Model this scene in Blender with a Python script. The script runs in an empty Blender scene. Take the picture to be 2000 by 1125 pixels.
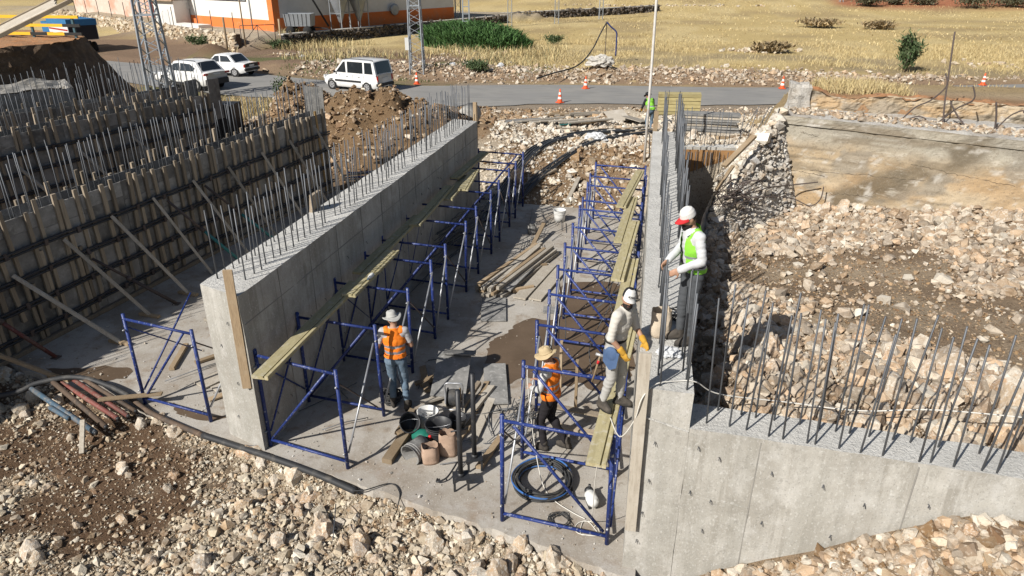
import bpy, bmesh, math, random
import numpy as np
from mathutils import Vector, Matrix, noise as mnoise
R = math.radians
rng = np.random.default_rng(7)
random.seed(7)
sc = bpy.context.scene
COL = sc.collection
# ------------------------------------------------------------------ camera
cam_d = bpy.data.cameras.new('camera'); cam_d.sensor_width = 36.0; cam_d.lens = 24.77
cam_d.clip_start = 0.1; cam_d.clip_end = 3000
cam = bpy.data.objects.new('camera', cam_d); COL.objects.link(cam)
cam.location = (0.0, 0.0, 7.0); cam.rotation_euler = (R(90 - 24.62), 0, R(11.393))
sc.camera = cam
# ------------------------------------------------------------------ sky and sun
SUN_EL, SUN_AZ = 37.5, 34.0          # shadows run towards +Y and 34 deg to the right
w = bpy.data.worlds.new('World'); sc.world = w; w.use_nodes = True
wn = w.node_tree.nodes; wl = w.node_tree.links
sky = wn.new('ShaderNodeTexSky'); sky.sky_type = 'NISHITA'; sky.sun_disc = False
sky.sun_elevation = R(SUN_EL); sky.sun_rotation = R(180 + SUN_AZ)
sky.air_density = 1.0; sky.dust_density = 1.2; sky.ozone_density = 1.0
wl.new(sky.outputs[0], wn['Background'].inputs[0]); wn['Background'].inputs[1].default_value = 0.056
sd = bpy.data.lights.new('sun', 'SUN'); sd.energy = 5.0; sd.angle = R(0.53); sd.color = (1.0, 0.955, 0.885)
sun = bpy.data.objects.new('sun', sd); COL.objects.link(sun)
_d = Vector((math.sin(R(SUN_AZ)) * math.cos(R(SUN_EL)), math.cos(R(SUN_AZ)) * math.cos(R(SUN_EL)), -math.sin(R(SUN_EL))))
sun.rotation_euler = _d.to_track_quat('-Z', 'Y').to_euler()
sun.location = (-20, -30, 40)
sc.view_settings.view_transform = 'Standard'; sc.view_settings.look = 'None'
sc.view_settings.exposure = 0.42; sc.view_settings.gamma = 1.0
sc.render.engine = 'CYCLES'
sc.cycles.max_bounces = 6; sc.cycles.diffuse_bounces = 3; sc.cycles.glossy_bounces = 2; sc.cycles.transmission_bounces = 3
sc.cycles.transparent_max_bounces = 6

# ------------------------------------------------------------------ helpers
def setp(o, label=None, cat=None, group=None, kind=None):
    if label: o['label'] = label
    if cat: o['category'] = cat; o['kind'] = 'thing'
    if group: o['group'] = group
    if kind: o['kind'] = kind
    return o

def empty(name, loc=(0, 0, 0), rz=0.0, label=None, cat=None, group=None):
    o = bpy.data.objects.new(name, None); COL.objects.link(o)
    o.location = loc; o.rotation_euler = (0, 0, rz); o.empty_display_size = 0.1
    return setp(o, label, cat, group)

def link(name, me, parent=None, loc=None, rot=None, scale=None):
    o = bpy.data.objects.new(name, me); COL.objects.link(o)
    if parent is not None: o.parent = parent
    if loc is not None: o.location = loc
    if rot is not None: o.rotation_euler = rot
    if scale is not None: o.scale = scale
    return o

def copy_tree(o, parent=None):
    c = o.copy(); COL.objects.link(c); c.parent = parent
    for ch in list(o.children): copy_tree(ch, c)
    return c

def fast_mesh(name, V, Fc, mats=(), smooth=False, col=None, mi=None):
    """V (n,3), Fc (m,3) or (m,4) arrays; col (n,3) point colours"""
    V = np.asarray(V, np.float32); Fc = np.asarray(Fc, np.int32)
    me = bpy.data.meshes.new(name); k = Fc.shape[1]
    me.vertices.add(len(V)); me.vertices.foreach_set('co', V.ravel())
    me.loops.add(Fc.size); me.loops.foreach_set('vertex_index', Fc.ravel())
    me.polygons.add(len(Fc)); me.polygons.foreach_set('loop_start', np.arange(0, Fc.size, k, dtype=np.int32))
    try: me.polygons.foreach_set('loop_total', np.full(len(Fc), k, np.int32))
    except Exception: pass
    me.polygons.foreach_set('use_smooth', np.full(len(Fc), smooth, bool))
    for m in mats: me.materials.append(m)
    if mi is not None: me.polygons.foreach_set('material_index', np.asarray(mi, np.int32))
    if col is not None:
        a = me.attributes.new('Col', 'FLOAT_COLOR', 'POINT')
        c4 = np.ones((len(V), 4), np.float32); c4[:, :3] = col; a.data.foreach_set('color', c4.ravel())
    me.update(); me.validate(); return me

class MB:
    def __init__(s): s.v = []; s.f = []; s.m = []; s.s = []; s.cm = 0; s.cs = False
    def add(s, vs, fs):
        n = len(s.v); s.v += [tuple(p) for p in vs]
        for f in fs: s.f.append(tuple(n + i for i in f)); s.m.append(s.cm); s.s.append(s.cs)
        return s
    def box(s, c, size, M=None):
        x, y, z = size[0] / 2, size[1] / 2, size[2] / 2
        vs = [Vector((a * x, b * y, d * z)) for a in (-1, 1) for b in (-1, 1) for d in (-1, 1)]
        if M is not None: vs = [M @ p for p in vs]
        vs = [p + Vector(c) for p in vs]
        return s.add(vs, [(0, 1, 3, 2), (4, 6, 7, 5), (0, 4, 5, 1), (2, 3, 7, 6), (0, 2, 6, 4), (1, 5, 7, 3)])
    def beam(s, p0, p1, wd, th, up=(0, 0, 1), ch=0.12, roll=0.0):
        """bar of width wd (side) and thickness th (up) with chamfered edges"""
        p0 = Vector(p0); p1 = Vector(p1); d = (p1 - p0).normalized()
        sd = d.cross(Vector(up));
        if sd.length < 1e-4: sd = d.cross(Vector((1, 0, 0)))
        sd.normalize(); u = sd.cross(d).normalized()
        if roll: q = Matrix.Rotation(roll, 3, d); sd = q @ sd; u = q @ u
        a, b = wd / 2, th / 2; c = min(a, b) * ch
        prof = [(-a + c, -b), (a - c, -b), (a, -b + c), (a, b - c), (a - c, b), (-a + c, b), (-a, b - c), (-a, -b + c)]
        vs = [p0 + sd * x + u * y for x, y in prof] + [p1 + sd * x + u * y for x, y in prof]
        return s.add(vs, [(i, (i + 1) % 8, 8 + (i + 1) % 8, 8 + i) for i in range(8)] + [tuple(range(7, -1, -1)), tuple(range(8, 16))])
    def tube(s, pts, r, n=8, caps=True):
        pts = [Vector(p) for p in pts]; rs = r if isinstance(r, (list, tuple)) else [r] * len(pts)
        vs = []; prev = None
        for i, p in enumerate(pts):
            d = (pts[min(i + 1, len(pts) - 1)] - pts[max(i - 1, 0)])
            d = d.normalized() if d.length > 1e-9 else Vector((0, 0, 1))
            if prev is None:
                a = d.cross(Vector((0, 0, 1)))
                if a.length < 1e-3: a = d.cross(Vector((1, 0, 0)))
            else:
                a = prev - d * prev.dot(d)
                if a.length < 1e-6: a = d.cross(Vector((0, 0, 1)))
            a.normalize(); prev = a; b = d.cross(a)
            for k in range(n):
                t = 2 * math.pi * k / n; vs.append(p + (a * math.cos(t) + b * math.sin(t)) * rs[i])
        fs = []
        for i in range(len(pts) - 1):
            for k in range(n): fs.append((i * n + k, i * n + (k + 1) % n, (i + 1) * n + (k + 1) % n, (i + 1) * n + k))
        if caps:
            fs.append(tuple(range(n - 1, -1, -1))); L = (len(pts) - 1) * n; fs.append(tuple(range(L, L + n)))
        return s.add(vs, fs)
    def lathe(s, prof, c=(0, 0, 0), n=24, M=None, closed=False, sx=1.0, sy=1.0):
        vs = []
        for (r, z) in prof:
            for k in range(n):
                t = 2 * math.pi * k / n; p = Vector((r * math.cos(t) * sx, r * math.sin(t) * sy, z))
                if M is not None: p = M @ p
                vs.append(p + Vector(c))
        fs = [(i * n + k, i * n + (k + 1) % n, (i + 1) * n + (k + 1) % n, (i + 1) * n + k) for i in range(len(prof) - 1) for k in range(n)]
        if closed:
            fs.append(tuple(range(n - 1, -1, -1))); L = (len(prof) - 1) * n; fs.append(tuple(range(L, L + n)))
        return s.add(vs, fs)
    def prism(s, poly, z0, z1):
        n = len(poly)
        vs = [(x, y, z0) for x, y in poly] + [(x, y, z1) for x, y in poly]
        return s.add(vs, [tuple(range(n - 1, -1, -1)), tuple(range(n, 2 * n))] + [(i, (i + 1) % n, n + (i + 1) % n, n + i) for i in range(n)])
    def mesh(s, name, mats):
        if not isinstance(mats, (list, tuple)): mats = [mats]
        me = bpy.data.meshes.new(name); me.from_pydata([tuple(p) for p in s.v], [], s.f)
        for m in mats: me.materials.append(m)
        me.polygons.foreach_set('material_index', s.m); me.polygons.foreach_set('use_smooth', s.s); me.update(); return me
    def build(s, name, mats, parent=None, **k): return link(name, s.mesh(name, mats), parent, **k)

def catmull(P, n=8):
    P = [Vector(p) for p in P]; out = []
    for i in range(len(P) - 1):
        a = P[max(i - 1, 0)]; b = P[i]; c = P[i + 1]; d = P[min(i + 2, len(P) - 1)]
        for k in range(n):
            t = k / n; out.append(0.5 * ((2 * b) + (c - a) * t + (2 * a - 5 * b + 4 * c - d) * t * t + (3 * b - a - 3 * c + d) * t ** 3))
    out.append(P[-1]); return out

# value noise for numpy
_perm = np.random.default_rng(3).random((256, 256))
def vnoise(x, y, seed=0):
    x = np.asarray(x, float) + seed * 17.31; y = np.asarray(y, float) + seed * 9.77
    xi = np.floor(x).astype(int); yi = np.floor(y).astype(int); fx = x - xi; fy = y - yi
    fx = fx * fx * (3 - 2 * fx); fy = fy * fy * (3 - 2 * fy)
    g = lambda a, b: _perm[a % 256, b % 256]
    return (g(xi, yi) * (1 - fx) + g(xi + 1, yi) * fx) * (1 - fy) + (g(xi, yi + 1) * (1 - fx) + g(xi + 1, yi + 1) * fx) * fy
def fbm(x, y, sc_=1.0, o=4, seed=0):
    s = 0; a = .5; f = sc_; t = 0
    for i in range(o): s = s + a * vnoise(np.asarray(x) * f, np.asarray(y) * f, seed + i); t += a; a *= .5; f *= 2.03
    return s / t
def sstep(a, b, x):
    t = np.clip((np.asarray(x, float) - a) / (b - a), 0, 1); return t * t * (3 - 2 * t)

# ------------------------------------------------------------------ materials
def _nt(name):
    m = bpy.data.materials.new(name); m.use_nodes = True; nt = m.node_tree
    return m, nt, nt.nodes['Principled BSDF']
def c4(c): return (c[0], c[1], c[2], 1.0)
def pmat(name, base, layers=(), rough=0.85, bump=(), metal=0.0, rand=0.0, huejit=0.0, coord='Object', stretch=(1, 1, 1), attr=None, spec=0.3, ramp=None, coat=0.0, zgrad=None):
    """base colour; layers: (scale, colour, lo, hi, amount[, stretch]); bump: list of (scale, strength, distance)"""
    m, nt, b = _nt(name); N = nt.nodes; L = nt.links
    tc = N.new('ShaderNodeTexCoord'); src = tc.outputs[coord]
    oi = None
    if rand or ramp:
        oi = N.new('ShaderNodeObjectInfo')
        off = N.new('ShaderNodeVectorMath'); off.operation = 'MULTIPLY_ADD'
        cmb = N.new('ShaderNodeCombineXYZ')
        for i in range(3): L.new(oi.outputs['Random'], cmb.inputs[i])
        L.new(cmb.outputs[0], off.inputs[0]); off.inputs[1].default_value = (37, 53, 71); L.new(src, off.inputs[2]); src = off.outputs[0]
    def mapped(st):
        if st == (1, 1, 1): return src
        mp = N.new('ShaderNodeMapping'); mp.inputs['Scale'].default_value = st; L.new(src, mp.inputs[0]); return mp.outputs[0]
    if attr:
        at = N.new('ShaderNodeAttribute'); at.attribute_name = attr; colr = at.outputs['Color']
    elif ramp:
        rp = N.new('ShaderNodeValToRGB'); rp.color_ramp.interpolation = 'LINEAR'
        els = rp.color_ramp.elements
        while len(els) < len(ramp): els.new(0.5)
        for i, c in enumerate(ramp): els[i].position = i / (len(ramp) - 1); els[i].color = c4(c)
        L.new(oi.outputs['Random'], rp.inputs[0]); colr = rp.outputs[0]
    else:
        rgb = N.new('ShaderNodeRGB'); rgb.outputs[0].default_value = c4(base); colr = rgb.outputs[0]
    for ly in layers:
        scl, c, lo, hi, amt = ly[:5]; st = ly[5] if len(ly) > 5 else stretch
        nz = N.new('ShaderNodeTexNoise'); nz.inputs['Scale'].default_value = scl; nz.inputs['Detail'].default_value = 5; nz.inputs['Roughness'].default_value = 0.6
        L.new(mapped(st), nz.inputs['Vector'])
        mr = N.new('ShaderNodeMapRange'); mr.inputs[1].default_value = lo; mr.inputs[2].default_value = hi; mr.inputs[3].default_value = 0; mr.inputs[4].default_value = amt
        L.new(nz.outputs['Fac'], mr.inputs[0])
        mx = N.new('ShaderNodeMix'); mx.data_type = 'RGBA'; mx.blend_type = 'MIX' if c != 'mul' else 'MULTIPLY'
        L.new(mr.outputs[0], mx.inputs[0]); L.new(colr, mx.inputs[6])
        mx.inputs[7].default_value = c4(c); colr = mx.outputs[2]
    if zgrad:
        z0, z1, zc, amt = zgrad; sp = N.new('ShaderNodeSeparateXYZ'); L.new(src, sp.inputs[0]); nz = N.new('ShaderNodeTexNoise'); nz.inputs['Scale'].default_value = 1.1; nz.inputs['Detail'].default_value = 5; L.new(src, nz.inputs['Vector'])
        ma = N.new('ShaderNodeMath'); ma.operation = 'MULTIPLY_ADD'; L.new(nz.outputs['Fac'], ma.inputs[0]); ma.inputs[1].default_value = 1.6; L.new(sp.outputs[2], ma.inputs[2])
        mr = N.new('ShaderNodeMapRange'); mr.inputs[1].default_value = z0 + .8; mr.inputs[2].default_value = z1 + .8; mr.inputs[4].default_value = amt; L.new(ma.outputs[0], mr.inputs[0])
        mx = N.new('ShaderNodeMix'); mx.data_type = 'RGBA'; L.new(mr.outputs[0], mx.inputs[0]); L.new(colr, mx.inputs[6]); mx.inputs[7].default_value = c4(zc); colr = mx.outputs[2]
    if rand:
        hs = N.new('ShaderNodeHueSaturation'); mr = N.new('ShaderNodeMapRange'); mr.inputs[3].default_value = 1 - rand; mr.inputs[4].default_value = 1 + rand
        L.new(oi.outputs['Random'], mr.inputs[0]); L.new(mr.outputs[0], hs.inputs['Value']); L.new(colr, hs.inputs['Color']); colr = hs.outputs[0]
    L.new(colr, b.inputs['Base Color'])
    b.inputs['Roughness'].default_value = rough; b.inputs['Metallic'].default_value = metal
    b.inputs['Specular IOR Level'].default_value = spec
    if coat: b.inputs['Coat Weight'].default_value = coat; b.inputs['Coat Roughness'].default_value = 0.08
    prev = None
    for bs in bump:
        scl, strn, dist = bs[:3]; st = bs[3] if len(bs) > 3 else (1, 1, 1)
        nz = N.new('ShaderNodeTexNoise'); nz.inputs['Scale'].default_value = scl; nz.inputs['Detail'].default_value = 6; nz.inputs['Roughness'].default_value = 0.65
        L.new(mapped(st), nz.inputs['Vector'])
        bp = N.new('ShaderNodeBump'); bp.inputs['Strength'].default_value = strn; bp.inputs['Distance'].default_value = dist
        L.new(nz.outputs['Fac'], bp.inputs['Height'])
        if prev: L.new(prev, bp.inputs['Normal'])
        prev = bp.outputs[0]
    if prev: L.new(prev, b.inputs['Normal'])
    return m

M = {}
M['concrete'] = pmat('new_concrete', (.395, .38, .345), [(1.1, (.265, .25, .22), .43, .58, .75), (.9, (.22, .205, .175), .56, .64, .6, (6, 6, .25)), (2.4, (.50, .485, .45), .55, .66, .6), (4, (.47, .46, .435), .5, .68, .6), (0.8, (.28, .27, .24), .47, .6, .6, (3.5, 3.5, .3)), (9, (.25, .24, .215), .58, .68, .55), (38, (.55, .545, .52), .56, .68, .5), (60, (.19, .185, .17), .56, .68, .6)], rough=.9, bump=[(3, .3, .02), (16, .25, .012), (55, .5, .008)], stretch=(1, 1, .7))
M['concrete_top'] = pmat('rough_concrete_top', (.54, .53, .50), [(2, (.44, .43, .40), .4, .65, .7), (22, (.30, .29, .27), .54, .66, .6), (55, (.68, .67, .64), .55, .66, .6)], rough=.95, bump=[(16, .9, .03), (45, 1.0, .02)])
M['slab'] = pmat('slab_concrete', (.365, .34, .30), [(0.5, (.25, .215, .175), .43, .58, .8), (1.8, (.23, .175, .125), .56, .66, .7), (2.3, (.37, .35, .325), .5, .7, .6), (5, (.19, .155, .12), .56, .70, .65), (1.2, (.44, .42, .39), .55, .68, .6), (28, (.48, .46, .43), .56, .68, .45), (45, (.17, .15, .13), .56, .68, .6)], rough=.92, bump=[(5, .35, .02), (50, .6, .008)])
M['mud'] = pmat('wet_mud', (.115, .08, .052), [(1.4, (.085, .058, .036), .4, .65, .8), (12, (.16, .12, .08), .58, .75, .5)], rough=.62, bump=[(10, .3, .012)], spec=.4)
M['oldconc'] = pmat('old_concrete', (.34, .265, .175), [(0.55, (.25, .205, .145), .42, .58, .8), (0.7, (.38, .245, .125), .5, .62, .65, (.5, .5, 2.4)), (.38, (.13, .11, .08), .52, .60, .85, (.8, .8, 1.2)), (2.2, (.19, .16, .12), .55, .66, .55, (.6, .6, 1.8)), (3.5, (.46, .42, .35), .55, .67, .75, (.6, .6, 2.6)), (11, (.56, .53, .47), .60, .70, .6), (24, (.15, .125, .09), .57, .68, .65), (60, (.6, .56, .5), .60, .70, .5)], rough=.95, bump=[(1.3, .35, .04, (.5, .5, 2)), (9, .45, .02), (45, .7, .012)], zgrad=(2.35, 3.0, (.31, .29, .245), .6))
M['oldface'] = pmat('old_concrete_face', (.34, .265, .175), [(3.5, (.46, .42, .35), .58, .68, .6, (.6, .6, 1.8)), (9, (.20, .165, .12), .56, .67, .5), (24, (.15, .125, .09), .57, .68, .6), (55, (.56, .52, .46), .60, .70, .5)], rough=.95, bump=[(1.3, .4, .04, (.5, .5, 2)), (9, .5, .025), (45, .8, .014)], attr='Col')
M['brokenconc'] = pmat('broken_concrete', (.43, .41, .375), [(1.6, (.34, .30, .25), .45, .6, .75), (9, (.53, .515, .485), .5, .66, .7), (26, (.24, .215, .18), .55, .67, .65)], rough=.97, bump=[(6, .7, .05), (24, .8, .025)])
M['asphalt'] = pmat('asphalt', (.215, .21, .20), [(0.35, (.26, .25, .23), .42, .62, .7), (2, (.12, .116, .108), .5, .7, .4, (.3, 1.5, 1)), (60, (.22, .21, .2), .6, .75, .5)], rough=.93, bump=[(70, .3, .006)])
M['ground'] = pmat('ground', (.2, .14, .09), [(1.2, (.12, .08, .05), .5, .75, .25), (7, (.3, .24, .17), .58, .74, .3), (14, (.075, .05, .032), .54, .66, .5), (40, (.09, .065, .045), .54, .66, .55), (70, (.48, .42, .33), .62, .70, .6)], rough=1.0, bump=[(5, .6, .06), (18, .8, .04), (45, 1.0, .025)], attr='Col', spec=.1)
M['rock'] = pmat('rock', (.4, .36, .3), [(6, (.23, .155, .092), .50, .64, .65), (22, (.58, .52, .43), .54, .67, .5), (50, (.15, .12, .09), .58, .70, .5)], rough=.96, bump=[(22, .6, .02), (80, .5, .008)], attr='Col', spec=.15)
M['stone'] = pmat('loose_stone', (.4, .36, .3), [(2.2, (.38, .24, .13), .52, .64, .6), (5, (.66, .63, .57), .50, .64, .65), (9, (.22, .165, .115), .55, .67, .6), (20, (.14, .11, .085), .58, .70, .5)], rough=.96, bump=[(3.0, .8, .022), (11, .8, .009)], spec=.15,
   ramp=[(.47, .40, .305), (.38, .31, .23), (.52, .465, .385), (.43, .325, .22), (.30, .25, .195), (.48, .42, .33), (.41, .275, .17), (.55, .50, .42), (.36, .30, .235)])
M['rebar'] = pmat('rebar_steel', (.10, .107, .118), [(30, (.10, .075, .055), .55, .7, .45)], rough=.55, metal=.35, rand=.25, spec=.4)
M['oldrebar'] = pmat('old_rebar', (.075, .06, .055), [(30, (.13, .085, .06), .5, .7, .5)], rough=.8, rand=.2)
M['wood'] = pmat('weathered_wood', (.29, .215, .135), [(7, (.2, .145, .09), .45, .65, .7, (9, 9, 1)), (2, (.36, .3, .22), .5, .7, .6), (25, (.13, .1, .07), .6, .72, .5, (6, 6, 1))], rough=.88, bump=[(18, .35, .006, (6, 6, .7))], rand=.28)
M['woodgrey'] = pmat('grey_wood', (.36, .325, .27), [(5, (.26, .225, .18), .45, .65, .7, (6, 6, .8)), (3, (.45, .42, .37), .5, .7, .6), (25, (.18, .15, .12), .58, .72, .5)], rough=.92, bump=[(14, .35, .008, (5, 5, .7))], rand=.22)
M['woodnew'] = pmat('yellow_formwork_wood', (.34, .225, .10), [(6, (.27, .17, .07), .45, .65, .7, (8, 8, 1)), (3, (.5, .36, .17), .5, .7, .4)], rough=.8, rand=.12)
M['batten'] = pmat('batten_timber', (.26, .215, .16), [(7, (.17, .135, .10), .45, .65, .7, (8, 8, .8)), (2.2, (.36, .30, .225), .5, .7, .5), (20, (.13, .1, .07), .6, .72, .5)], rough=.9, bump=[(16, .3, .006, (5, 5, .6))], rand=.35)
M['waler'] = pmat('dark_waler', (.035, .036, .04), [(20, (.09, .07, .06), .55, .68, .6)], rough=.6)
M['joint'] = pmat('joint_stain', (.24, .23, .21), rough=.95)
M['ply'] = pmat('formwork_ply', (.23, .222, .21), [(2.2, (.10, .095, .085), .42, .62, .7), (5, (.33, .32, .30), .52, .68, .65), (30, (.08, .07, .06), .58, .72, .5)], rough=.9, bump=[(12, .3, .01)], rand=.3)
M['plysheet'] = pmat('cement_stained_sheet', (.22, .215, .205), [(4, (.13, .13, .125), .42, .6, .7), (14, (.36, .355, .34), .55, .7, .7)], rough=.9, bump=[(20, .3, .008)], rand=.3)
M['brownply'] = pmat('brown_ply', (.30, .165, .07), [(1.5, (.2, .105, .04), .42, .62, .8), (8, (.42, .27, .14), .55, .72, .6)], rough=.85, bump=[(10, .3, .01)])
M['plank'] = pmat('plank_board', (.38, .335, .195), [(4, (.29, .25, .14), .45, .62, .7, (5, 1, 5)), (9, (.45, .42, .33), .54, .66, .65), (30, (.2, .175, .11), .57, .69, .55)], rough=.75, rand=.12, bump=[(20, .2, .004)])
M['blue'] = pmat('blue_scaffold_paint', (.013, .028, .135), [(14, (.025, .06, .24), .5, .7, .5), (22, (.40, .43, .48), .58, .68, .6), (9, (.01, .016, .06), .58, .72, .5)], rough=.48, rand=.12, spec=.4)
M['galv'] = pmat('galvanised_steel', (.42, .43, .45), [(12, (.3, .3, .31), .45, .65, .5)], rough=.45, metal=.6, rand=.15)
M['blacksteel'] = pmat('black_steel', (.022, .023, .026), [(18, (.07, .065, .06), .56, .7, .6)], rough=.5, spec=.45)
M['blackplastic'] = pmat('black_plastic', (.026, .027, .03), [(9, (.16, .15, .135), .56, .72, .6)], rough=.5, spec=.4)
M['hose'] = pmat('black_hose', (.03, .031, .033), [(6, (.12, .11, .095), .5, .72, .65)], rough=.6, rand=.2)
M['hosebrown'] = pmat('muddy_pipe', (.10, .07, .05), [(3, (.05, .045, .04), .48, .6, .7), (8, (.19, .14, .1), .55, .7, .5)], rough=.8)
M['white_plastic'] = pmat('white_plastic', (.62, .62, .6), [(7, (.42, .41, .39), .52, .7, .6)], rough=.55)
M['green_plastic'] = pmat('green_plastic', (.015, .13, .095), rough=.4)
M['red_plastic'] = pmat('red_plastic', (.6, .03, .03), rough=.45)
M['paperbag'] = pmat('paper_bag', (.38, .27, .2), [(6, (.3, .2, .145), .45, .65, .6), (14, (.5, .4, .32), .56, .7, .5)], rough=.9, bump=[(12, .4, .015)])
M['sack'] = pmat('woven_sack', (.52, .44, .34), [(6, (.4, .32, .24), .45, .65, .6)], rough=.9, bump=[(60, .4, .006), (8, .5, .03)])
M['redpipe'] = pmat('red_prop_pipe', (.17, .055, .045), [(8, (.15, .10, .08), .46, .62, .8), (20, (.26, .2, .16), .56, .68, .6)], rough=.65, rand=.2)
M['bluepipe'] = pmat('blue_prop_pipe', (.06, .105, .15), [(8, (.15, .14, .13), .46, .62, .8), (20, (.26, .24, .21), .56, .68, .6)], rough=.65)
M['tealpipe'] = pmat('teal_prop_pipe', (.03, .16, .16), [(10, (.12, .15, .14), .5, .68, .5)], rough=.6)
M['orange_cone'] = pmat('cone_orange', (.72, .1, .03), [(8, (.6, .14, .07), .55, .7, .4)], rough=.5)
M['reflect_white'] = pmat('cone_white', (.75, .74, .72), rough=.5)
M['wire'] = pmat('pale_wire', (.6, .58, .53), rough=.6)
# ================================================================== terrain
def yedge(x): return 7.08 - 0.24 * (x + 1.4)
def T(x, y):
    x = np.asarray(x, float); y = np.asarray(y, float)
    n1 = fbm(x, y, .55, 4, 1) - .5; n2 = fbm(x, y, 2.2, 3, 5) - .5
    z = -0.08 + 0.10 * n1
    # foreground rubble
    front = 1 - sstep(-.1, .25, y - yedge(np.minimum(x, 0.2)))
    zf = -0.20 + .34 * n1 + .10 * n2 + .10 * sstep(7, 4, y); ed = yedge(np.minimum(x, .2)) - y; zf = zf + (-.075 - zf) * np.exp(-(np.maximum(ed, 0) / .28) ** 2) * .9
    z = z * (1 - front) + zf * front
    # bed under the slab
    slab = (1 - front) * sstep(-13.3, -12.9, x) * (1 - sstep(.1, .4, x)) * (1 - sstep(21.2, 21.6, y))
    z = z * (1 - slab) - .35 * slab
    # heap against the wing wall
    hp = np.clip(.30 + (x - 1.3) * .60, -.16, 1.75) * (0.62 + .38 * sstep(3.5, 6.6, y)) + .16 * n1 + .08 * n2
    k = sstep(.55, 1.0, x) * (1 - sstep(6.98, 7.12, y)); z = z * (1 - k) + hp * k
    # backfill behind the wing wall, and the ground behind the far wing
    tgt = .93 + (x - 3.66) * .19
    fill = 2.02 * (1 - sstep(7.6, 18.5, y)) + tgt * sstep(7.6, 18.5, y) + .30 * n1 + .12 * n2
    fill = fill - .45 * (1 - sstep(.75, 1.5, x)) * (1 - sstep(14, 16, y))
    fill = np.where(x > 8.5, fill + (x - 8.5) * .12, fill)
    k = sstep(.15, .5, x) * sstep(6.98, 7.15, y) * (1 - sstep(21.55, 21.85, y)); z = z * (1 - k) + fill * k
    xr = 1.48 + (y - 17.3) * .17
    pit = sstep(.15, .4, x) * (1 - sstep(-.18, .12, x - xr)) * sstep(16.7, 17.3, y) * (1 - sstep(21.55, 21.85, y))
    z = z * (1 - pit) - .5 * pit
    bank_r = 2.0 - .75 * sstep(21.7, 27, y) - .75 * sstep(26, 34, y) - .5 * sstep(33, 39, y) + .35 * n1 + .12 * n2 * (y < 38)
    bank_l = 1.0 * sstep(21.0, 25.6, y) * (1 - .35 * sstep(27, 31, y)) * (1 - sstep(31, 36, y)) + (.26 * n1 + .14 * n2) * sstep(21.2, 23, y) * (1 - sstep(36, 39, y))
    bk = sstep(-.5, .6, x) * (1 - sstep(8, 16, x) * .7)
    bank = bank_l * (1 - bk) + bank_r * bk
    k = sstep(21.2, 21.9, y) * sstep(-9, -5.2, x) * (1 - sstep(36, 39.5, y)); z = z * (1 - k) + bank * k
    # old approach embankment behind the parapet
    em = 3.75 * (1 - sstep(23.0, 37, y)) * sstep(20.5, 21.0, y + (x - 4.2) * .2) * sstep(3.9, 4.6, x) + .12 * n2
    z = np.where((y > 19.2) & (x > 3.8), np.maximum(z, em), z)
    # heaps of dug soil
    g = lambda cx, cy, sx, sy, h: h * np.exp(-(((x - cx) / sx) ** 2 + ((y - cy) / sy) ** 2))
    lump = .82 + .55 * n2 + .55 * n1 + .5 * (fbm(x, y, 1.1, 3, 77) - .5)
    heap = (g(-12.3, 28.6, 3.0, 3.0, 2.35) + g(-9.2, 27.4, 2.4, 2.2, 1.65) + g(-16.6, 31.5, 1.7, 2.4, 2.0) + g(-1.1, 34.4, 1.2, 1.0, .75) + g(2.6, 33.5, 2.4, 1.4, .35)) * lump
    k = sstep(21.6, 23.5, y); z = z + heap * k
    # field and hills beyond the road
    rd = y - (44 + .02 * x)
    fieldk = sstep(3.5, 7, rd)
    fz = .05 + .45 * fbm(x, y, .3, 3, 9) * np.exp(-((rd - 6) / 4) ** 2) + .004 * np.maximum(rd, 0) + .5 * (fbm(x, y, .06, 3, 2) - .5)
    far = np.clip((y - 112) / 100, 0, None); fz = fz + np.minimum(far ** 1.6 * 9, 60) + 2.5 * far * (fbm(x, y, .02, 3, 4) - .45)
    z = z * (1 - fieldk) + fz * fieldk
    # raised yard behind the stone walls
    l1 = y - (58.6 - .654 * (x + 36)); l2 = (-33.7 + (y - 62) * .437) - x
    yard = np.where(x < -35, sstep(.3, 1.2, l1), sstep(.3, 1.2, l2) * sstep(61, 63, y)) * (1 - sstep(100, 115, y))
    z = z + 1.05 * yard * np.where(x < -35, 1.0, .8)
    z = z + g(-34, 51.5, 1.6, 1.1, 1.2) + g(-4, 50.4, .8, .7, .5)
    # keep the road flat
    return z

NEAR = [(-60, 50), (-39, 43.4), (-25, 38.6), (-16, 38.3), (-10, 37.6), (-5, 39.7), (6, 41.5), (21, 47.6), (45, 57), (90, 76)]
FAR = [(-60, 60), (-46.6, 52.6), (-31, 48.2), (-23, 45.4), (-16, 44.0), (-6, 46.3), (6.8, 47.8), (23, 52.4), (47, 61.5), (92, 81)]
_na = np.array(NEAR); _fa = np.array(FAR)
def road_k(x, y, pad=.0):
    a = np.interp(x, _na[:, 0], _na[:, 1]); b = np.interp(x, _fa[:, 0], _fa[:, 1])
    return sstep(-1.2, .1, y - a + pad) * sstep(-1.2, .1, b - y + pad)
def TZ(x, y):
    z = T(x, y); k = road_k(x, y, .3); return z * (1 - k) + (-.03) * k

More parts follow.
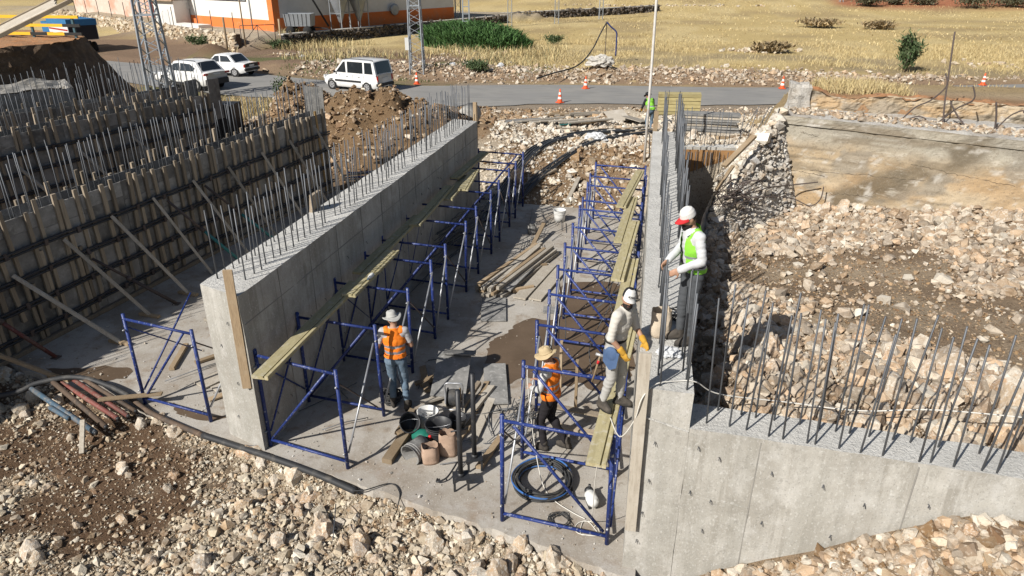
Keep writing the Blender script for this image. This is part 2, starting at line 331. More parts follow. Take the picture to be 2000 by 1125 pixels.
def fgmask(x, y):
    n = 1 - fbm(x, y, .8, 4, 14); return np.clip(sstep(.40, .60, n + .24 * sstep(-8.0, -4.5, x) - .10 + .07 * np.exp(-((yedge(np.minimum(x, .2)) - y) / .5) ** 2)), 0, 1)
def ground_col(x, y):
    n = fbm(x, y, .8, 4, 11); nb = fbm(x, y, .25, 3, 12); nf = fbm(x, y, 3.0, 3, 13)
    c = np.zeros(x.shape + (3,))
    def mixc(col, k): c[...] = c * (1 - k[..., None]) + np.array(col) * k[..., None]
    mixc((.20, .145, .095), np.ones_like(x))
    fr = ((y < yedge(np.minimum(x, .2)) + .3) & (y < 20)).astype(float)
    mixc((.115, .072, .044), fr); mixc((.33, .275, .20), fr * fgmask(x, y))
    hp = ((x > .4) & (y < 7.1)).astype(float); mixc((.26, .19, .125), hp)
    fl = ((x > .4) & (y > 7) & (y < 21.7)).astype(float); mixc((.225, .165, .11), fl); mixc((.36, .29, .205), fl * sstep(.5, .66, n) * .7)
    bk = ((y > 21.3) & (x > -9) & (y < 40)).astype(float)
    mixc((.44, .385, .30), bk); mixc((.22, .15, .09), bk * np.clip(sstep(.5, .62, nb) * .9 + 1.3 * np.exp(-(((x + 1.8) / 1.6) ** 2 + ((y - 24.2) / 1.6) ** 2)), 0, 1))
    hs = np.exp(-(((x + 12) / 4.5) ** 2 + ((y - 28.5) / 5) ** 2)) + np.exp(-(((x + 17) / 3) ** 2 + ((y - 32) / 4) ** 2))
    mixc((.27, .22, .165), sstep(34.5, 36.5, y) * (y < 47) * (x > -13))
    lf = ((x < -13) & (y > 20)).astype(float) * (1 - sstep(44, 47, y)); mixc((.24, .18, .11), lf); mixc((.13, .14, .055), lf * sstep(.5, .62, nf * .5 + nb * .5))
    mixc((.165, .108, .06), np.clip(hs * 2.2, 0, 1) * (y > 21.5) * (y < 37.5))
    f = sstep(46, 48.5, y - .02 * x)
    soilk = f * (1 - sstep(-15, -9, x)) * (1 - sstep(60, 64, y + (x + 30) * .25)); strip = f * (1 - sstep(50.5, 55, y - .1 * (x - 5) + 3 * (n - .5)))
    mixc((.47, .36, .165), f); mixc((.55, .44, .23), f * sstep(.45, .6, nb) * .7); mixc((.33, .25, .13), f * sstep(.55, .68, fbm(x, y * 2.2, .11, 4, 21)) * .75)
    mixc((.205, .14, .095), np.clip(soilk * 1.5, 0, 1) * sstep(.22, .42, n + .12)); mixc((.11, .13, .05), soilk * sstep(.56, .66, nb) * (y < 56) * .8)
    mixc((.25, .175, .115), strip * sstep(.2, .42, n + .1)); mixc((.29, .235, .145), f * (x > -8) * sstep(54, 57, y) * (1 - sstep(66, 76, y)) * sstep(.42, .55, fbm(x, y * 1.6, .12, 3, 91)) * .8)
    l1 = y - (58.6 - .654 * (x + 36)); l2 = (-33.7 + (y - 62) * .437) - x
    yard = np.where(x < -35, sstep(.3, 1.2, l1), sstep(.3, 1.2, l2) * sstep(61, 63, y)) * (1 - sstep(100, 115, y)); mixc((.36, .305, .23), yard)
    mixc((.13, .085, .055), np.clip(1.6 * np.exp(-(((x + 34) / 1.7) ** 2 + ((y - 51.5) / 1.2) ** 2)), 0, 1))
    red = sstep(25, 29, x - (y - 128) * .1) * sstep(126, 131, y + (fbm(x, y, .1, 3, 8) - .5) * 5) * (1 - sstep(170, 190, y)); mixc((.34, .135, .07), red)
    em = ((x > 3.9) & (y > 20.4) & (y < 38)).astype(float); mixc((.31, .19, .105), em * (1 - sstep(21.5, 24, y + (x - 4.2) * .2))); mixc((.36, .27, .15), em * sstep(21.5, 24, y + (x - 4.2) * .2))
    return c

xs = np.unique(np.round(np.concatenate([-np.geomspace(46, 900, 26)[::-1], np.arange(-45, -20, .55), np.arange(-20, -14, .3), np.arange(-14, 5, .19), np.arange(5, 32, .45), np.geomspace(32.5, 900, 30), [.15, .35, .55]]), 3))
ys = np.unique(np.round(np.concatenate([np.linspace(-60, 2.2, 10), np.arange(2.5, 9.6, .13), np.arange(9.7, 24, .22), np.arange(24, 37, .24), np.arange(37, 54, .4), np.geomspace(54.5, 1500, 90), [6.95, 7.05, 7.2]]), 3))
GX, GY = np.meshgrid(xs, ys); GZ = TZ(GX, GY); GC = ground_col(GX, GY)
nx, ny = len(xs), len(ys)
_V = np.stack([GX, GY, GZ], -1).reshape(-1, 3); _C = GC.reshape(-1, 3)
ii, jj = np.meshgrid(np.arange(nx - 1), np.arange(ny - 1)); a = (jj * nx + ii).ravel()
_F = np.stack([a, a + 1, a + nx + 1, a + nx], -1)
cxm = ((xs[:-1] + xs[1:]) / 2)[ii.ravel()]; cym = ((ys[:-1] + ys[1:]) / 2)[jj.ravel()]
reg = np.zeros(len(_F), int)                                   # 0 ground
reg[(cym < 9.75) & (cxm > -14.5) & (cxm < 8) & (cym > 2.2) & ((cxm < .35) | (cym < 7.0))] = 1     # foreground rubble
reg[(cxm >= .35) & (cym >= 7.0) & (cym < 21.7) & (cxm < 14)] = 2    # backfill
reg[(cym >= 21.5) & (cym < 36.5) & (cxm > -20) & (cxm < 9)] = 3      # bank behind the works
REG = {}
for i, nm in enumerate(('ground', 'rubble_ground', 'rubble_backfill', 'rubble_bank')):
    f = _F[reg == i]; u, inv = np.unique(f, return_inverse=True)
    REG[i] = link(nm, fast_mesh(nm, _V[u], inv.reshape(f.shape), [M['ground']], True, _C[u])); setp(REG[i], kind='structure')

# ------------------------------------------------------------------ road sheet
def ribbon(name, A, B, n, z, mat, kind='structure', nw=6):
    A = np.array(A); B = np.array(B); t = np.linspace(0, 1, n)
    def samp(P):
        P = np.array([tuple(p) for p in catmull([(q[0], q[1], 0) for q in P], 12)])[:, :2]
        s = np.r_[0, np.cumsum(np.linalg.norm(np.diff(P, axis=0), axis=1))]; s /= s[-1]
        return np.stack([np.interp(t, s, P[:, 0]), np.interp(t, s, P[:, 1])], -1)
    a = samp(A); b = samp(B); wv = np.linspace(0, 1, nw)
    jitter = (fbm(a[:, 0], a[:, 1], .9, 3, 31) - .5)[:, None] * .8
    a = a + jitter * np.array([0, 1]); P = a[:, None, :] * (1 - wv)[None, :, None] + b[:, None, :] * wv[None, :, None]
    V = np.concatenate([P, np.full(P.shape[:2] + (1,), z) + (0.03 * np.sin(wv * math.pi))[None, :, None]], -1).reshape(-1, 3)
    i, j = np.meshgrid(np.arange(nw - 1), np.arange(n - 1)); q = (j * nw + i).ravel()
    return setp(link(name, fast_mesh(name, V, np.stack([q, q + nw, q + nw + 1, q + 1], -1)[:, ::-1], [mat], True)), kind=kind)
ribbon('road', NEAR, FAR, 200, .012, M['asphalt'])

# ------------------------------------------------------------------ concrete floor slab
def jit(p, fr, am):
    v = mnoise.noise_vector(Vector(p) * fr); return (p[0] + v.x * am, p[1] + v.y * am, p[2])
edge = []
for x in np.arange(-12.6, .30, .075):
    y = yedge(x) + .16 * (fbm(np.array([x]), np.array([0.]), 2.6, 5, 41)[0] - .5) + random.gauss(0, .012)
    edge.append((x, y))
top = [(x, y, .0) for x, y in edge]; bot = [(x - .01, y - .03 + .03 * math.sin(x * 9), -.16) for x, y in edge]
n = len(edge); far = [(.3, 21.25), (-4, 21.45), (-8, 21.6), (-12.4, 21.8)]
m = MB(); m.add(top + bot, [(i, n + i, n + i + 1, i + 1) for i in range(n - 1)])
m.add(top + [(x, y, 0) for x, y in far], [tuple(range(n + len(far)))])
m.add([(x, y, 0) for x, y in far] + [(x, y + .02, -.2) for x, y in far], [(0, 4, 5, 1), (1, 5, 6, 2), (2, 6, 7, 3)])
slab = m.build('floor_slab', M['slab']); setp(slab, kind='structure')
def blob(name, pts, z, mat, amp=.16, parent=None):
    P = [(p.x, p.y) for p in catmull([(x, y, 0) for x, y in pts + pts[:1]], 14)][:-1]
    P = [(x + amp * (vnoise(x * 4, y * 4, 3) - .5) + amp * .6 * (vnoise(x * 11, y * 11, 4) - .5), y + amp * 1.5 * (vnoise(x * 4, y * 4, 6) - .5)) for x, y in P]
    m = MB(); m.add([(x, y, z) for x, y in P], [tuple(range(len(P)))]); o = m.build(name, mat, parent); return o
blob('wet_mud', [(-2.95, 12.2), (-2.4, 13.3), (-1.75, 13.7), (-1.8, 15.4), (-.5, 15.6), (-.05, 13.2), (-.1, 11.2), (-1.0, 11.0), (-2.1, 11.05), (-2.35, 10.6), (-2.75, 11.3)], .004, M['mud'], parent=slab)
blob('mud_stain', [(-11.0, 9.6), (-9.6, 9.9), (-9.3, 9.5), (-10.2, 9.35)], .004, M['mud'], parent=slab)
blob('mud_stain', [(-7.9, 9.0), (-6.9, 8.9), (-6.8, 8.75), (-7.7, 8.8)], .004, M['mud'], parent=slab)
# ================================================================== concrete walls
def block(name, q, z0, z1, mats, step=.22, amp=.012, fr=2.2, topamp=None, parent=None, ztop=None):
    """wall body over the ground quad q (4 xy, counter-clockwise); mats[0] sides, mats[1] top"""
    m = MB(); q = [np.array(p, float) for p in q]
    zt = ztop if ztop is not None else (lambda x, y: z1)
    def disp(p, istop):
        v = mnoise.noise_vector(Vector(p) * fr); w2 = mnoise.noise_vector(Vector(p) * fr * 5)
        dz = (v.z * amp * 1.2 + w2.z * amp * .7) if istop else 0
        return (p[0] + v.x * amp + w2.x * amp * .5, p[1] + v.y * amp + w2.y * amp * .5, p[2] + dz)
    def grid(P):
        nu, nv = len(P), len(P[0])
        m.add([p for r_ in P for p in r_], [(i * nv + j, (i + 1) * nv + j, (i + 1) * nv + j + 1, i * nv + j + 1) for i in range(nu - 1) for j in range(nv - 1)])
    nz = max(2, int((z1 - z0) / step) + 1)
    for k in range(4):
        a, b = q[k], q[(k + 1) % 4]; L = np.linalg.norm(b - a); nu = max(2, int(L / step) + 1)
        P = []
        for i in range(nu):
            c = a + (b - a) * i / (nu - 1); zz = zt(*c)
            P.append([disp((c[0], c[1], z0 + (zz - z0) * j / (nz - 1)), j == nz - 1) for j in range(nz)])
        m.cm = 0; grid(P)
    n01 = max(2, int(np.linalg.norm(q[1] - q[0]) / step) + 1); n12 = max(2, int(np.linalg.norm(q[2] - q[1]) / step) + 1)
    P = []
    for i in range(n01):
        r_ = []
        for j in range(n12):
            u, v = i / (n01 - 1), j / (n12 - 1)
            c = (q[0] * (1 - u) + q[1] * u) * (1 - v) + (q[3] * (1 - u) + q[2] * u) * v
            r_.append(disp((c[0], c[1], zt(*c)), True))
        P.append(r_)
    m.cm = 1; grid(P)
    bm = bmesh.new(); me = m.mesh(name, mats); bm.from_mesh(me); bmesh.ops.remove_doubles(bm, verts=bm.verts, dist=.0006); bmesh.ops.recalc_face_normals(bm, faces=bm.faces)
    bm.to_mesh(me); bm.free(); return link(name, me, parent)

_rb = MB(); _rb.cs = True; _rb.tube([(0, 0, 0), (0, 0, 1)], .0095, 6)
REBAR = _rb.mesh('rebar', M['rebar'])
def rebar(parent, x, y, z, h, tilt=.02, name='rebar', th=None):
    o = link(name, REBAR, parent, (x, y, z - .03), (random.gauss(0, tilt), random.gauss(0, tilt), random.uniform(0, 3)) if th is None else th, (1.15, 1.15, h + .03))
    return o
_tw = MB(); _tw.tube([(0, 0, 0), (.0, -.018, .012), (.012, -.03, -.02), (.02, -.028, -.055)], .0045, 5); _tw.tube([(.012, 0, 0), (.0, -.022, .01), (-.01, -.03, -.03)], .0045, 5)
TIE = _tw.mesh('tie_wire', M['rebar'])

# ---- left long wall
lw = empty('concrete_wall', (0, 0, 0), 0, 'long grey concrete wall with rows of rebar on top, left of the scaffolding', 'wall')
LWq = [(-6.42, 8.42), (-5.63, 8.13), (-5.29, 20.9), (-6.08, 21.1)]
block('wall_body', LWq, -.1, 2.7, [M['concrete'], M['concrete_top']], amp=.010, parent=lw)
def lerp(a, b, t): return (a[0] + (b[0] - a[0]) * t, a[1] + (b[1] - a[1]) * t)
for i in range(62):
    t = (i + .5) / 62 * .985 + .012
    for s, off in ((.22, 0), (.72, .004)):
        tt = t + random.gauss(0, .0018) + off
        if random.random() < .04: continue
        a = lerp(LWq[0], LWq[3], tt); b = lerp(LWq[1], LWq[2], tt); p = lerp(a, b, s + random.gauss(0, .025))
        rebar(lw, p[0], p[1], 2.7, random.gauss(1.08, .05), .013)
def strip(parent, p0, p1, w_, proud, nrm, name='formwork_joint', mat=None):
    p0 = Vector(p0); p1 = Vector(p1); m = MB(); m.beam(p0, p1, w_, proud * 2, up=nrm, ch=.3); return m.build(name, mat or M['concrete_top'], parent)
nl = Vector((12.77, -.34, 0)).normalized()
for t in (.085, .165, .245, .33, .41, .49, .57, .65, .735, .815, .9):
    p = lerp(LWq[1], LWq[2], t); strip(lw, (p[0], p[1], .02), (p[0], p[1], 2.68), .013, .006, nl, mat=M['joint'])
p = LWq[1]; q = LWq[2]; strip(lw, (p[0], p[1] + .05, 2.22), (q[0], q[1] - .05, 2.22), .013, .006, nl, mat=M['joint'])
for i in range(44):
    t = random.uniform(.03, .97); p = lerp(LWq[1], LWq[2], t); o = link('tie_wire', TIE, lw, (p[0] + .006, p[1], random.choice((.5, 1.0, 1.5, 1.95)) + random.gauss(0, .05)), (0, 0, R(90) + random.gauss(0, .4)), (.85, .85, .85))
for xx, zz in ((-6.2, 1.75), (-5.98, 1.15), (-6.1, .5), (-5.95, 2.2)):
    link('tie_wire', TIE, lw, (xx, 8.42 - (xx + 6.42) * .367 - .004, zz), (0, 0, random.gauss(0, .3)), (.85, .85, .85))
m = MB(); m.beam((-5.70, 8.105, 3.12), (-5.74, 8.125, 1.16), .13, .035, up=(.35, -1, 0)); m.build('edge_board', M['woodnew' if 0 else 'wood'], lw)
m = MB(); m.beam((-5.36, 20.95, 1.9), (-5.36, 20.96, 3.25), .13, .035, up=(0, -1, 0)); m.build('edge_board', M['wood'], lw)
m = MB(); m.box((-6.28, 12.0, 2.87), (.06, .36, .36), Matrix.Rotation(.12, 3, 'Y')); m.build('stop_board', M['batten'], lw)

# ---- right long wall
rw = empty('concrete_wall', (0, 0, 0), 0, 'narrow pale concrete wall with dense rebar, running back from worker in green vest', 'wall')
RWq = [(.055, 6.86), (.665, 6.84), (.70, 20.5), (-.04, 20.5)]
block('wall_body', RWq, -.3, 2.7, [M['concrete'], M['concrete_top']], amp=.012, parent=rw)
for i in range(70):
    t = (i + .4) / 70
    for s in (.40, .86):
        tt = t + random.gauss(0, .0016)
        if random.random() < .03 or (s > .8 and .075 < tt < .105): continue
        a = lerp(RWq[0], RWq[3], tt); b = lerp(RWq[1], RWq[2], tt); p = lerp(a, b, s + random.gauss(0, .03))
        rebar(rw, p[0], p[1], 2.7, random.gauss(1.15, .05), .013)
    if i > 45:
        a = lerp(RWq[0], RWq[3], t); b = lerp(RWq[1], RWq[2], t); p = lerp(a, b, .93); rebar(rw, p[0], p[1], 2.7, 1.1, .02)
m = MB(); m.beam((.105, 6.80, 3.18), (.115, 6.80, .68), .135, .035, up=(0, -1, 0)); m.build('edge_board', M['woodgrey'], rw)
m = MB(); m.beam((0.02, 20.58, 1.9), (.02, 20.58, 3.25), .13, .035, up=(0, -1, 0)); m.build('edge_board', M['wood'], rw)
strip(rw, (.14, 6.842, 2.33), (.66, 6.832, 2.20), .02, .008, (0, -1, 0), 'pour_line', M['concrete_top'])

# ---- near wing wall (front face flush with the wall end, top lower)
wg = empty('wing_wall', (0, 0, 0), 0, 'low concrete wing wall with one row of tall rebar, right foreground', 'wall')
WGq = [(.668, 6.835), (6.8, 6.42), (6.8, 6.92), (.70, 7.36)]
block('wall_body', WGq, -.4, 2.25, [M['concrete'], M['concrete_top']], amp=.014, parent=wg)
def wy(x): return 6.835 - (x - .668) * .0677
for x, y in [(1.11, 6.96), (1.29, 6.93), (1.52, 6.85), (1.67, 6.83), (1.92, 6.81), (2.0, 6.8), (2.24, 6.78), (2.45, 6.75), (2.67, 6.74), (3.02, 6.71), (3.13, 6.71), (3.34, 6.68), (3.6, 6.67), (3.74, 6.66), (.86, 6.98), (4.0, 6.66), (4.2, 6.64), (4.5, 6.62), (4.75, 6.6), (5.1, 6.58),
             (1.0, 7.26), (1.26, 7.23), (1.42, 7.2), (1.62, 7.18), (1.89, 7.14), (2.1, 7.12), (2.27, 7.1), (2.41, 7.09), (2.61, 7.07), (2.85, 7.06), (3.03, 7.05), (3.3, 7.02), (3.69, 6.98), (3.95, 6.97), (4.3, 6.95), (4.6, 6.93), (5.0, 6.9)]:
    rebar(wg, x, y, 2.25, random.gauss(1.52, .08), .045)
ng = Vector((-.0675, -1, 0)).normalized()
for x in (1.42, 3.0, 4.6):
    strip(wg, (x, wy(x), -.2), (x + .02, wy(x), 2.2), .014, .006, ng, mat=M['joint'])
strip(wg, (.7, wy(.7), 1.32), (1.42, wy(1.42), 1.27), .014, .007, ng, mat=M['concrete'])
strip(wg, (.7, wy(.7), .62), (1.42, wy(1.42), .58), .05, .006, ng, 'pour_line', M['concrete'])
for x, z in ((.78, 2.02), (1.02, 1.92), (1.60, 1.84), (2.15, 1.78), (2.6, 1.62), (3.2, 1.75), (4.0, 1.55), (.76, 1.38), (1.6, 1.12), (2.35, 1.1), (.95, .84), (1.0, 1.3)):
    link('tie_wire', TIE, wg, (x, wy(x) - .004, z), (0, 0, random.gauss(0, .4)), (.9, .9, .9))
for x, z in ((.30, 2.0), (.27, 1.45), (.24, .95), (.2, .5)):
    link('tie_wire', TIE, rw, (x, 6.845, z), (0, 0, random.gauss(0, .3)), (.9, .9, .9))

# ---- far wing: brown ply shuttering with rebar above
fw = empty('far_wing_wall', (0, 0, 0), 0, 'brown plywood shuttering with leaning rebar above the dark pit', 'wall')
block('pour_body', [(.75, 21.72), (4.6, 22.1), (4.6, 22.45), (.75, 22.1)], -.4, 2.02, [M['concrete'], M['concrete_top']], amp=.02, parent=fw)
for k in range(3):
    x0 = .76 + k * .62; m = MB(); m.box((x0 + .305, 21.66 + k * .06, .75), (.605, .03, 2.4), Matrix.Rotation(.098, 3, 'Z')); m.build('shutter_panel', M['brownply'], fw)
for i in range(13): rebar(fw, .82 + i * .115 + random.gauss(0, .02), 21.60 + i * .011, -.3, 2.2, .012)
for i in range(26):
    x = .95 + i * .145; y = 21.95 + (x - .75) * .1 + random.gauss(0, .06)
    if 9 < i < 15 and random.random() < .8: rebar(fw, x, y, 2.02, 1.25, th=(random.gauss(0, .03), .32 + random.gauss(0, .06), 0))
    else: rebar(fw, x, y, 2.02, random.gauss(1.02, .1), .03)

# ---- old demolished abutment on the right
ow = empty('old_abutment', (0, 0, 0), 0, 'weathered tan old concrete abutment with broken edge and parapet, right of pit', 'wall')
def rough_sheet(name, P, mat, parent, amp, fr, nrm, seed=0, amp2=None):
    """P: rows of points (grid) pushed along nrm by noise"""
    nu, nv = len(P), len(P[0]); nrm = Vector(nrm); vs = []
    for r_ in P:
        for p in r_:
            p = Vector(p); k = mnoise.fractal(p * fr + Vector((seed, 0, 0)), 1.0, 2.0, 4); k2 = mnoise.fractal(p * fr * 4.3 + Vector((0, seed, 3)), .8, 2.0, 3); vs.append(p + nrm * (k * amp + k2 * (amp2 if amp2 is not None else amp * .3)))
    m = MB(); m.add(vs, [(i * nv + j, (i + 1) * nv + j, (i + 1) * nv + j + 1, i * nv + j + 1) for i in range(nu - 1) for j in range(nv - 1)])
    return m.build(name, mat, parent)
OA, OB = Vector((3.3, 19.85, 0)), Vector((11.2, 16.5, 0)); od = (OB - OA).normalized(); on = Vector((od.y, -od.x, 0))
def owp(s, z, back=0): p = OA + od * s - on * back; return (p.x, p.y, z)
P = []
for i in range(150):
    s = -1.0 + 9.4 * i / 149; r_ = []
    for j in range(64):
        z = -.6 + 4.0 * j / 63
        lim = max(s, -1.1 + .0) if z > 3.39 else s
        # broken left end: the face stops where the slope begins
        smin = -1.0 + (z - .4) / 3.0 * 1.0
        r_.append(owp(max(s, smin + .12 * mnoise.noise(Vector((z * 3, 7, 1)))), z))
    P.append(r_)
ff = rough_sheet('front_face', P, M['oldface'], ow, .035, 1.6, on)
def face_col(me, zt, zs=1.0):
    n = len(me.vertices); co = np.empty(n * 3); me.vertices.foreach_get('co', co); co = co.reshape(-1, 3); s = (co[:, 0] - OA.x) * od.x + (co[:, 1] - OA.y) * od.y; z = co[:, 2]
    c = np.tile(np.array([.36, .275, .175]), (n, 1)); mix = lambda col, k: c.__setitem__(slice(None), c * (1 - k[:, None]) + np.array(col) * k[:, None])
    mix((.42, .34, .235), sstep(.45, .62, fbm(s, z * 3, .8, 4, 71))); mix((.37, .25, .135), sstep(.5, .64, fbm(s, z * 3.2, .6, 4, 72)) * .6)
    mix((.30, .285, .24), sstep(-.25, .25, z - zt + .5 * (fbm(s, z, .8, 4, 73) - .5)) * .85); mix((.22, .2, .165), sstep(.55, .65, fbm(s, z * 1.6, 1.1, 4, 74)) * .7)
    # dark damp stain climbing to the right
    d_ = (z - (1.15 + (s - 1.4) * .62)); mix((.12, .096, .064), np.clip(np.exp(-(d_ / .36) ** 2) * 1.4, 0, 1) * sstep(.9, 1.6, s) * (1 - sstep(4.4, 5.0, s)) * sstep(.25, .48, fbm(s, z, 1.5, 4, 75)) * .85)
    mix((.50, .475, .43), sstep(.68, .74, fbm(s * 1.6, z * 2, 2.2, 4, 76)) * .6); mix((.17, .135, .09), sstep(.60, .68, fbm(s * .35, z * 5, 1.5, 4, 77)) * .65)
    a = me.attributes.new('Col', 'FLOAT_COLOR', 'POINT'); c4_ = np.ones((n, 4), np.float32); c4_[:, :3] = c; a.data.foreach_set('color', c4_.ravel())
face_col(ff.data, 2.75)
P = [[owp(-.02 + 8.4 * i / 60, 3.395 - .02 * (j == 0), .02 + 2.4 * j / 10) for j in range(11)] for i in range(61)]
rough_sheet('ledge', P, M['brokenconc'], ow, .055, 2.5, (0, 0, 1))
# cap strip: lighter band under the edge
P = [[owp(-.02 + 8.4 * i / 110, z) for z in (3.19, 3.2, 3.24, 3.28, 3.32, 3.36, 3.40)] for i in range(111)]
P = [[(p[0] + on.x * (.005 if j == 0 else .045), p[1] + on.y * (.005 if j == 0 else .045), p[2] + (.02 * mnoise.noise(Vector(p) * 3) if j > 4 else 0)) for j, p in enumerate(r_)] for r_ in P]
cb = rough_sheet('cap_band', P, M['oldface'], ow, .02, 2.0, on, 2, .018); face_col(cb.data, 2.0)
m = MB()
for i in range(0):
    a = owp(.5 + 3.6 * i / 40, 3.2 + .012 * mnoise.noise(Vector((i * .6, 0, 0)))); b = owp(.5 + 3.6 * (i + 1) / 40, 3.2 + .012 * mnoise.noise(Vector(((i + 1) * .6, 0, 0))))
    m.beam((a[0] + on.x * .03, a[1] + on.y * .03, a[2]), (b[0] + on.x * .03, b[1] + on.y * .03, b[2]), .012, .014)
# cracks and pour lines in the face
M['crack'] = pmat('crack', (.07, .055, .04), rough=1)
for s0, s1, z0, z1, sd in ((.9, 3.6, 2.05, 2.2, 1), (.2, 1.3, 2.0, 1.95, 2), (3.2, 5.4, 2.55, 2.35, 3), (.5, .95, 3.02, 2.95, 4), (1.4, 2.6, 1.5, 1.62, 5)):
    pts = []
    for i in range(40):
        t = i / 39; q_ = owp(s0 + (s1 - s0) * t, z0 + (z1 - z0) * t + .05 * mnoise.fractal(Vector((t * 9, sd * 5, 0)), .8, 2, 4)); k = mnoise.fractal(Vector(q_) * 1.6, 1.0, 2.0, 4) * .035 + mnoise.fractal(Vector(q_) * 1.6 * 4.3 + Vector((0, 0, 3)), .8, 2.0, 3) * .0105; pts.append(Vector(q_) + on * k)
    m = MB(); m.tube(pts, [.004 + .010 * abs(mnoise.noise(Vector((i * .7, sd, 0)))) for i in range(40)], 5); m.build('crack_line', M['crack'], ow)
# sloping broken end towards the pit
A0, A1 = Vector((1.35, 17.1, .75)), Vector((3.32, 19.9, 3.42)); B0, B1 = Vector((2.05, 21.5, 1.3)), Vector((3.7, 22.2, 3.0))
P = []
for i in range(56):
    u = i / 55; r_ = []
    for j in range(56):
        v = j / 55
        lo = A0.lerp(B0, u); hi = A1.lerp(B1, u); q_ = lo.lerp(hi, v); r_.append(q_)
    P.append(r_)
rough_sheet('broken_end', P, M['brokenconc'], ow, .28, 1.3, (-.6, -.4, .7), 3, .13)
A0b = Vector((1.30, 17.0, .7)); P = []
for i in range(64):
    v = i / 63; top_ = A0b.lerp(Vector((3.30, 19.86, 3.40)), v)
    r_ = []
    for j in range(48):
        u = j / 47; bs = Vector((1.55, 17.0, .4)).lerp(Vector((4.1, 19.42, .5)), v); r_.append(top_.lerp(bs, u))
    P.append(r_)
rough_sheet('broken_base', P, M['brokenconc'], ow, .16, 1.5, (-.3, -.9, .25), 9, .045)
# side wall of the pit under the broken end
P = [[Vector((1.42 + .17 * (y - 17.3) + .02, y, z)) for z in np.linspace(-.6, 1.5, 10)] for y in np.linspace(16.9, 21.9, 20)]
rough_sheet('pit_side', P, M['brokenconc'], ow, .12, 1.6, (-1, 0, 0), 4)
# parapet behind the ledge
PA, PB = Vector((3.9, 21.0, 0)), Vector((12.5, 19.2, 0)); pd_ = (PB - PA).normalized(); pn = Vector((pd_.y, -pd_.x, 0))
P = []
for i in range(140):
    s = 8.7 * i / 139; topz = 3.92 - .02 * s + .05 * mnoise.noise(Vector((s * 2.1, 3, 0))) - (.16 * math.exp(-((s - 1.2) / .7) ** 2))
    P.append([tuple(PA + pd_ * s + Vector((0, 0, 3.2 + (topz - 3.2) * j / 19))) for j in range(20)])
pp = rough_sheet('parapet', P, M['oldface'], ow, .12, 1.8, pn, 5, .05); face_col(pp.data, 3.9)
P = []
for i in range(90):
    s = 8.7 * i / 89; topz = 3.90 - .02 * s + .05 * mnoise.noise(Vector((s * 2.1, 3, 0))) - (.16 * math.exp(-((s - 1.2) / .7) ** 2))
    P.append([tuple(PA + pd_ * s - pn * (.6 * j / 6) + Vector((0, 0, topz))) for j in range(7)])
M['redsoil'] = pmat('red_soil', (.30, .165, .085), [(2.5, (.42, .17, .06), .5, .64, .6), (8, (.2, .13, .08), .5, .7, .6), (30, (.4, .33, .25), .6, .72, .5)], rough=1, bump=[(9, .8, .05), (40, .7, .02)])
rough_sheet('soil_cap', P, M['redsoil'], ow, .09, 3.0, (0, 0, 1), 6)
# pale pillar stump at the parapet's left end
m = MB(); P = []
bm = bmesh.new(); bmesh.ops.create_cube(bm, size=1.0); bmesh.ops.subdivide_edges(bm, edges=bm.edges[:], cuts=9, use_grid_fill=True)
for v in bm.verts:
    p = Vector((v.co.x * .5 + 3.85, v.co.y * .6 + 21.2, v.co.z * 1.0 + 3.55)); k = mnoise.fractal(p * 3.2, 1, 2, 4); v.co = p + Vector((v.co.x, v.co.y, v.co.z * .6)).normalized() * k * .11
me = bpy.data.meshes.new('pillar_stump'); bm.to_mesh(me); bm.free(); me.materials.append(M['brokenconc']); link('pillar_stump', me, ow)
# bent old reinforcement
def bent(parent, pts, r=.014, mat='oldrebar', name='bent_rebar', n=6):
    m = MB(); m.cs = True; m.tube(catmull(pts, 8), r, n); return m.build(name, M[mat], parent)
def L3(s, back, z): s = (s - 6.0) * .85 + 3.6; p = OA + od * s - on * back; return (p.x, p.y, z)
bent(ow, [L3(4.9, 1.0, 3.4), L3(5.2, 1.0, 3.75), L3(5.55, 1.05, 3.95), L3(5.85, 1.1, 4.3), L3(5.75, 1.1, 4.6)], .02)
bent(ow, [L3(6.0, 1.1, 3.4), L3(5.9, 1.1, 4.0), L3(5.82, 1.12, 4.7), L3(5.75, 1.15, 5.3), L3(5.72, 1.2, 5.55)], .022)
bent(ow, [L3(5.85, 1.1, 3.4), L3(6.25, 1.1, 3.8), L3(6.6, 1.1, 4.05), L3(6.5, 1.15, 4.35)], .02)
bent(ow, [L3(6.6, 1.05, 3.38), L3(6.3, 1.05, 3.65), L3(6.05, 1.0, 3.95)], .02)
bent(ow, [L3(7.3, .95, 3.38), L3(7.25, .95, 3.7), L3(7.15, .95, 4.05)], .024)
bent(ow, [L3(7.3, .95, 3.4), L3(7.55, 1.0, 3.75), L3(7.8, 1.0, 3.9), L3(7.85, 1.0, 3.85)], .016)
bent(ow, [L3(5.0, .9, 3.4), L3(5.3, .9, 3.55), L3(5.55, .95, 3.5), L3(5.4, 1, 3.42)], .016)
bent(ow, [(2.0, 17.75, 1.75), (2.6, 18.25, 1.72), (3.05, 18.7, 1.75), (3.75, 19.2, 1.72), (4.3, 19.1, 1.85)], .016)
bent(ow, [(2.0, 17.72, 1.7), (2.9, 18.5, 1.55), (3.7, 19.1, 1.38), (4.2, 19.1, 1.2), (4.42, 19.05, 1.4), (4.45, 19.05, 1.75)], .016)
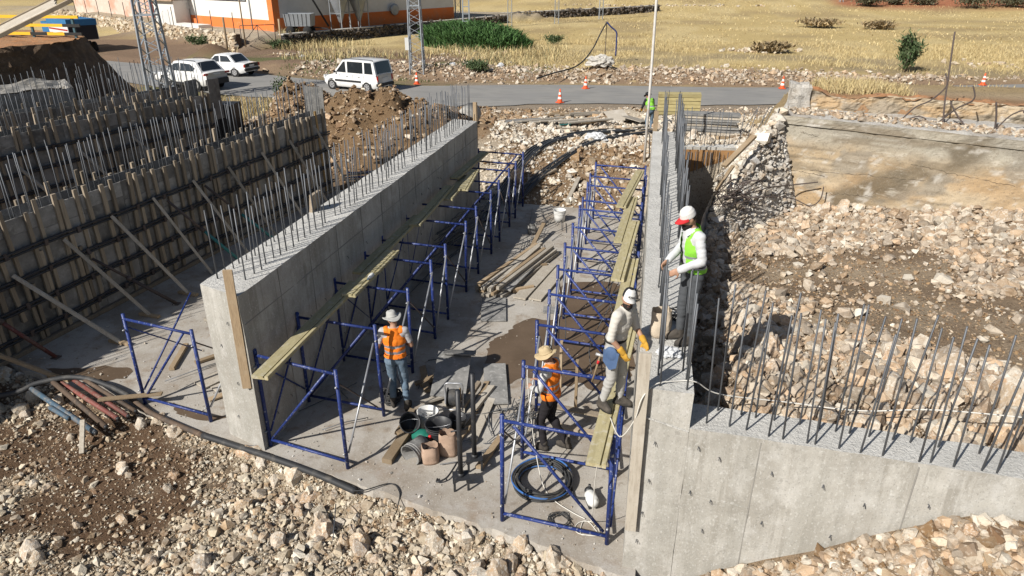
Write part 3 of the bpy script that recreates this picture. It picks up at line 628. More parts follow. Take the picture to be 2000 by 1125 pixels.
for k in range(12):
    c = Vector((1.9, 17.62, 1.85)) + Vector((random.gauss(0, .2), random.gauss(0, .12), random.gauss(0, .16)))
    bent(ow, [c, c + Vector((random.gauss(0, .25), random.gauss(-.05, .1), random.gauss(.1, .15))), c + Vector((random.gauss(.1, .3), random.gauss(0, .12), random.gauss(0, .2))), c + Vector((random.gauss(.3, .2), random.gauss(0, .12), random.gauss(-.1, .15)))], .012)
m = MB(); m.beam((1.77, 17.9, 2.45), (2.5, 18.75, 3.05), .15, .07); setp(m.build('timber_beam', M['wood']), 'brown timber beam leaning on the broken abutment edge above pit', 'beam')
m = MB(); m.beam((1.62, 17.5, 1.95), (2.0, 18.0, 2.45), .09, .05); setp(m.build('timber_beam', M['wood']), 'short timber piece among bent rebar on the broken abutment', 'beam')

# ---- left old abutment and earth bank above it
la = empty('old_abutment', (0, 0, 0), 0, 'shaded grey old abutment wall with crumbling top at far left', 'wall')
P = [[Vector((-26.6 + 4.9 * u, 14.4 + 9.2 * u, -.3 + (3.12 + .12 * mnoise.noise(Vector((u * 14, 2, 0)))) * v)) for v in np.linspace(0, 1, 18)] for u in np.linspace(0, 1, 40)]
M['oldgrey'] = pmat('old_grey_concrete', (.27, .26, .24), [(1.0, (.19, .175, .15), .42, .6, .8), (5, (.36, .345, .32), .52, .7, .6), (30, (.13, .12, .1), .6, .72, .5)], rough=.95, bump=[(3, .5, .04), (30, .4, .02)])
rough_sheet('front_face', P, M['oldgrey'], la, .08, 1.2, (.9, -.45, 0))
P = [[Vector((-26.6 + 4.9 * u - .55 * v, 14.4 + 9.2 * u + .25 * v, 2.85 + .12 * mnoise.noise(Vector((u * 14, 2, 0))) + .25 * v)) for v in np.linspace(0, 1, 10)] for u in np.linspace(0, 1, 40)]
rough_sheet('broken_top', P, M['oldgrey'], la, .14, 2.2, (0, 0, 1), 2)
P = [[Vector((-21.7 - 2.2 * v, 23.6 + 1.6 * v, -.3 + 3.1 * u)) for v in np.linspace(0, 1, 10)] for u in np.linspace(0, 1, 16)]
rough_sheet('end_face', P, M['oldgrey'], la, .1, 1.4, (1, .5, 0), 8)
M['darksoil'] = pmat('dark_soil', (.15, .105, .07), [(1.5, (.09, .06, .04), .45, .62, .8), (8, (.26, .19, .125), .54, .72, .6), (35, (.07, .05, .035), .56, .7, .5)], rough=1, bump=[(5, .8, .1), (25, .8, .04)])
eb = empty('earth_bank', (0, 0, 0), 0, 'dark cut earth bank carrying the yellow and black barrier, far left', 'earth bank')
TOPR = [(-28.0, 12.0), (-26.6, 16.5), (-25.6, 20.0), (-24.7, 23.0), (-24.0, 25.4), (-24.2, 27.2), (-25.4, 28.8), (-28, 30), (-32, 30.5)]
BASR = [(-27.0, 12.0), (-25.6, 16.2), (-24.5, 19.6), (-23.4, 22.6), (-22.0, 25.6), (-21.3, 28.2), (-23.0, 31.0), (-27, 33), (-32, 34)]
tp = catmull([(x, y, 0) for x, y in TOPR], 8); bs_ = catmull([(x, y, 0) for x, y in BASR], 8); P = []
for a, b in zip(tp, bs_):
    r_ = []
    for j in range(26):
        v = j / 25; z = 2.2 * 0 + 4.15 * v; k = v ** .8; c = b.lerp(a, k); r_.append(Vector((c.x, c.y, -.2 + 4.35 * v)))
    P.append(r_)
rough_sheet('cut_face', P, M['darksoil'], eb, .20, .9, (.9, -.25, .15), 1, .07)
P = [[Vector((a.x, a.y, 4.15)).lerp(Vector((-32.5, 22.0, 4.25)), j / 15) for j in range(16)] for a in tp]
rough_sheet('bank_top', P, M['redsoil'], eb, .10, 1.2, (0, 0, 1), 1, .05)
# ================================================================== timber formwork walls
def formwork(label, A, B, thick, H, nb, wal_z, near_detail=True, rebars=60, rb_h=1.1, back_b=None, missing=()):
    """face from A to B (seen side), cavity of width thick behind it"""
    root = empty('formwork_wall', (0, 0, 0), 0, label, 'formwork')
    A = Vector((A[0], A[1], 0)); B = Vector((B[0], B[1], 0)); d = (B - A); L = d.length; d.normalize(); nrm = Vector((d.y, -d.x, 0))   # towards the camera side
    pw = 1.0; n = int(L / pw)
    for i in range(n):
        s0 = L * i / n; s1 = L * (i + 1) / n
        splits = [0.0, H * random.uniform(.52, .66), H - random.uniform(.28, .42), H + random.gauss(0, .015)]
        for a, b in zip(splits[:-1], splits[1:]):
            off = random.gauss(0, .004); c = A + d * ((s0 + s1) / 2) - nrm * (.012 + off); m = MB()
            m.box((0, 0, 0), (s1 - s0 - .008, .022, b - a - .007)); m.build('panel', M['ply'], root, loc=(c.x, c.y, (a + b) / 2), rot=(0, random.gauss(0, .002), math.atan2(d.y, d.x)))
    for i in range(n):                                          # back skin of the cavity
        s0 = L * i / n; s1 = L * (i + 1) / n; c = A + d * ((s0 + s1) / 2) - nrm * (thick + .03); m = MB(); m.box((0, 0, 0), (s1 - s0 - .008, .022, H + .06)); m.build('back_panel', M['ply'], root, loc=(c.x, c.y, H / 2 - .02), rot=(0, 0, math.atan2(d.y, d.x)))
    c0 = A - nrm * (thick / 2 + .01); c1 = B - nrm * (thick / 2 + .01); m = MB(); m.beam((c0.x, c0.y, H - .62), (c1.x, c1.y, H - .62), thick - .03, .1); m.build('concrete_fill', M['concrete_top'], root)
    bt = []
    for k in range(4):
        m = MB(); m.beam((0, 0, 0), (0, 0, 1), .085, .055, up=(0, -1, 0)); bt.append(m.mesh('batten', M['woodnew'] if k == 3 else M['batten']))
    ang = math.atan2(d.y, d.x)
    for i in range(nb):
        s = L * (i + .5) / nb + random.gauss(0, .05); h = H + random.uniform(.02, .22); z0 = random.choice((.02, .02, .02, .3, .6)) if near_detail else .02
        p = A + d * s + nrm * .032; me = bt[3] if random.random() < .04 else random.choice(bt[:3])
        link('batten', me, root, (p.x, p.y, z0), (random.gauss(0, .006), random.gauss(0, .022), ang), (random.uniform(.85, 1.25), 1, h - z0))
        if random.random() < .22:
            p2 = p + d * .1; link('batten', random.choice(bt[:3]), root, (p2.x, p2.y, .02), (0, random.gauss(0, .012), ang), (.9, 1, H * random.uniform(.45, .8)))
    for i in range(back_b or nb):
        s = L * (i + .5) / (back_b or nb) + random.gauss(0, .07); p = A + d * s - nrm * (thick + .075); h = H + random.choice((.08, .1, .14, .3)) + random.gauss(0, .03)
        link('batten', random.choice(bt[:3]), root, (p.x, p.y, H - 1.0), (0, random.gauss(0, .02), ang), (1, 1, h - H + 1.0))
    for z in wal_z:
        for dz in (-.035, .035):
            m = MB(); m.cs = True; pts = []
            for i in range(int(L) + 1):
                p = A + d * (L * i / int(L)) + nrm * (.085 + .008 * math.sin(i * 1.7)); pts.append((p.x, p.y, z + dz + .015 * math.sin(i * 2.3 + z)))
            m.tube(pts, .026, 6); m.build('waler', M['waler'], root)
        for i in range(int(L / .8)):
            p = A + d * (.5 + i * .8 + random.gauss(0, .05)) + nrm * .105; m = MB(); m.box((0, 0, 0), (.07, .05, .13)); m.build('clamp', M['oldrebar'], root, loc=(p.x, p.y, z), rot=(random.gauss(0, .2), 0, ang))
    for i in range(rebars):
        for off in (.22, .76):
            if random.random() < .05: continue
            p = A + d * (L * (i + .5) / rebars + random.gauss(0, .04)) - nrm * (thick * off + random.gauss(0, .015)); rebar(root, p.x, p.y, H - .6, rb_h + .6 + random.gauss(0, .08), .02)
    return root, A, B, d, nrm, L
m_ = formwork('front timber formwork wall with vertical battens and diagonal props, left of the long concrete wall', (-12.4, 5.8), (-10.62, 21.7), .55, 2.62, 52, (.35, .9, 1.45, 1.98), rebars=70, rb_h=1.05)
A, B, d, nrm, L = m_[1:]
_f1 = m_[0]
m = MB(); p0 = A + nrm * .09; p1 = B + nrm * .09; m.beam((p0.x, p0.y, .05), (p1.x, p1.y, .05), .09, .09); m.build('sole_plate', M['batten'], _f1)
# props leaning on the front formwork
PROPS = [(-10.44, 9.34, .82), (-10.27, 10.75, 1.35), (-10.48, 11.95, 1.65), (-10.34, 13.13, 1.75), (-10.51, 14.33, 1.8), (-10.2, 15.6, 1.85), (-10.1, 16.9, 1.85), (-9.9, 18.3, 1.9), (-9.7, 19.6, 1.95), (-9.5, 21.0, 2.0)]
_ord = ['nearest', 'second', 'third', 'fourth', 'fifth', 'sixth', 'seventh', 'eighth', 'ninth', 'tenth', 'eleventh', 'twelfth', 'thirteenth', 'fourteenth', 'fifteenth']
for i, (x, y, zt) in enumerate(PROPS):
    s = (Vector((x, y, 0)) - A).dot(d); hit = A + d * (s - .75 + .06 * i) + nrm * .10
    m = MB(); m.beam((x, y, .01), (hit.x, hit.y, zt + .25), .095, .06, roll=.3)
    setp(m.build('timber_prop', M['woodgrey'] if i else M['wood']), ('nearest pale diagonal timber prop' if i == 0 else _ord[i] + ' diagonal timber prop from the camera,') + ' bracing the front formwork wall', 'prop', 'props bracing the front formwork')
    if i < 4:
        m = MB(); m.beam((x - .28, y + .02, .035), (x + .24, y - .05, .035), .09, .06); setp(m.build('footing_block', M['wood']), 'timber foot block under the ' + _ord[i] + ' diagonal prop from the camera', 'timber block', 'prop foot blocks')
def steel_prop(p0, p1, mat, label):
    p0 = Vector(p0); p1 = Vector(p1); r_ = empty('steel_prop', (0, 0, 0), 0, label, 'prop')
    m = MB(); m.cs = True; m.tube([p0, p0.lerp(p1, .58)], .038, 10); m.build('outer_tube', mat, r_)
    m = MB(); m.cs = True; m.tube([p0.lerp(p1, .56), p1], .03, 10); m.build('inner_tube', M['oldrebar'], r_)
    m = MB(); m.box(p0, (.14, .14, .012)); m.build('base_plate', M['oldrebar'], r_)
    m = MB(); m.cs = True; m.tube([p0.lerp(p1, .55), p0.lerp(p1, .60)], .055, 10); m.build('collar', M['oldrebar'], r_)
steel_prop((-11.12, 9.98, .02), (-12.0, 9.2, 1.7), M['redpipe'], 'rusty red steel prop leaning on the front formwork beside nearest timber prop')
steel_prop((-10.3, 12.6, .02), (-11.55, 11.9, 1.3), M['oldrebar'], 'dark rusty steel prop leaning on the front formwork between timber props')
steel_prop((-9.9, 14.9, .02), (-11.25, 14.2, 1.9), M['tealpipe'], 'teal steel prop leaning on the front formwork behind the near rebar')
steel_prop((-9.7, 16.4, .02), (-11.1, 15.5, 1.9), M['tealpipe'], 'farther teal steel prop leaning on the front formwork behind rebar')
m_ = formwork('second timber formwork wall standing behind the front formwork, in shade', (-19.4, 9.5), (-16.45, 24.3), .6, 2.62, 42, (.9, 1.5, 2.05), False, 62, 1.1)
f2, A, B, d, nrm, L = m_
for k, (ds, hh) in enumerate(((-.35, .35), (.25, .35))):
    p = B + d * ds; m = MB(); m.box((0, 0, 0), (.55, .025, 1.5)); m.build('end_panel', M['plysheet' if k == 0 else 'ply'], f2, loc=(p.x - nrm.x * (.02 + .5 * (k == 0)), p.y - nrm.y * (.02 + .5 * (k == 0)), 2.2 + hh * .5), rot=(0, 0, math.atan2(d.y, d.x)))
m_ = formwork('third timber formwork wall half hidden between second formwork and parked car', (-23.8, 15.0), (-19.3, 27.0), .6, 2.35, 26, (1.7,), False, 40, 1.25)
# props behind the second formwork's front
for i, (s, zt) in enumerate(((6, 1.5), (8, 1.5), (10, 1.5), (12, 1.5))):
    p = A + d * s + nrm * 1.3; q = A + d * (s - .7) + nrm * .1; m = MB(); m.beam((p.x, p.y, 0), (q.x, q.y, zt + .3), .09, .06)
    setp(m.build('timber_prop', M['woodgrey']), _ord[i] + ' timber prop against the second formwork wall, seen through rebar', 'prop', 'props bracing the second formwork')
# shutter panel standing at the far end of the front formwork
m = MB(); m.box((0, 0, 0), (.62, .03, 1.15)); setp(m.build('shutter_panel', M['plysheet'], loc=(-11.25, 22.3, 2.75), rot=(.03, .03, .15)), 'grey streaked shutter panel standing at far end of front formwork', 'panel')

# ================================================================== scaffolding
SW, SH = 1.46, 1.76
def tube_mesh(p0, p1, r, n=10, name='tube', mat=None):
    m = MB(); m.cs = True; m.tube([p0, p1], r, n); return m.mesh(name, mat or M['blue'])
POST = tube_mesh((0, 0, 0), (0, 0, SH), .0295, 10, 'post'); BAR = tube_mesh((0, 0, 0), (SW, 0, 0), .0235, 10, 'cross_bar')
DIAG_R = tube_mesh((.06, 0, .16), (SW - .2, 0, SH - .12), .022, 8, 'diagonal_brace'); DIAG_L = tube_mesh((.16, 0, SH - .14), (SW - .06, 0, .2), .022, 8, 'diagonal_brace')
_p = MB(); _p.cs = True; _p.tube([(0, 0, 0), (0, -.05, 0)], .014, 6); PIN = _p.mesh('lock_pin', M['galv'])
def frame(x, y, rz, side, label, nxt=None, group='scaffold frames', thin=True):
    r_ = empty('scaffold', (x, y, 0.004), rz, label, 'scaffold', group)
    for dx in (0, SW):
        link('post', POST, r_, (dx, 0, 0), (random.gauss(0, .006), random.gauss(0, .008), 0))
        link('lock_pin', PIN, r_, (dx + .0, -.02, SH - .28)); link('lock_pin', PIN, r_, (dx, -.02, .3))
    link('cross_bar', BAR, r_, (0, 0, SH - .09)); link('cross_bar', BAR, r_, (0, 0, .13))
    link('diagonal_brace', DIAG_R if side < 0 else DIAG_L, r_)
    if nxt:                                                   # swivel braces to the next frame
        ca, sa = math.cos(-rz), math.sin(-rz); ddx, ddy = nxt[0] - x, nxt[1] - y; lx, ly = ddx * ca - ddy * sa, ddx * sa + ddy * ca
        for dx, first in ((SW if side < 0 else 0, True), (0 if side < 0 else SW, False)):
            m = MB(); m.cs = True; m.tube([(dx + .03, .02, .28), (dx + lx + .03, ly - .03, SH - .25)], .017, 8); m.build('swivel_brace', M['galv'] if first else M['blue'], r_)
            if thin:
                m = MB(); m.cs = True; m.tube([(dx, .02, SH - .25), (dx + lx, ly - .03, .28)], .013, 6); m.build('swivel_brace', M['oldrebar'] if first else M['blue'], r_)
    return r_
LY = [7.98, 9.40, 10.84, 12.2, 13.1, 14.55, 15.65, 17.0, 17.95, 19.2, 20.0, 21.15]
RYs = [7.24, 8.62, 9.95, 11.15, 12.3, 13.5, 14.75, 16.05, 16.75, 18.1, 19.0, 20.25]
lx = lambda y: -5.60 + (y - 8) * .018
for i, y in enumerate(LY):
    nxt = (lx(LY[i + 1]), LY[i + 1] + .14) if i + 1 < len(LY) else None
    frame(lx(y), y + .28 - .13 * min(i, 1), R(-11 if i == 0 else -6), -1, ('nearest' if i == 0 else 'farthest' if i == len(LY) - 1 else _ord[i] + ' from the camera,') + ' blue scaffold frame in the row along the left wall', nxt if i % 2 == 0 or i > 8 else nxt, 'scaffold frames along the left wall', i % 2 == 0)
rx = lambda y: -1.60 + .0 * y
for i, y in enumerate(RYs):
    nxt = (rx(RYs[i + 1]) + .02, RYs[i + 1] + .06) if i + 1 < len(RYs) else None
    frame(rx(y) + (.0 if i else -.02), y + .12, R(-6), 1, ('nearest' if i == 0 else 'farthest' if i == len(RYs) - 1 else _ord[i] + ' from the camera,') + ' blue scaffold frame in the row along the right wall', nxt, 'scaffold frames along the right wall', i % 2 == 0)
frame(-8.36, 8.92, R(-10), -1, 'lone blue scaffold frame beside the end of the left concrete wall, over boards', (-8.15, 10.4), 'scaffold frames beside the left wall', True)
frame(-7.75, 11.0, R(-8), -1, 'lone blue scaffold frame partly hidden behind the left concrete wall', None, 'scaffold frames beside the left wall', True)
# scaffold boards: folded steel-faced planks
def plank(p0, p1, z, label, w_=.26, th=.05, dz=0.0, group='scaffold boards'):
    r_ = empty('scaffold_board', (0, 0, 0), 0, label, 'plank', group); a = Vector((p0[0], p0[1], z)); b = Vector((p1[0], p1[1], z + dz)); d_ = (b - a).normalized(); s_ = Vector((d_.y, -d_.x, 0)).normalized()
    m = MB(); m.beam(a - s_ * w_ * .16, b - s_ * w_ * .16, w_ * .66, th, ch=.1); m.build('deck', M['plank'], r_)
    m = MB(); m.beam(a + s_ * w_ * .36 + Vector((0, 0, .004)), b + s_ * w_ * .36 + Vector((0, 0, .004)), w_ * .2, th + .012, ch=.2); m.build('lip', M['plank'], r_)
    m = MB(); m.beam(a + s_ * w_ * .22 - Vector((0, 0, .012)), b + s_ * w_ * .22 - Vector((0, 0, .012)), w_ * .1, th * .5, ch=.1); m.build('groove', M['plank'], r_)
    return r_
ZP = SH - .06 + .028 + .025
_pl = [((-5.12, 7.57), (-5.09, 10.9), ZP), ((-4.93, 10.23), (-4.90, 12.36), ZP + .058), ((-5.20, 11.3), (-5.14, 14.7), ZP), ((-4.97, 13.89), (-5.06, 16.96), ZP + .058), ((-4.85, 16.02), (-4.93, 18.2), ZP), ((-4.62, 16.7), (-4.8, 18.6), ZP + .058), ((-5.08, 17.5), (-4.95, 20.4), ZP + .116)]
for i, (a, b, z) in enumerate(_pl):
    plank(a, b, z, ['nearest sunlit board on the left scaffold row', 'board with white bottle lying on it, left scaffold row', 'third board from camera on the left scaffold row, in shade', 'fourth board from camera on the left scaffold row, in shade', 'fifth board from camera on left scaffold row, under the others', 'outermost far board jutting from the left scaffold row', 'farthest topmost board on left scaffold row by wall end'][i], .27)
_pr = [((-.34, 6.6), (-.12, 10.1), ZP), ((-.30, 10.2), (-.2, 13.0), ZP), ((-.43, 11.8), (-.26, 15.1), ZP + .058), ((-.52, 13.9), (-.37, 17.1), ZP), ((-.62, 16.1), (-.29, 19.4), ZP + .058)]
for i, (a, b, z) in enumerate(_pr):
    plank(a, b, z, ['board the worker in white shirt stands on, right scaffold row', 'second board from the camera on right scaffold row, behind worker\'s cap', 'third board from the camera on the right scaffold row', 'fourth board from the camera on the right scaffold row', 'farthest board on the right scaffold row by rubble'][i], .25)
# ================================================================== things lying on the slab
def beam_thing(name, p0, p1, w_, th, mat, label, cat, group=None, roll=0.0):
    p0 = Vector(p0); p1 = Vector(p1); m = MB(); mid = (p0 + p1) / 2; L_ = (p1 - p0).length; n = 5
    # slight bow so boards are not ruler straight
    m.beam(p0 - mid, p1 - mid, w_, th, roll=roll); return setp(m.build(name, M[mat], loc=mid), label, cat, group)
# timber stack on the floor
g2 = random.Random(4)
def pile(x0, y0, x1, y1, nrow, ncol, pitch, w_, th, base, labelf, group, mats=('wood', 'woodgrey', 'woodgrey'), lv=.035, cat='timber'):
    a = Vector((x0, y0, 0)); b = Vector((x1, y1, 0)); d = (b - a).normalized(); s = Vector((d.y, -d.x, 0)); k = 0
    for r_ in range(nrow):
        for c in range(ncol - r_):
            o = s * (pitch * (c + .5 * r_) + g2.gauss(0, .012)); e0 = g2.gauss(0, .10); e1 = g2.gauss(0, .12); z = base + th * (.5 + r_) + .006 * r_
            ang = g2.gauss(0, lv); p0 = a + o + d * e0 - s * ang; p1 = b + o + d * e1 + s * ang
            beam_thing('timber_beam', (p0.x, p0.y, z + g2.gauss(0, .004)), (p1.x, p1.y, z + g2.gauss(0, .01)), w_, th, g2.choice(mats), labelf(r_, c, k), cat, group, g2.gauss(0, .05)); k += 1
pile(-3.78, 14.55, -2.98, 17.35, 3, 7, .115, .095, .085, .0, lambda r_, c, k: 'weathered timber beam, %s layer of slab stack, %s from left' % (('bottom', 'middle', 'top')[r_], _ord[c] if c else 'first'), 'stacked timber beams on the slab')
for i, (a, b, w_, z, lab) in enumerate([((-3.10, 14.55), (-2.62, 16.9), .30, .14, 'grey cement-stained board resting raised beside the timber stack'), ((-2.72, 14.35), (-2.30, 16.5), .30, .045, 'pale wide board lying flat, middle of three beside timber stack'), ((-2.36, 14.35), (-1.98, 16.4), .30, .045, 'outer wide board lying flat near the right scaffolding')]):
    beam_thing('board', (a[0], a[1], z), (b[0], b[1], z), w_, .04, 'woodgrey' if i != 0 else 'plysheet', lab, 'board')
for i, (a, b) in enumerate([((-2.95, 14.7), (-2.5, 15.0)), ((-2.75, 16.2), (-2.4, 16.4))]):
    beam_thing('batten_block', (a[0], a[1], .06), (b[0], b[1], .06), .08, .1, 'wood', ('front' if i == 0 else 'rear') + ' bearer under the raised grey board by timber stack', 'timber block')
beam_thing('timber_beam', (-3.0, 17.2, .05), (-2.85, 18.7, .35), .11, .05, 'wood', 'single board end sticking up behind the timber stack', 'board')
def sheet(name, cx, cy, z, w_, l_, rz, mat, label, tilt=(0, 0), th=.025):
    m = MB(); m.beam((0, -l_ / 2, 0), (0, l_ / 2, 0), w_, th, ch=.1); return setp(m.build(name, M[mat], loc=(cx, cy, z), rot=(tilt[0], tilt[1], rz)), label, 'sheet')
sheet('plywood_sheet', -3.18, 13.72, .03, .55, 1.15, R(12), 'plysheet', 'dark plywood sheet lying on the slab before the timber stack')
sheet('plywood_sheet', -2.47, 10.72, .05, .42, 1.35, R(14), 'plysheet', 'grey plywood sheet lying on the slab near worker in straw hat')
sheet('plywood_sheet', -3.25, 10.55, .24, .62, 1.15, R(10), 'plysheet', 'dark bent sheet propped on timber offcuts behind the cable reel', (.22, .10))
sheet('plywood_sheet', -3.25, 11.15, .36, .60, .35, R(10), 'plysheet', 'bent end of the propped dark sheet, catching sun', (-.3, .05))
sheet('stone_tile', -1.93, 13.95, .02, .34, .32, R(5), 'plysheet', 'small square speckled tile lying by the right scaffolding')
OFF = [((-3.75, 10.35, .06), (-3.3, 11.3, .10), .10, .06, 'wood'), ((-3.6, 10.2, .06), (-3.95, 11.0, .05), .12, .05, 'wood'), ((-3.55, 9.75, .12), (-3.15, 10.2, .06), .16, .04, 'woodgrey'), ((-3.1, 9.5, .1), (-2.75, 9.6, .08), .5, .03, 'woodgrey'),
       ((-3.2, 9.95, .03), (-2.95, 10.5, .05), .2, .03, 'woodgrey'), ((-2.75, 9.3, .05), (-2.5, 10.55, .08), .14, .05, 'woodgrey'), ((-2.9, 9.4, .05), (-2.72, 10.5, .16), .08, .08, 'batten'), ((-2.62, 9.2, .05), (-2.62, 10.7, .06), .10, .05, 'wood'), ((-2.45, 9.0, .04), (-2.42, 10.2, .05), .13, .04, 'woodgrey'),
       ((-3.62, 8.2, .05), (-3.55, 9.15, .06), .16, .09, 'wood'), ((-3.7, 8.9, .05), (-3.68, 9.6, .05), .1, .06, 'wood'), ((-2.2, 8.35, .04), (-2.02, 9.2, .04), .12, .05, 'wood'), ((-2.72, 8.75, .03), (-2.62, 9.3, .05), .08, .05, 'wood'), ((-3.9, 10.4, .05), (-3.45, 10.75, .12), .09, .05, 'wood')]
LB = ['pale offcut beside the propped dark sheet', 'split offcut in the heap behind the man in orange vest', 'short grey offcut near worker\'s boots', 'flat ply offcut under the cable reel', 'thin slat under the propped sheet', 'long grey board right of the cable reel', 'square dark batten between reel and boards', 'brown lath leaning over the boards right of the reel', 'wide grey board lying toward the straw hat worker', 'thick timber beam left of the buckets', 'split beam end behind the white bucket', 'short timber beam right of the black post bases', 'small lath behind the paper bag', 'pale beam pointing at the boots of the left worker']
for (a, b, w_, th, mt), lb in zip(OFF, LB): beam_thing('timber_offcut', a, b, w_, th, mt, lb, 'timber', 'timber offcuts around the cable reel', g2.gauss(0, .15))
LEFTB = [((-7.75, 9.6, .03), (-6.9, 11.4, .03), .35, .03, 'woodgrey', 'wide grey board lying behind the lone scaffold frame'), ((-7.4, 9.5, .05), (-6.8, 10.6, .05), .2, .03, 'woodgrey', 'narrow board lying against the left wall foot'), ((-8.3, 10.3, .04), (-7.6, 11.2, .06), .1, .05, 'wood', 'light timber strip on boards left of the wall'), ((-7.3, 9.2, .04), (-6.75, 9.9, .05), .12, .03, 'wood', 'short board near the lone scaffold frame foot'), ((-9.2, 12.0, .04), (-8.0, 11.75, .04), .07, .05, 'woodgrey', 'timber strip lying in shade before the props'), ((-8.6, 10.0, .04), (-8.9, 10.9, .05), .1, .06, 'wood', 'timber piece lying in sun near formwork prop')]
for a, b, w_, th, mt, lb in LEFTB: beam_thing('board', a, b, w_, th, mt, lb, 'board')
# rebar lying on the floor
def rods(n, cx, cy, sx, sy, L0, L1, label, a0=0, a1=math.pi, seed=1, rad=.008, zmax=.06):
    q = random.Random(seed); r_ = empty('rebar_offcuts', (cx, cy, 0), 0, label, 'rebar')
    for i in range(n):
        a = q.uniform(a0, a1); L_ = q.uniform(L0, L1); x, y = q.gauss(0, sx), q.gauss(0, sy); z = q.uniform(.01, zmax); dx, dy = math.cos(a) * L_ / 2, math.sin(a) * L_ / 2
        m = MB(); m.cs = True; bend = q.gauss(0, .06) * L_
        m.tube([(x - dx, y - dy, z), (x + dy * bend, y - dx * bend, z + .01), (x + dx, y + dy, z + q.uniform(0, .05))], rad, 5); m.build('rod', M['rebar'], r_)
rods(34, -1.85, 9.75, .22, .35, .3, .9, 'tangle of short rebar offcuts behind the front right scaffold', .3, 2.2, 2)
rods(14, -2.9, 17.6, .25, .5, .5, 1.3, 'loose rebar lying behind the timber stack', .9, 1.9, 3)
rods(12, -2.75, 19.7, .35, .4, .6, 1.6, 'rebar scattered around the white bucket', .8, 2.0, 4)
rods(16, -4.4, 10.5, .8, 1.6, .3, .8, 'short rods scattered in the shade of left scaffold', 0, 3.1, 5)
rods(20, -.5, 15.4, .2, 1.6, 1.2, 3.0, 'bundle of rebar under the right scaffold boards', 1.1, 1.75, 6, .009, .3)
rods(8, -2.1, 8.9, .3, .3, .3, .8, 'few bent rods near the black post bases', .2, 1.4, 7)
rods(7, -7.2, 10.2, .5, .5, .8, 2.0, 'rods lying on boards left of the wall', .8, 1.1, 8)
rods(30, -4.95, 17.6, .15, .9, 2.2, 3.4, 'rebar bundle leaning in shade under left scaffold boards', 1.2, 1.6, 9, .011, .9)
for k, (x, y) in enumerate(((-1.66, 11.3), (-1.55, 12.5))):   # bent stirrups standing on the mud
    m = MB(); m.cs = True; m.tube(catmull([(x, y, 0), (x, y, .55), (x + .05, y + .02, .62), (x + .12, y + .03, .56), (x + .13, y + .03, .1)], 6), .009, 6)
    setp(m.build('stirrup', M['rebar']), ('nearer' if k == 0 else 'farther') + ' hooked rebar stirrup standing on wet mud', 'rebar')
for k, (x, y) in enumerate(((-.95, 10.3), (-1.3, 10.9))):       # small timber posts under the right row
    beam_thing('timber_post', (x, y, 0), (x, y, .95), .07, .05, 'wood', ('nearer' if k == 0 else 'farther') + ' upright timber stake between right scaffold frames', 'stake')
beam_thing('board', (-1.2, 9.75, .35), (-.5, 9.65, .35), .12, .03, 'batten', 'dark board beside the straw hat worker, upper one', 'board'); beam_thing('board', (-1.2, 9.55, .12), (-.45, 9.45, .12), .12, .03, 'batten', 'dark board beside the straw hat worker, lower one', 'board')
# buckets, bags, jug
def bucket(loc, r0, r1, h, mat, label, tilt=(0, 0, 0), fill=None, rim=True):
    r_ = empty('bucket', loc, 0, label, 'bucket'); r_.rotation_euler = tilt
    m = MB(); m.cs = True; m.lathe([(0.001, .004), (r0, .004), (r0 + (r1 - r0) * .5, h * .5), (r1, h), (r1 + .008, h + .004), (r1 - .012, h - .003), (r0 + (r1 - r0) * .5 - .012, h * .5), (r0 - .012, .018), (0.001, .018)], n=28); m.build('shell', mat, r_)
    m = MB(); m.cs = True
    for zz in (h * .86, h * .74): m.lathe([(r0 + (r1 - r0) * zz / h + .001, zz - .012), (r0 + (r1 - r0) * zz / h + .009, zz), (r0 + (r1 - r0) * zz / h + .001, zz + .012)], n=28)
    m.build('rib', mat, r_)
    m = MB(); m.cs = True; m.tube([(r1 * math.cos(t), r1 * math.sin(t) * .35 + .0, h - .02 + (-.0) - .10 * math.sin(t)) for t in np.linspace(0, math.pi, 12)], .004, 5); m.build('handle', M['galv'], r_)
    if fill: m = MB(); m.lathe([(0.001, h * .55), (r0 + (r1 - r0) * .55 - .014, h * .55)], n=20); m.build('contents', fill, r_)
    return r_
bucket((-3.28, 9.25, 0), .14, .175, .32, M['white_plastic'], 'white mortar bucket among black buckets', fill=M['concrete_top'])
bucket((-3.0, 8.92, 0), .17, .215, .34, M['blackplastic'], 'largest black bucket in front of the white one', (0, 0, .4))
bucket((-3.56, 9.05, .16), .13, .165, .30, M['blackplastic'], 'dark bucket tipped toward the left worker\'s boots', (.9, 0, .5))
bucket((-3.15, 8.62, .17), .14, .175, .34, M['plysheet'], 'cement-caked bucket lying on its side', (R(96), 0, R(-22)))
bucket((-2.82, 9.28, .0), .12, .15, .26, M['blackplastic'], 'small dark bucket right of the white bucket', (.1, .1, 1))
bucket((-2.57, 19.99, 0), .15, .185, .36, M['white_plastic'], 'white bucket at far end of slab near rubble')
m = MB(); m.cs = True; m.lathe([(0.001, 0), (.09, 0), (.1, .02), (.1, .2), (.06, .25), (.028, .27), (.028, .3), (.001, .3)], n=18, sx=1.2)
jug = empty('jug', (-3.36, 8.86, .12), 0, 'green jug with red cap lying between the buckets', 'jug'); jug.rotation_euler = (R(75), 0, R(65)); m.build('jug_body', M['green_plastic'], jug)
m = MB(); m.cs = True; m.lathe([(0.001, .305), (.032, .3), (.032, .335), (.001, .337)], n=14); m.build('cap', M['red_plastic'], jug)
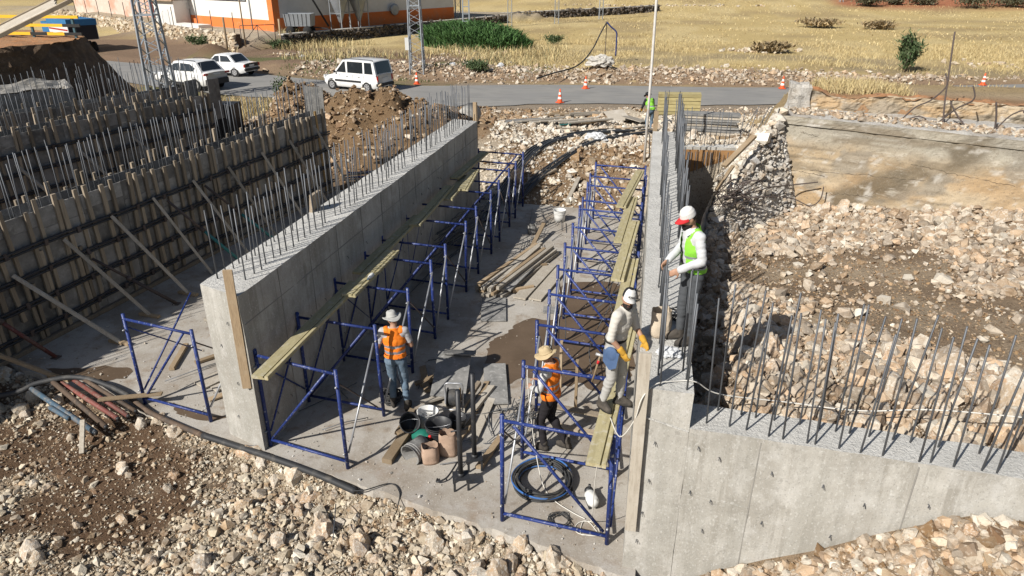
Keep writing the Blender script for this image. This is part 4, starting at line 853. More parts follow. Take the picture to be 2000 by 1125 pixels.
def bag(loc, w_, d_, h, rz, mat, label, lean=(0, 0), fillm=None):
    r_ = empty('bag', loc, rz, label, 'bag'); r_.rotation_euler = (lean[0], lean[1], rz); V = []; n = 24; lev = 9
    for j in range(lev):
        t = j / (lev - 1)
        for k in range(n):
            a = 2 * math.pi * k / n; c, s = math.cos(a), math.sin(a); e = 3.2; rr = (abs(c) ** e + abs(s) ** e) ** (-1 / e); bul = 1 + .10 * math.sin(t * math.pi) - .04 * t
            p = Vector((c * rr * w_ / 2 * bul, s * rr * d_ / 2 * bul, t * h)); nn = mnoise.noise(Vector((p.x * 9 + loc[0], p.y * 9, p.z * 7))); p += Vector((c, s, 0)) * nn * .018
            if j == lev - 1: p.z += .05 * mnoise.noise(Vector((c * 2 + loc[0] * 3, s * 2, 1)))
            V.append(p)
    m = MB(); m.cs = True; m.add(V, [(j * n + k, j * n + (k + 1) % n, (j + 1) * n + (k + 1) % n, (j + 1) * n + k) for j in range(lev - 1) for k in range(n)] + [tuple(range(n - 1, -1, -1))]); m.build('bag_wall', mat, r_)
    m = MB(); m.lathe([(0.001, h * .72), (min(w_, d_) * .42, h * .68)], n=12, sx=w_ / min(w_, d_), sy=d_ / min(w_, d_)); m.build('contents', fillm or M['oldrebar'], r_)
    return r_
bag((-2.98, 8.40, 0), .25, .21, .30, R(20), M['paperbag'], 'torn open paper bag in front of the buckets')
bag((-2.76, 8.62, 0), .26, .18, .44, R(8), M['paperbag'], 'taller paper bag beside the black bucket', (.05, .0))
bag((.285, 8.16, 2.7), .25, .2, .36, R(12), M['sack'], 'sand sack standing on the right wall by the green vest worker', fillm=M['slab'])
bag((-3.2, 18.8, 0), .24, .22, .24, R(12), M['plysheet'], 'small crumpled sack on the slab behind timber stack')
# extension reel
r_ = empty('cable_reel', (-2.98, 9.75, .12), R(8), 'black extension cable reel in grey tube frame on ply offcut', 'cable reel')
m = MB(); m.cs = True; m.lathe([(.055, -.09), (.13, -.09), (.14, -.05), (.145, 0), (.14, .05), (.13, .09), (.055, .09)], n=24, M=Matrix.Rotation(R(90), 3, 'Y'), c=(0, 0, .18)); m.build('cable_coil', M['hose'], r_)
for s in (-1, 1):
    m = MB(); m.cs = True; m.lathe([(.002, -.006), (.165, -.006), (.165, .006), (.002, .006)], n=24, M=Matrix.Rotation(R(90), 3, 'Y'), c=(s * .105, 0, .18)); m.build('flange', M['woodnew'] if s > 0 else M['blackplastic'], r_)
m = MB(); m.cs = True; m.tube(catmull([(-.15, .0, .0), (-.15, .06, .22), (-.14, .03, .42), (0, .03, .44), (.14, .03, .42), (.15, .06, .22), (.15, 0, 0)], 6), .014, 8); m.tube([(-.15, -.12, .01), (-.15, .12, .01), (.15, .12, .01), (.15, -.12, .01), (-.15, -.12, .01)], .013, 8); m.build('frame', M['galv'], r_)
# black screw-jack post bases
def jack(loc, rz, label):
    r_ = empty('jack_post', loc, rz, label, 'jack'); m = MB(); m.box((0, 0, .205), (.24, .22, .014)); m.build('plate', M['blacksteel'], r_)
    for sx in (-1, 1):
        for sy in (-1, 1): m = MB(); m.beam((sx * .1, sy * .09, .2), (sx * .1, sy * .09, 0), .035, .018, up=(0, 1, 0)); m.build('leg', M['blacksteel'], r_)
    m = MB(); m.cs = True; m.tube([(0, 0, .2), (0, 0, 1.68)], .036, 12); m.build('tube', M['blacksteel'], r_)
    m = MB(); m.cs = True; m.tube([(0, 0, .2), (0, 0, .26)], .05, 12); m.build('collar', M['blacksteel'], r_)
    m = MB(); m.cs = True; m.tube([(-.12, 0, 1.0), (.12, .02, 1.02)], .012, 6); m.build('turning_bar', M['blacksteel'], r_)
jack((-2.36, 7.92, 0), .35, 'nearer black steel post on four-legged base'); jack((-2.27, 8.38, 0), .35, 'farther black steel post on four-legged base')
m = MB(); m.cs = True; m.tube(catmull([(-2.75, 8.0, .02), (-2.72, 7.9, .05), (-2.6, 8.02, .06), (-2.55, 8.4, .05)], 6), .014, 7); setp(m.build('wrecking_bar', M['blacksteel']), 'black crowbar lying left of the black posts', 'crowbar')
# hose coil, pump, cords
r_ = empty('hose_coil', (-1.19, 8.22, 0), 0, 'coiled grey and blue hose under the front right scaffold', 'hose')
q = random.Random(8)
for k in range(13):
    rr = .33 + .10 * q.random(); cx, cy = q.gauss(0, .02), q.gauss(0, .02); z0 = .02 + .011 * k; ph = q.uniform(0, 6)
    m = MB(); m.cs = True; m.tube([(cx + rr * math.cos(t) * 1.05, cy + rr * math.sin(t) * 1.1, z0 + .02 * math.sin(t * 2 + ph)) for t in np.linspace(0, 2 * math.pi, 40)], .0145, 7, False); m.build('hose_turn', M['bluehose'] if k in (3, 9) else M['hose'], r_) if 'bluehose' in M else None
    if 'bluehose' not in M:
        M['bluehose'] = pmat('blue_hose', (.03, .11, .32), [(8, (.1, .16, .25), .5, .7, .5)], rough=.55); m.build('hose_turn', M['hose'], r_)
m = MB(); m.cs = True; m.tube(catmull([(.4, .1, .08), (.45, -.1, .03), (.5, -.25, .05), (.66, -.28, .09)], 8), .016, 7); m.build('hose_tail', M['hose'], r_)
r_ = empty('pump', (-.44, 7.93, 0), R(20), 'small grey electric pump beside the coiled hose', 'pump'); m = MB(); m.cs = True; m.lathe([(.001, -.13), (.075, -.13), (.085, -.1), (.085, .08), (.06, .1), (.06, .14), (.001, .14)], n=18, M=Matrix.Rotation(R(80), 3, 'X'), c=(0, 0, .1)); m.build('motor', M['white_plastic'], r_)
m = MB(); m.cs = True; m.lathe([(.001, -.03), (.065, -.03), (.065, .03), (.001, .03)], n=16, M=Matrix.Rotation(R(80), 3, 'X'), c=(0, .15, .11)); m.tube([(.0, .15, .15), (0, .15, .23)], .02, 8); m.build('pump_head', M['blacksteel'], r_)
for s in (-1, 1): m = MB(); m.box((s * .05, 0, .015), (.03, .2, .03)); m.build('foot', M['blacksteel'], r_)
def tangle(name, c, r0, n, rad, mat, label, seed, flat=.04, cat='cord'):
    q = random.Random(seed); P = []
    for i in range(n): t = i * 1.1 + q.gauss(0, .3); rr = r0 * (0.55 + .45 * q.random()); P.append((c[0] + rr * math.cos(t) * 1.2, c[1] + rr * math.sin(t), c[2] + q.uniform(.008, flat)))
    m = MB(); m.cs = True; m.tube(catmull(P, 6), rad, 5); return setp(m.build(name, M[mat]), label, cat)
tangle('cord_tangle', (-.83, 7.5, 0), .16, 34, .006, 'hose', 'tangle of black cable by the front scaffold\'s lower bar', 1, .05)
tangle('cord_tangle', (-.45, 7.42, 0), .17, 14, .006, 'wire', 'loose white cord near the pump', 2, .03)
tangle('cord_tangle', (.42, 8.62, 2.7), .16, 40, .009, 'hose', 'tangled dark cable on the right wall by the sack', 3, .14)
tangle('net_pile', (-4.15, 9.85, 0), .18, 60, .012, 'hose', 'dark heap of net and cable at the left worker\'s boots', 4, .2, 'net')
m = MB(); m.cs = True; m.tube(catmull([(-.25, 7.55, 1.78), (-.1, 7.0, 1.9), (.05, 6.8, 2.3), (.11, 6.76, 2.62), (.25, 6.9, 2.74), (.5, 7.05, 2.72), (.7, 7.1, 2.7), (1.0, 7.3, 2.45), (1.8, 7.55, 2.28), (2.6, 7.5, 2.3), (3.4, 7.45, 2.45), (4.6, 7.4, 2.5)], 8), .0075, 6); setp(m.build('extension_cord', M['wire']), 'white extension cord running over the right wall and wing', 'cord')
m = MB(); m.cs = True; m.tube(catmull([(-1.5, 8.55, 1.74), (-1.48, 8.5, 1.5), (-1.38, 8.48, .6), (-1.2, 8.2, .06), (-1.0, 7.9, .03), (-.7, 7.7, .02), (-.5, 7.6, .02)], 8), .0065, 6); setp(m.build('extension_cord', M['wire']), 'white cord hanging from the right scaffold to the floor', 'cord')
m = MB(); m.cs = True; m.tube(catmull([(-.33, 6.75, 1.75), (-.36, 6.95, 1.2), (-.38, 7.2, .5), (-.40, 7.55, .05), (-.5, 7.75, .02)], 8), .006, 6); setp(m.build('extension_cord', M['wire']), 'thin white cord hanging below the near scaffold board', 'cord')
# long black pipe across the foreground and pipe heap
HP = [(-13.2, 7.6, .1), (-10.91, 8.47, .12), (-10.4, 8.85, .22), (-9.83, 9.12, .24), (-9.1, 9.08, .14), (-8.6, 8.93, .06), (-8.0, 8.62, .05), (-6.81, 8.26, .03), (-5.58, 8.0, .02), (-4.6, 7.76, .01), (-3.85, 7.52, .0)]
m = MB(); m.cs = True; m.tube(catmull(HP[:6], 8), .048, 10); hp = empty('water_pipe', (0, 0, 0), 0, 'long black flexible pipe curving along the slab edge', 'pipe'); m.build('pipe_run', M['hose'], hp)
m = MB(); m.cs = True; m.tube(catmull(HP[5:8], 8), .046, 10); m.build('muddy_run', M['hosebrown'], hp); m = MB(); m.cs = True; m.tube(catmull(HP[7:], 8), .05, 10); m.build('pipe_run', M['hose'], hp)
m = MB(); m.cs = True; m.tube(catmull([(-3.9, 7.5, .02), (-3.7, 7.52, .05), (-3.4, 7.75, .03), (-3.2, 7.6, .02), (-3.15, 7.35, -.03)], 8), .009, 6); setp(m.build('cable', M['hose']), 'thin black cable curling at the end of the black pipe', 'cable')
for i, (a, b, mt, rr, lb) in enumerate([((-10.5, 8.75, .16), (-8.55, 7.95, .06), 'bluepipe', .045, 'faded blue pipe at the front of the pipe heap'), ((-10.2, 8.95, .2), (-8.45, 8.08, .1), 'hosebrown', .045, 'grey brown pipe lying over the blue one'), ((-10.3, 9.1, .16), (-8.42, 8.32, .1), 'redpipe', .042, 'front red steel pipe in the heap'), ((-10.0, 9.15, .18), (-8.3, 8.42, .1), 'redpipe', .04, 'rear red steel pipe in the heap'), ((-9.9, 9.2, .22), (-8.25, 8.55, .12), 'hosebrown', .036, 'brown pipe at the rear of the heap'), ((-9.75, 8.35, .12), (-9.2, 8.15, .1), 'bluepipe', .04, 'short blue pipe stub under the heap')]):
    r_ = empty('prop_pipe', (0, 0, 0), 0, lb, 'pipe', 'pipes heaped at the slab corner'); m = MB(); m.cs = True; m.tube([a, b], rr, 10); m.build('tube', M[mt], r_); m = MB(); m.cs = True; m.tube([Vector(b), Vector(b).lerp(Vector(a), -.02)], rr * .75, 10); m.build('end_shade', M['blacksteel'], r_)  # solid black stub paints the shaded hollow at the pipe's end
beam_thing('timber_offcut', (-9.0, 8.62, .2), (-8.0, 8.95, .24), .1, .03, 'wood', 'splintered board lying over the pipe heap', 'board')
beam_thing('timber_stake', (-8.55, 7.6, -.1), (-8.72, 7.95, .28), .07, .04, 'woodgrey', 'short wooden stake standing in foreground rubble', 'stake')
# bottle on a scaffold board
r_ = empty('bottle', (-4.82, 10.95, ZP + .058 + .03), 0, 'white plastic bottle lying on a left scaffold board', 'bottle'); m = MB(); m.cs = True; m.lathe([(.001, 0), (.035, 0), (.038, .02), (.038, .15), (.015, .19), (.015, .21), (.001, .21)], n=14, M=Matrix.Rotation(R(90), 3, 'X') @ Matrix.Identity(3), c=(0, .1, .035)); m.build('bottle_body', M['white_plastic'], r_); m = MB(); m.lathe([(.001, .205), (.018, .205), (.018, .23), (.001, .23)], n=10, M=Matrix.Rotation(R(90), 3, 'X'), c=(0, .1, .035)); m.build('cap', M['bluepipe'], r_)
# crumpled white plastic bag on the wall
def crumple(name, c, s, mat, label, seed, cat='bag'):
    bm = bmesh.new(); bmesh.ops.create_icosphere(bm, subdivisions=4, radius=1)
    for v in bm.verts:
        n = mnoise.fractal(v.co * 2.6 + Vector((seed * 3.1, 0, 0)), .8, 2.2, 5); v.co = Vector((v.co.x * s[0], v.co.y * s[1], max(v.co.z, -.35) * s[2])) * (1 + .35 * n) + Vector(c)
    me = bpy.data.meshes.new(name); bm.to_mesh(me); bm.free(); me.materials.append(M[mat]); return setp(link(name, me), label, cat)
M['clearplastic'] = pmat('white_film', (.5, .51, .52), rough=.45, spec=.4)
crumple('plastic_bag', (.40, 7.66, 2.735), (.14, .11, .06), 'clearplastic', 'crumpled white plastic bag on the right wall in front of sack', 1)
# ================================================================== workers
def skinmat(name, c): return pmat(name, c, [(12, tuple(k * .8 for k in c), .45, .7, .4)], rough=.6, spec=.35)
def clothmat(name, c, c2=None, b=.35): return pmat(name, c, [(9, c2 or tuple(k * .82 for k in c), .45, .68, .45), (3, tuple(k * .75 for k in c), .55, .68, .5)], rough=.92, bump=[(24, b * .6, .008)], spec=.15)
M['skin'] = skinmat('skin', (.36, .205, .135)); M['skin2'] = skinmat('skin_pale', (.40, .21, .135))
M['vest_orange'] = pmat('orange_vest', (.80, .20, .015), [(7, (.66, .13, .01), .45, .66, .6)], rough=.75, bump=[(10, .4, .03)]); M['vest_green'] = pmat('lime_vest', (.22, .55, .05), [(7, (.16, .42, .03), .45, .66, .6)], rough=.75, bump=[(10, .4, .03)])
M['vest_band'] = pmat('reflective_band', (.30, .31, .33), [(12, (.45, .46, .48), .5, .7, .5)], rough=.4, metal=.3)
M['greyshirt'] = clothmat('grey_shirt', (.40, .39, .40)); M['whiteshirt'] = clothmat('white_shirt', (.52, .495, .45)); M['paleshirt'] = clothmat('pale_checked_shirt', (.50, .51, .52)); M['patternshirt'] = clothmat('grey_pattern_shirt', (.50, .50, .49), (.13, .15, .18))
M['jeans'] = clothmat('blue_jeans', (.105, .15, .20), (.20, .25, .30)); M['blacktrousers'] = clothmat('black_trousers', (.022, .02, .022)); M['greytrousers'] = clothmat('light_grey_trousers', (.36, .355, .34), (.26, .25, .235)); M['darkjeans'] = clothmat('charcoal_jeans', (.07, .075, .082))
M['boot'] = clothmat('worn_boot', (.05, .045, .04), (.13, .11, .09)); M['bluejeanpouch'] = clothmat('denim_pouch', (.06, .10, .19), (.10, .15, .25)); M['belt'] = clothmat('dark_belt', (.03, .028, .026))
M['hatgrey'] = clothmat('grey_felt_hat', (.36, .36, .345), (.28, .28, .27)); M['hatstraw'] = clothmat('khaki_hat', (.42, .33, .20), (.32, .25, .14)); M['capwhite'] = clothmat('white_cap', (.58, .57, .55), None, .1); M['capblack'] = clothmat('black_cap', (.02, .02, .022), None, .1); M['capred'] = clothmat('red_cap', (.5, .03, .035), None, .1)
M['hair'] = pmat('dark_hair', (.014, .011, .010), rough=.7); M['glove'] = clothmat('yellow_glove', (.46, .26, .04), (.34, .18, .03)); M['eye'] = pmat('eye', (.02, .015, .012), rough=.3); M['lip'] = pmat('lip', (.27, .10, .08), rough=.5)
M['hammerhead'] = pmat('hammer_head', (.5, .5, .5), rough=.4, metal=.6)

def capsule(p0, p1, r0, r1, n=14, k=5, sq=1.0):
    """closed tapered capsule; sq squashes along local y"""
    p0 = Vector(p0); p1 = Vector(p1); d = p1 - p0; L = max(d.length, 1e-5); d = d / L
    a = d.cross(Vector((0, 1, 0)))
    if a.length < .2: a = d.cross(Vector((1, 0, 0)))
    a.normalize(); b = d.cross(a); rings = []
    for i in range(k + 1): t = -math.pi / 2 + (math.pi / 2) * i / k; rings.append((p0 + d * (r0 * math.sin(t)), max(r0 * math.cos(t), 1e-4)))
    for i in range(k + 1): t = (math.pi / 2) * i / k; rings.append((p1 + d * (r1 * math.sin(t)), max(r1 * math.cos(t), 1e-4)))
    V = []; F = []
    for c, r in rings:
        for j in range(n): t = 2 * math.pi * j / n; V.append(c + (a * math.cos(t) + b * math.sin(t) * sq) * r)
    for i in range(len(rings) - 1):
        for j in range(n): F.append((i * n + j, i * n + (j + 1) % n, (i + 1) * n + (j + 1) % n, (i + 1) * n + j))
    F.append(tuple(range(n - 1, -1, -1))); Lr = (len(rings) - 1) * n; F.append(tuple(range(Lr, Lr + n))); return V, F
def ellip(c, s, M3=None, n=18, k=12):
    V = []; F = []
    for i in range(k + 1):
        t = -math.pi / 2 + math.pi * i / k; rr = max(math.cos(t), 1e-3)
        for j in range(n):
            p = Vector((s[0] * rr * math.cos(2 * math.pi * j / n), s[1] * rr * math.sin(2 * math.pi * j / n), s[2] * math.sin(t))); V.append((M3 @ p if M3 is not None else p) + Vector(c))
    for i in range(k):
        for j in range(n): F.append((i * n + j, i * n + (j + 1) % n, (i + 1) * n + (j + 1) % n, (i + 1) * n + j))
    F.append(tuple(range(n - 1, -1, -1))); F.append(tuple(range(k * n, k * n + n))); return V, F
def fuse(parts, voxel, smooth=4, inflate=0.0, fold=0.0, ffr=9.0, seed=0):
    """union of closed shells -> one continuous skin"""
    m = MB()
    for V, F in parts: m.add(V, F)
    me = m.mesh('tmp', []); bm = bmesh.new(); bm.from_mesh(me); bmesh.ops.recalc_face_normals(bm, faces=bm.faces[:]); bm.to_mesh(me); bm.free()
    o = bpy.data.objects.new('tmp', me); COL.objects.link(o)
    rm = o.modifiers.new('r', 'REMESH'); rm.mode = 'VOXEL'; rm.voxel_size = voxel
    sm = o.modifiers.new('s', 'SMOOTH'); sm.factor = .5; sm.iterations = smooth
    dg = bpy.context.evaluated_depsgraph_get(); ev = o.evaluated_get(dg); out = bpy.data.meshes.new_from_object(ev)
    bpy.data.objects.remove(o); bpy.data.meshes.remove(me)
    if inflate or fold:
        n = len(out.vertices); co = np.empty(n * 3); out.vertices.foreach_get('co', co); no = np.empty(n * 3); out.vertices.foreach_get('normal', no) if hasattr(out.vertices[0], 'normal') else None
        co = co.reshape(-1, 3); no = no.reshape(-1, 3)
        f = np.array([mnoise.fractal(Vector((c[0] * ffr, c[1] * ffr, c[2] * ffr * 1.6)) + Vector((seed, 0, 0)), 1.0, 2.0, 3) for c in co]) if fold else np.zeros(n)
        f2 = np.array([1 - 2 * abs(mnoise.noise(Vector((c[0] * ffr * .8, c[1] * ffr * .8, c[2] * ffr * 2.4 + c[0] * 6)) + Vector((seed + 9, 0, 0)))) for c in co]) if fold else np.zeros(n)
        co = co + no * (inflate + fold * (f * .6 + f2 * .6))[:, None]; out.vertices.foreach_set('co', co.ravel())
    out.polygons.foreach_set('use_smooth', np.ones(len(out.polygons), bool)); out.update(); return out
def cut_mesh(me, keep):
    bm = bmesh.new(); bm.from_mesh(me); bmesh.ops.delete(bm, geom=[f for f in bm.faces if not keep(f.calc_center_median())], context='FACES'); bm.to_mesh(me); bm.free(); return me
def add(name, me, mats, parent):
    for x in (mats if isinstance(mats, (list, tuple)) else [mats]): me.materials.append(x)
    return link(name, me, parent)

def hand(W, E_dir, palm_n, size=1.0, curl=.9, mirror=1):
    """parts of a hand: wrist point W, finger direction, palm normal"""
    W = Vector(W); d = Vector(E_dir).normalized(); pn = Vector(palm_n); pn = (pn - d * pn.dot(d)).normalized(); s = d.cross(pn) * mirror; out = []
    c = W + d * .05 * size; out.append(ellip(c, (.043 * size, .052 * size, .018 * size), Matrix((s, d, pn)).transposed()))
    for i, (off, L) in enumerate(((-.030, .066), (-.010, .076), (.011, .071), (.030, .055))):
        b = W + d * .088 * size + s * off * size; d1 = (d * math.cos(curl * .5) + pn * math.sin(curl * .5)); d2 = (d * math.cos(curl * 1.3) + pn * math.sin(curl * 1.3)); d3 = (d * math.cos(curl * 1.9) + pn * math.sin(curl * 1.9))
        p1 = b + d1 * L * .5 * size; p2 = p1 + d2 * L * .32 * size; p3 = p2 + d3 * L * .26 * size
        out += [capsule(b - d * .012, p1, .0095 * size, .009 * size, 8, 3), capsule(p1, p2, .009 * size, .0085 * size, 8, 3), capsule(p2, p3, .0085 * size, .007 * size, 8, 3)]
    t0 = W + d * .028 * size - s * .036 * size; t1 = t0 + (d * .6 - s * .7 + pn * .25).normalized() * .042 * size; t2 = t1 + (d * .85 - s * .2 + pn * .5).normalized() * .034 * size
    out += [capsule(t0, t1, .014 * size, .011 * size, 8, 3), capsule(t1, t2, .011 * size, .009 * size, 8, 3)]; return out

def person(label, loc, rz, J, skin='skin', top='greyshirt', sleeve=1.0, legs='jeans', vest=None, vest_bands=(), boots='boot', hat=None, beard=False, gloves=None, belt=True, seed=0, curl=.9, scale=1.0, shirt_long=0.0, collar=False):
    """J: joint positions, person faces +y, x to the person's right"""
    root = empty('person', loc, rz, label, 'person'); root.scale = (scale * .95, scale * .95, scale)
    V = lambda k: Vector(J[k]); hd = V('head'); neck = V('neck'); pel = V('pelvis'); che = V('chest')
    hy, hp, hr = J.get('headrot', (0, 0, 0)); HM = (Matrix.Rotation(hy, 3, 'Z') @ Matrix.Rotation(hp, 3, 'X') @ Matrix.Rotation(hr, 3, 'Y'))
    H = lambda x, y, z: hd + HM @ Vector((x, y, z))
    yaw = J.get('twist', 0.0); TW = Matrix.Rotation(yaw, 3, 'Z')
    body = [ellip(hd, (.076, .094, .112), HM), ellip(H(0, .022, -.055), (.057, .066, .062), HM), ellip(H(0, .05, -.095), (.03, .03, .025), HM), capsule(H(0, .086, .012), H(0, .108, -.022), .011, .017, 10, 4), ellip(H(0, .105, -.03), (.018, .014, .01), HM), ellip(H(0, .078, .03), (.055, .018, .012), HM), ellip(H(0, .088, -.062), (.026, .014, .01), HM),
            ellip(H(.078, -.005, -.005), (.010, .022, .033), HM), ellip(H(-.078, -.005, -.005), (.010, .022, .033), HM), capsule(neck - Vector((0, 0, .04)), H(0, -.02, -.07), .058, .053)]
    torso = [ellip(che, (.165, .108, .17), TW), ellip(che + (pel - che) * .5, (.145, .105, .16), TW), ellip(pel + Vector((0, 0, .03)), (.158, .115, .12), TW), capsule(V('ls'), V('rs'), .062, .062), capsule(neck - Vector((0, 0, .05)), che, .085, .12)]
    up = []; fo = []; hands = {}
    for s, mir in (('l', -1), ('r', 1)):
        sh, el, wr = V(s + 's'), V(s + 'e'), V(s + 'w'); up.append(capsule(sh, el, .056, .043)); up.append(capsule(che + (sh - che) * .55, sh, .085, .06)); fo.append(capsule(el, wr, .042, .028))
        dirn = Vector(J.get(s + 'hd', tuple(wr - el))); pn = Vector(J.get(s + 'pn', (0, 0, -1))); hands[s] = hand(wr, dirn, pn, 1.0, J.get(s + 'curl', curl), mir)
    leg = []; calf = []; feet = {}
    for s in ('l', 'r'):
        hi, kn, an = V(s + 'h'), V(s + 'k'), V(s + 'a'); leg += [capsule(hi, kn, .086, .060), capsule(pel, hi, .11, .09)]; calf.append(capsule(kn, an, .058, .040)); calf.append(ellip(kn.lerp(an, .28) - Vector((0, .012, 0)), (.055, .058, .10)))
        fd = Vector(J.get(s + 'fd', (0, 1, 0))).normalized(); feet[s] = (an, fd)
    bodyparts = body + torso + up + fo + hands['l'] + hands['r'] + leg + calf
    for s in ('l', 'r'): an, fd = feet[s]; bodyparts.append(capsule(an - fd * .02 - Vector((0, 0, .04)), an + fd * .14 - Vector((0, 0, .055)), .035, .028))
    me = fuse(bodyparts, .0105 if loc[1] < 20 else .016, 3); add('body', me, M[skin], root)
    # trousers
    me = fuse(leg + calf + [ellip(pel + Vector((0, 0, .05)), (.16, .118, .12), TW)], .014, 4, .011, .010, 7, seed); cut_mesh(me, lambda c: c.z > min(V('la').z, V('ra').z) - .02 and c.z < pel.z + .13); add('trousers', me, M[legs], root)
    # shirt
    sp = torso + up + ([capsule(V(s + 'e'), V(s + 'e').lerp(V(s + 'w'), min(1, sleeve - 1) * .96), .044, .036) for s in 'lr'] if sleeve > 1 else [])
    me = fuse(sp, .013, 4, .009, .009, 8, seed + 3)
    lo = pel.z + (.02 - shirt_long)
    def keep(c):
        if c.z < lo: return False
        if (c - neck).length < .075 or c.z > neck.z + .035: return False
        if sleeve < 1:
            for s in 'lr':
                sh, el = V(s + 's'), V(s + 'e'); t = (c - sh).dot(el - sh) / (el - sh).length_squared
                if t > sleeve and (c - (sh + (el - sh) * t)).length < .11: return False
        return True
    cut_mesh(me, keep); add('shirt', me, M[top], root)
    if collar:
        for sx in (-1, 1):
            m = MB(); m.cs = True; a = neck + Vector((sx * .075, -.02, .02)); m.add([a, neck + Vector((sx * .02, .085, -.06)), neck + Vector((sx * .085, .095, -.085)), neck + Vector((sx * .12, .01, -.015)), a + Vector((0, 0, .025))], [(0, 1, 2, 3), (0, 3, 4)]); m.build('collar', M[top], root)
    if vest:
        me = fuse(torso[:3] + torso[4:] + [capsule(V('ls').lerp(V('rs'), .2), V('ls').lerp(V('rs'), .8), .05, .05)], .013, 4, .034, .010, 8, seed + 5)
        vlo = J.get('vest_lo', pel.z + .02)
        def keepv(c):
            if c.z < vlo or (c - neck).length < .10 or c.z > neck.z + .02: return False
            lc = TW.inverted() @ (c - che)
            if lc.y > .05 and abs(lc.x - J.get('vest_gap', 0)) < J.get('vest_open', .03): return False
            if lc.y > .05 and lc.z > .02 and abs(lc.x) < .03 + .5 * max(0, lc.z): return False
            return True
        cut_mesh(me, keepv); vo = add('vest', me, [M[vest], M['vest_band']], root)
        for pl in me.polygons:
            z = (pl.center.z - vlo)
            if any(a < z < b for a, b in vest_bands): pl.material_index = 1
    for s in ('l', 'r'):
        an, fd = feet[s]; pr = [capsule(an + Vector((0, 0, .05)), an - Vector((0, 0, .02)), .052, .050), capsule(an - fd * .03 - Vector((0, 0, .045)), an + fd * .15 - Vector((0, 0, .052)), .048, .040), capsule(an + fd * .04, an + fd * .15 - Vector((0, 0, .05)), .04, .036)]
        me = fuse(pr, .011, 4, .004, .004, 14, seed + 7)
        z0 = an.z - .085
        for v in me.vertices: v.co.z = max(v.co.z, z0)
        b = add('boot', me, M[boots], root)
        m = MB(); sd = fd.cross(Vector((0, 0, 1))); m.cs = True; o_ = an + fd * .055; L_ = [(math.cos(t) * .145, math.sin(t) * (.052 if math.cos(t) > 0 else .044)) for t in np.linspace(0, 2 * math.pi, 18, endpoint=False)]
        for zz in (z0 - .006, z0 + .02): pass
        vs = [o_ * 1 + fd * a + sd * c for a, c in L_]; m.add([(p.x, p.y, z0 - .004) for p in vs] + [(p.x, p.y, z0 + .022) for p in vs], [tuple(range(17, -1, -1)), tuple(range(18, 36))] + [(i, (i + 1) % 18, 18 + (i + 1) % 18, 18 + i) for i in range(18)]); m.build('sole', M['belt'], b)
    if belt:
        m = MB(); m.cs = True; zc = pel.z + .075; pts = [Vector((pel.x, pel.y, zc)) + TW @ Vector((.182 * math.cos(t), .140 * math.sin(t), 0)) for t in np.linspace(0, 2 * math.pi, 26)]
        n = 26; m.add([p + Vector((0, 0, -.022)) for p in pts] + [p + Vector((0, 0, .022)) for p in pts], [(i, i + 1, n + i + 1, n + i) for i in range(n - 1)]); m.build('belt', M['belt'], root)
    if gloves:
        for s in 'lr': me = fuse(hands[s] + [capsule(V(s + 'w'), V(s + 'w').lerp(V(s + 'e'), .22), .034, .04)], .007, 2, .005); add('glove', me, M[gloves], root)
    # face
    for sx in (-1, 1):
        m = MB(); m.cs = True; V_, F_ = ellip(H(sx * .031, .086, .008), (.013, .007, .006), HM, 10, 6); m.add(V_, F_); m.build('eye', M['eye'], root)
        m = MB(); m.cs = True; V_, F_ = capsule(H(sx * .016, .093, .026), H(sx * .05, .082, .027), .006, .005, 8, 3); m.add(V_, F_); m.build('eyebrow', M['hair'], root)
    m = MB(); m.cs = True; V_, F_ = ellip(H(0, .098, -.06), (.024, .008, .007), HM, 10, 6); m.add(V_, F_); m.build('mouth', M['lip'], root)
    me = fuse([ellip(H(0, -.012, .02), (.083, .096, .105), HM)], .012, 2); inv = HM.inverted()
    cut_mesh(me, lambda c: (inv @ (c - hd)).z > -.01 - .5 * (inv @ (c - hd)).y - .05 * ((inv @ (c - hd)).y < 0)); cut_mesh(me, lambda c: not ((inv @ (c - hd)).y > .03 and (inv @ (c - hd)).z < .055)); add('hair', me, M['hair'], root)
    if beard:
        me = fuse([ellip(H(0, .03, -.075), (.062, .070, .052), HM), ellip(H(0, .075, -.085), (.036, .034, .036), HM), capsule(H(-.028, .098, -.047), H(.028, .098, -.047), .008, .008)], .009, 2, .003); cut_mesh(me, lambda c: (inv @ (c - hd)).z < -.03); add('beard', me, M['hair'], root)
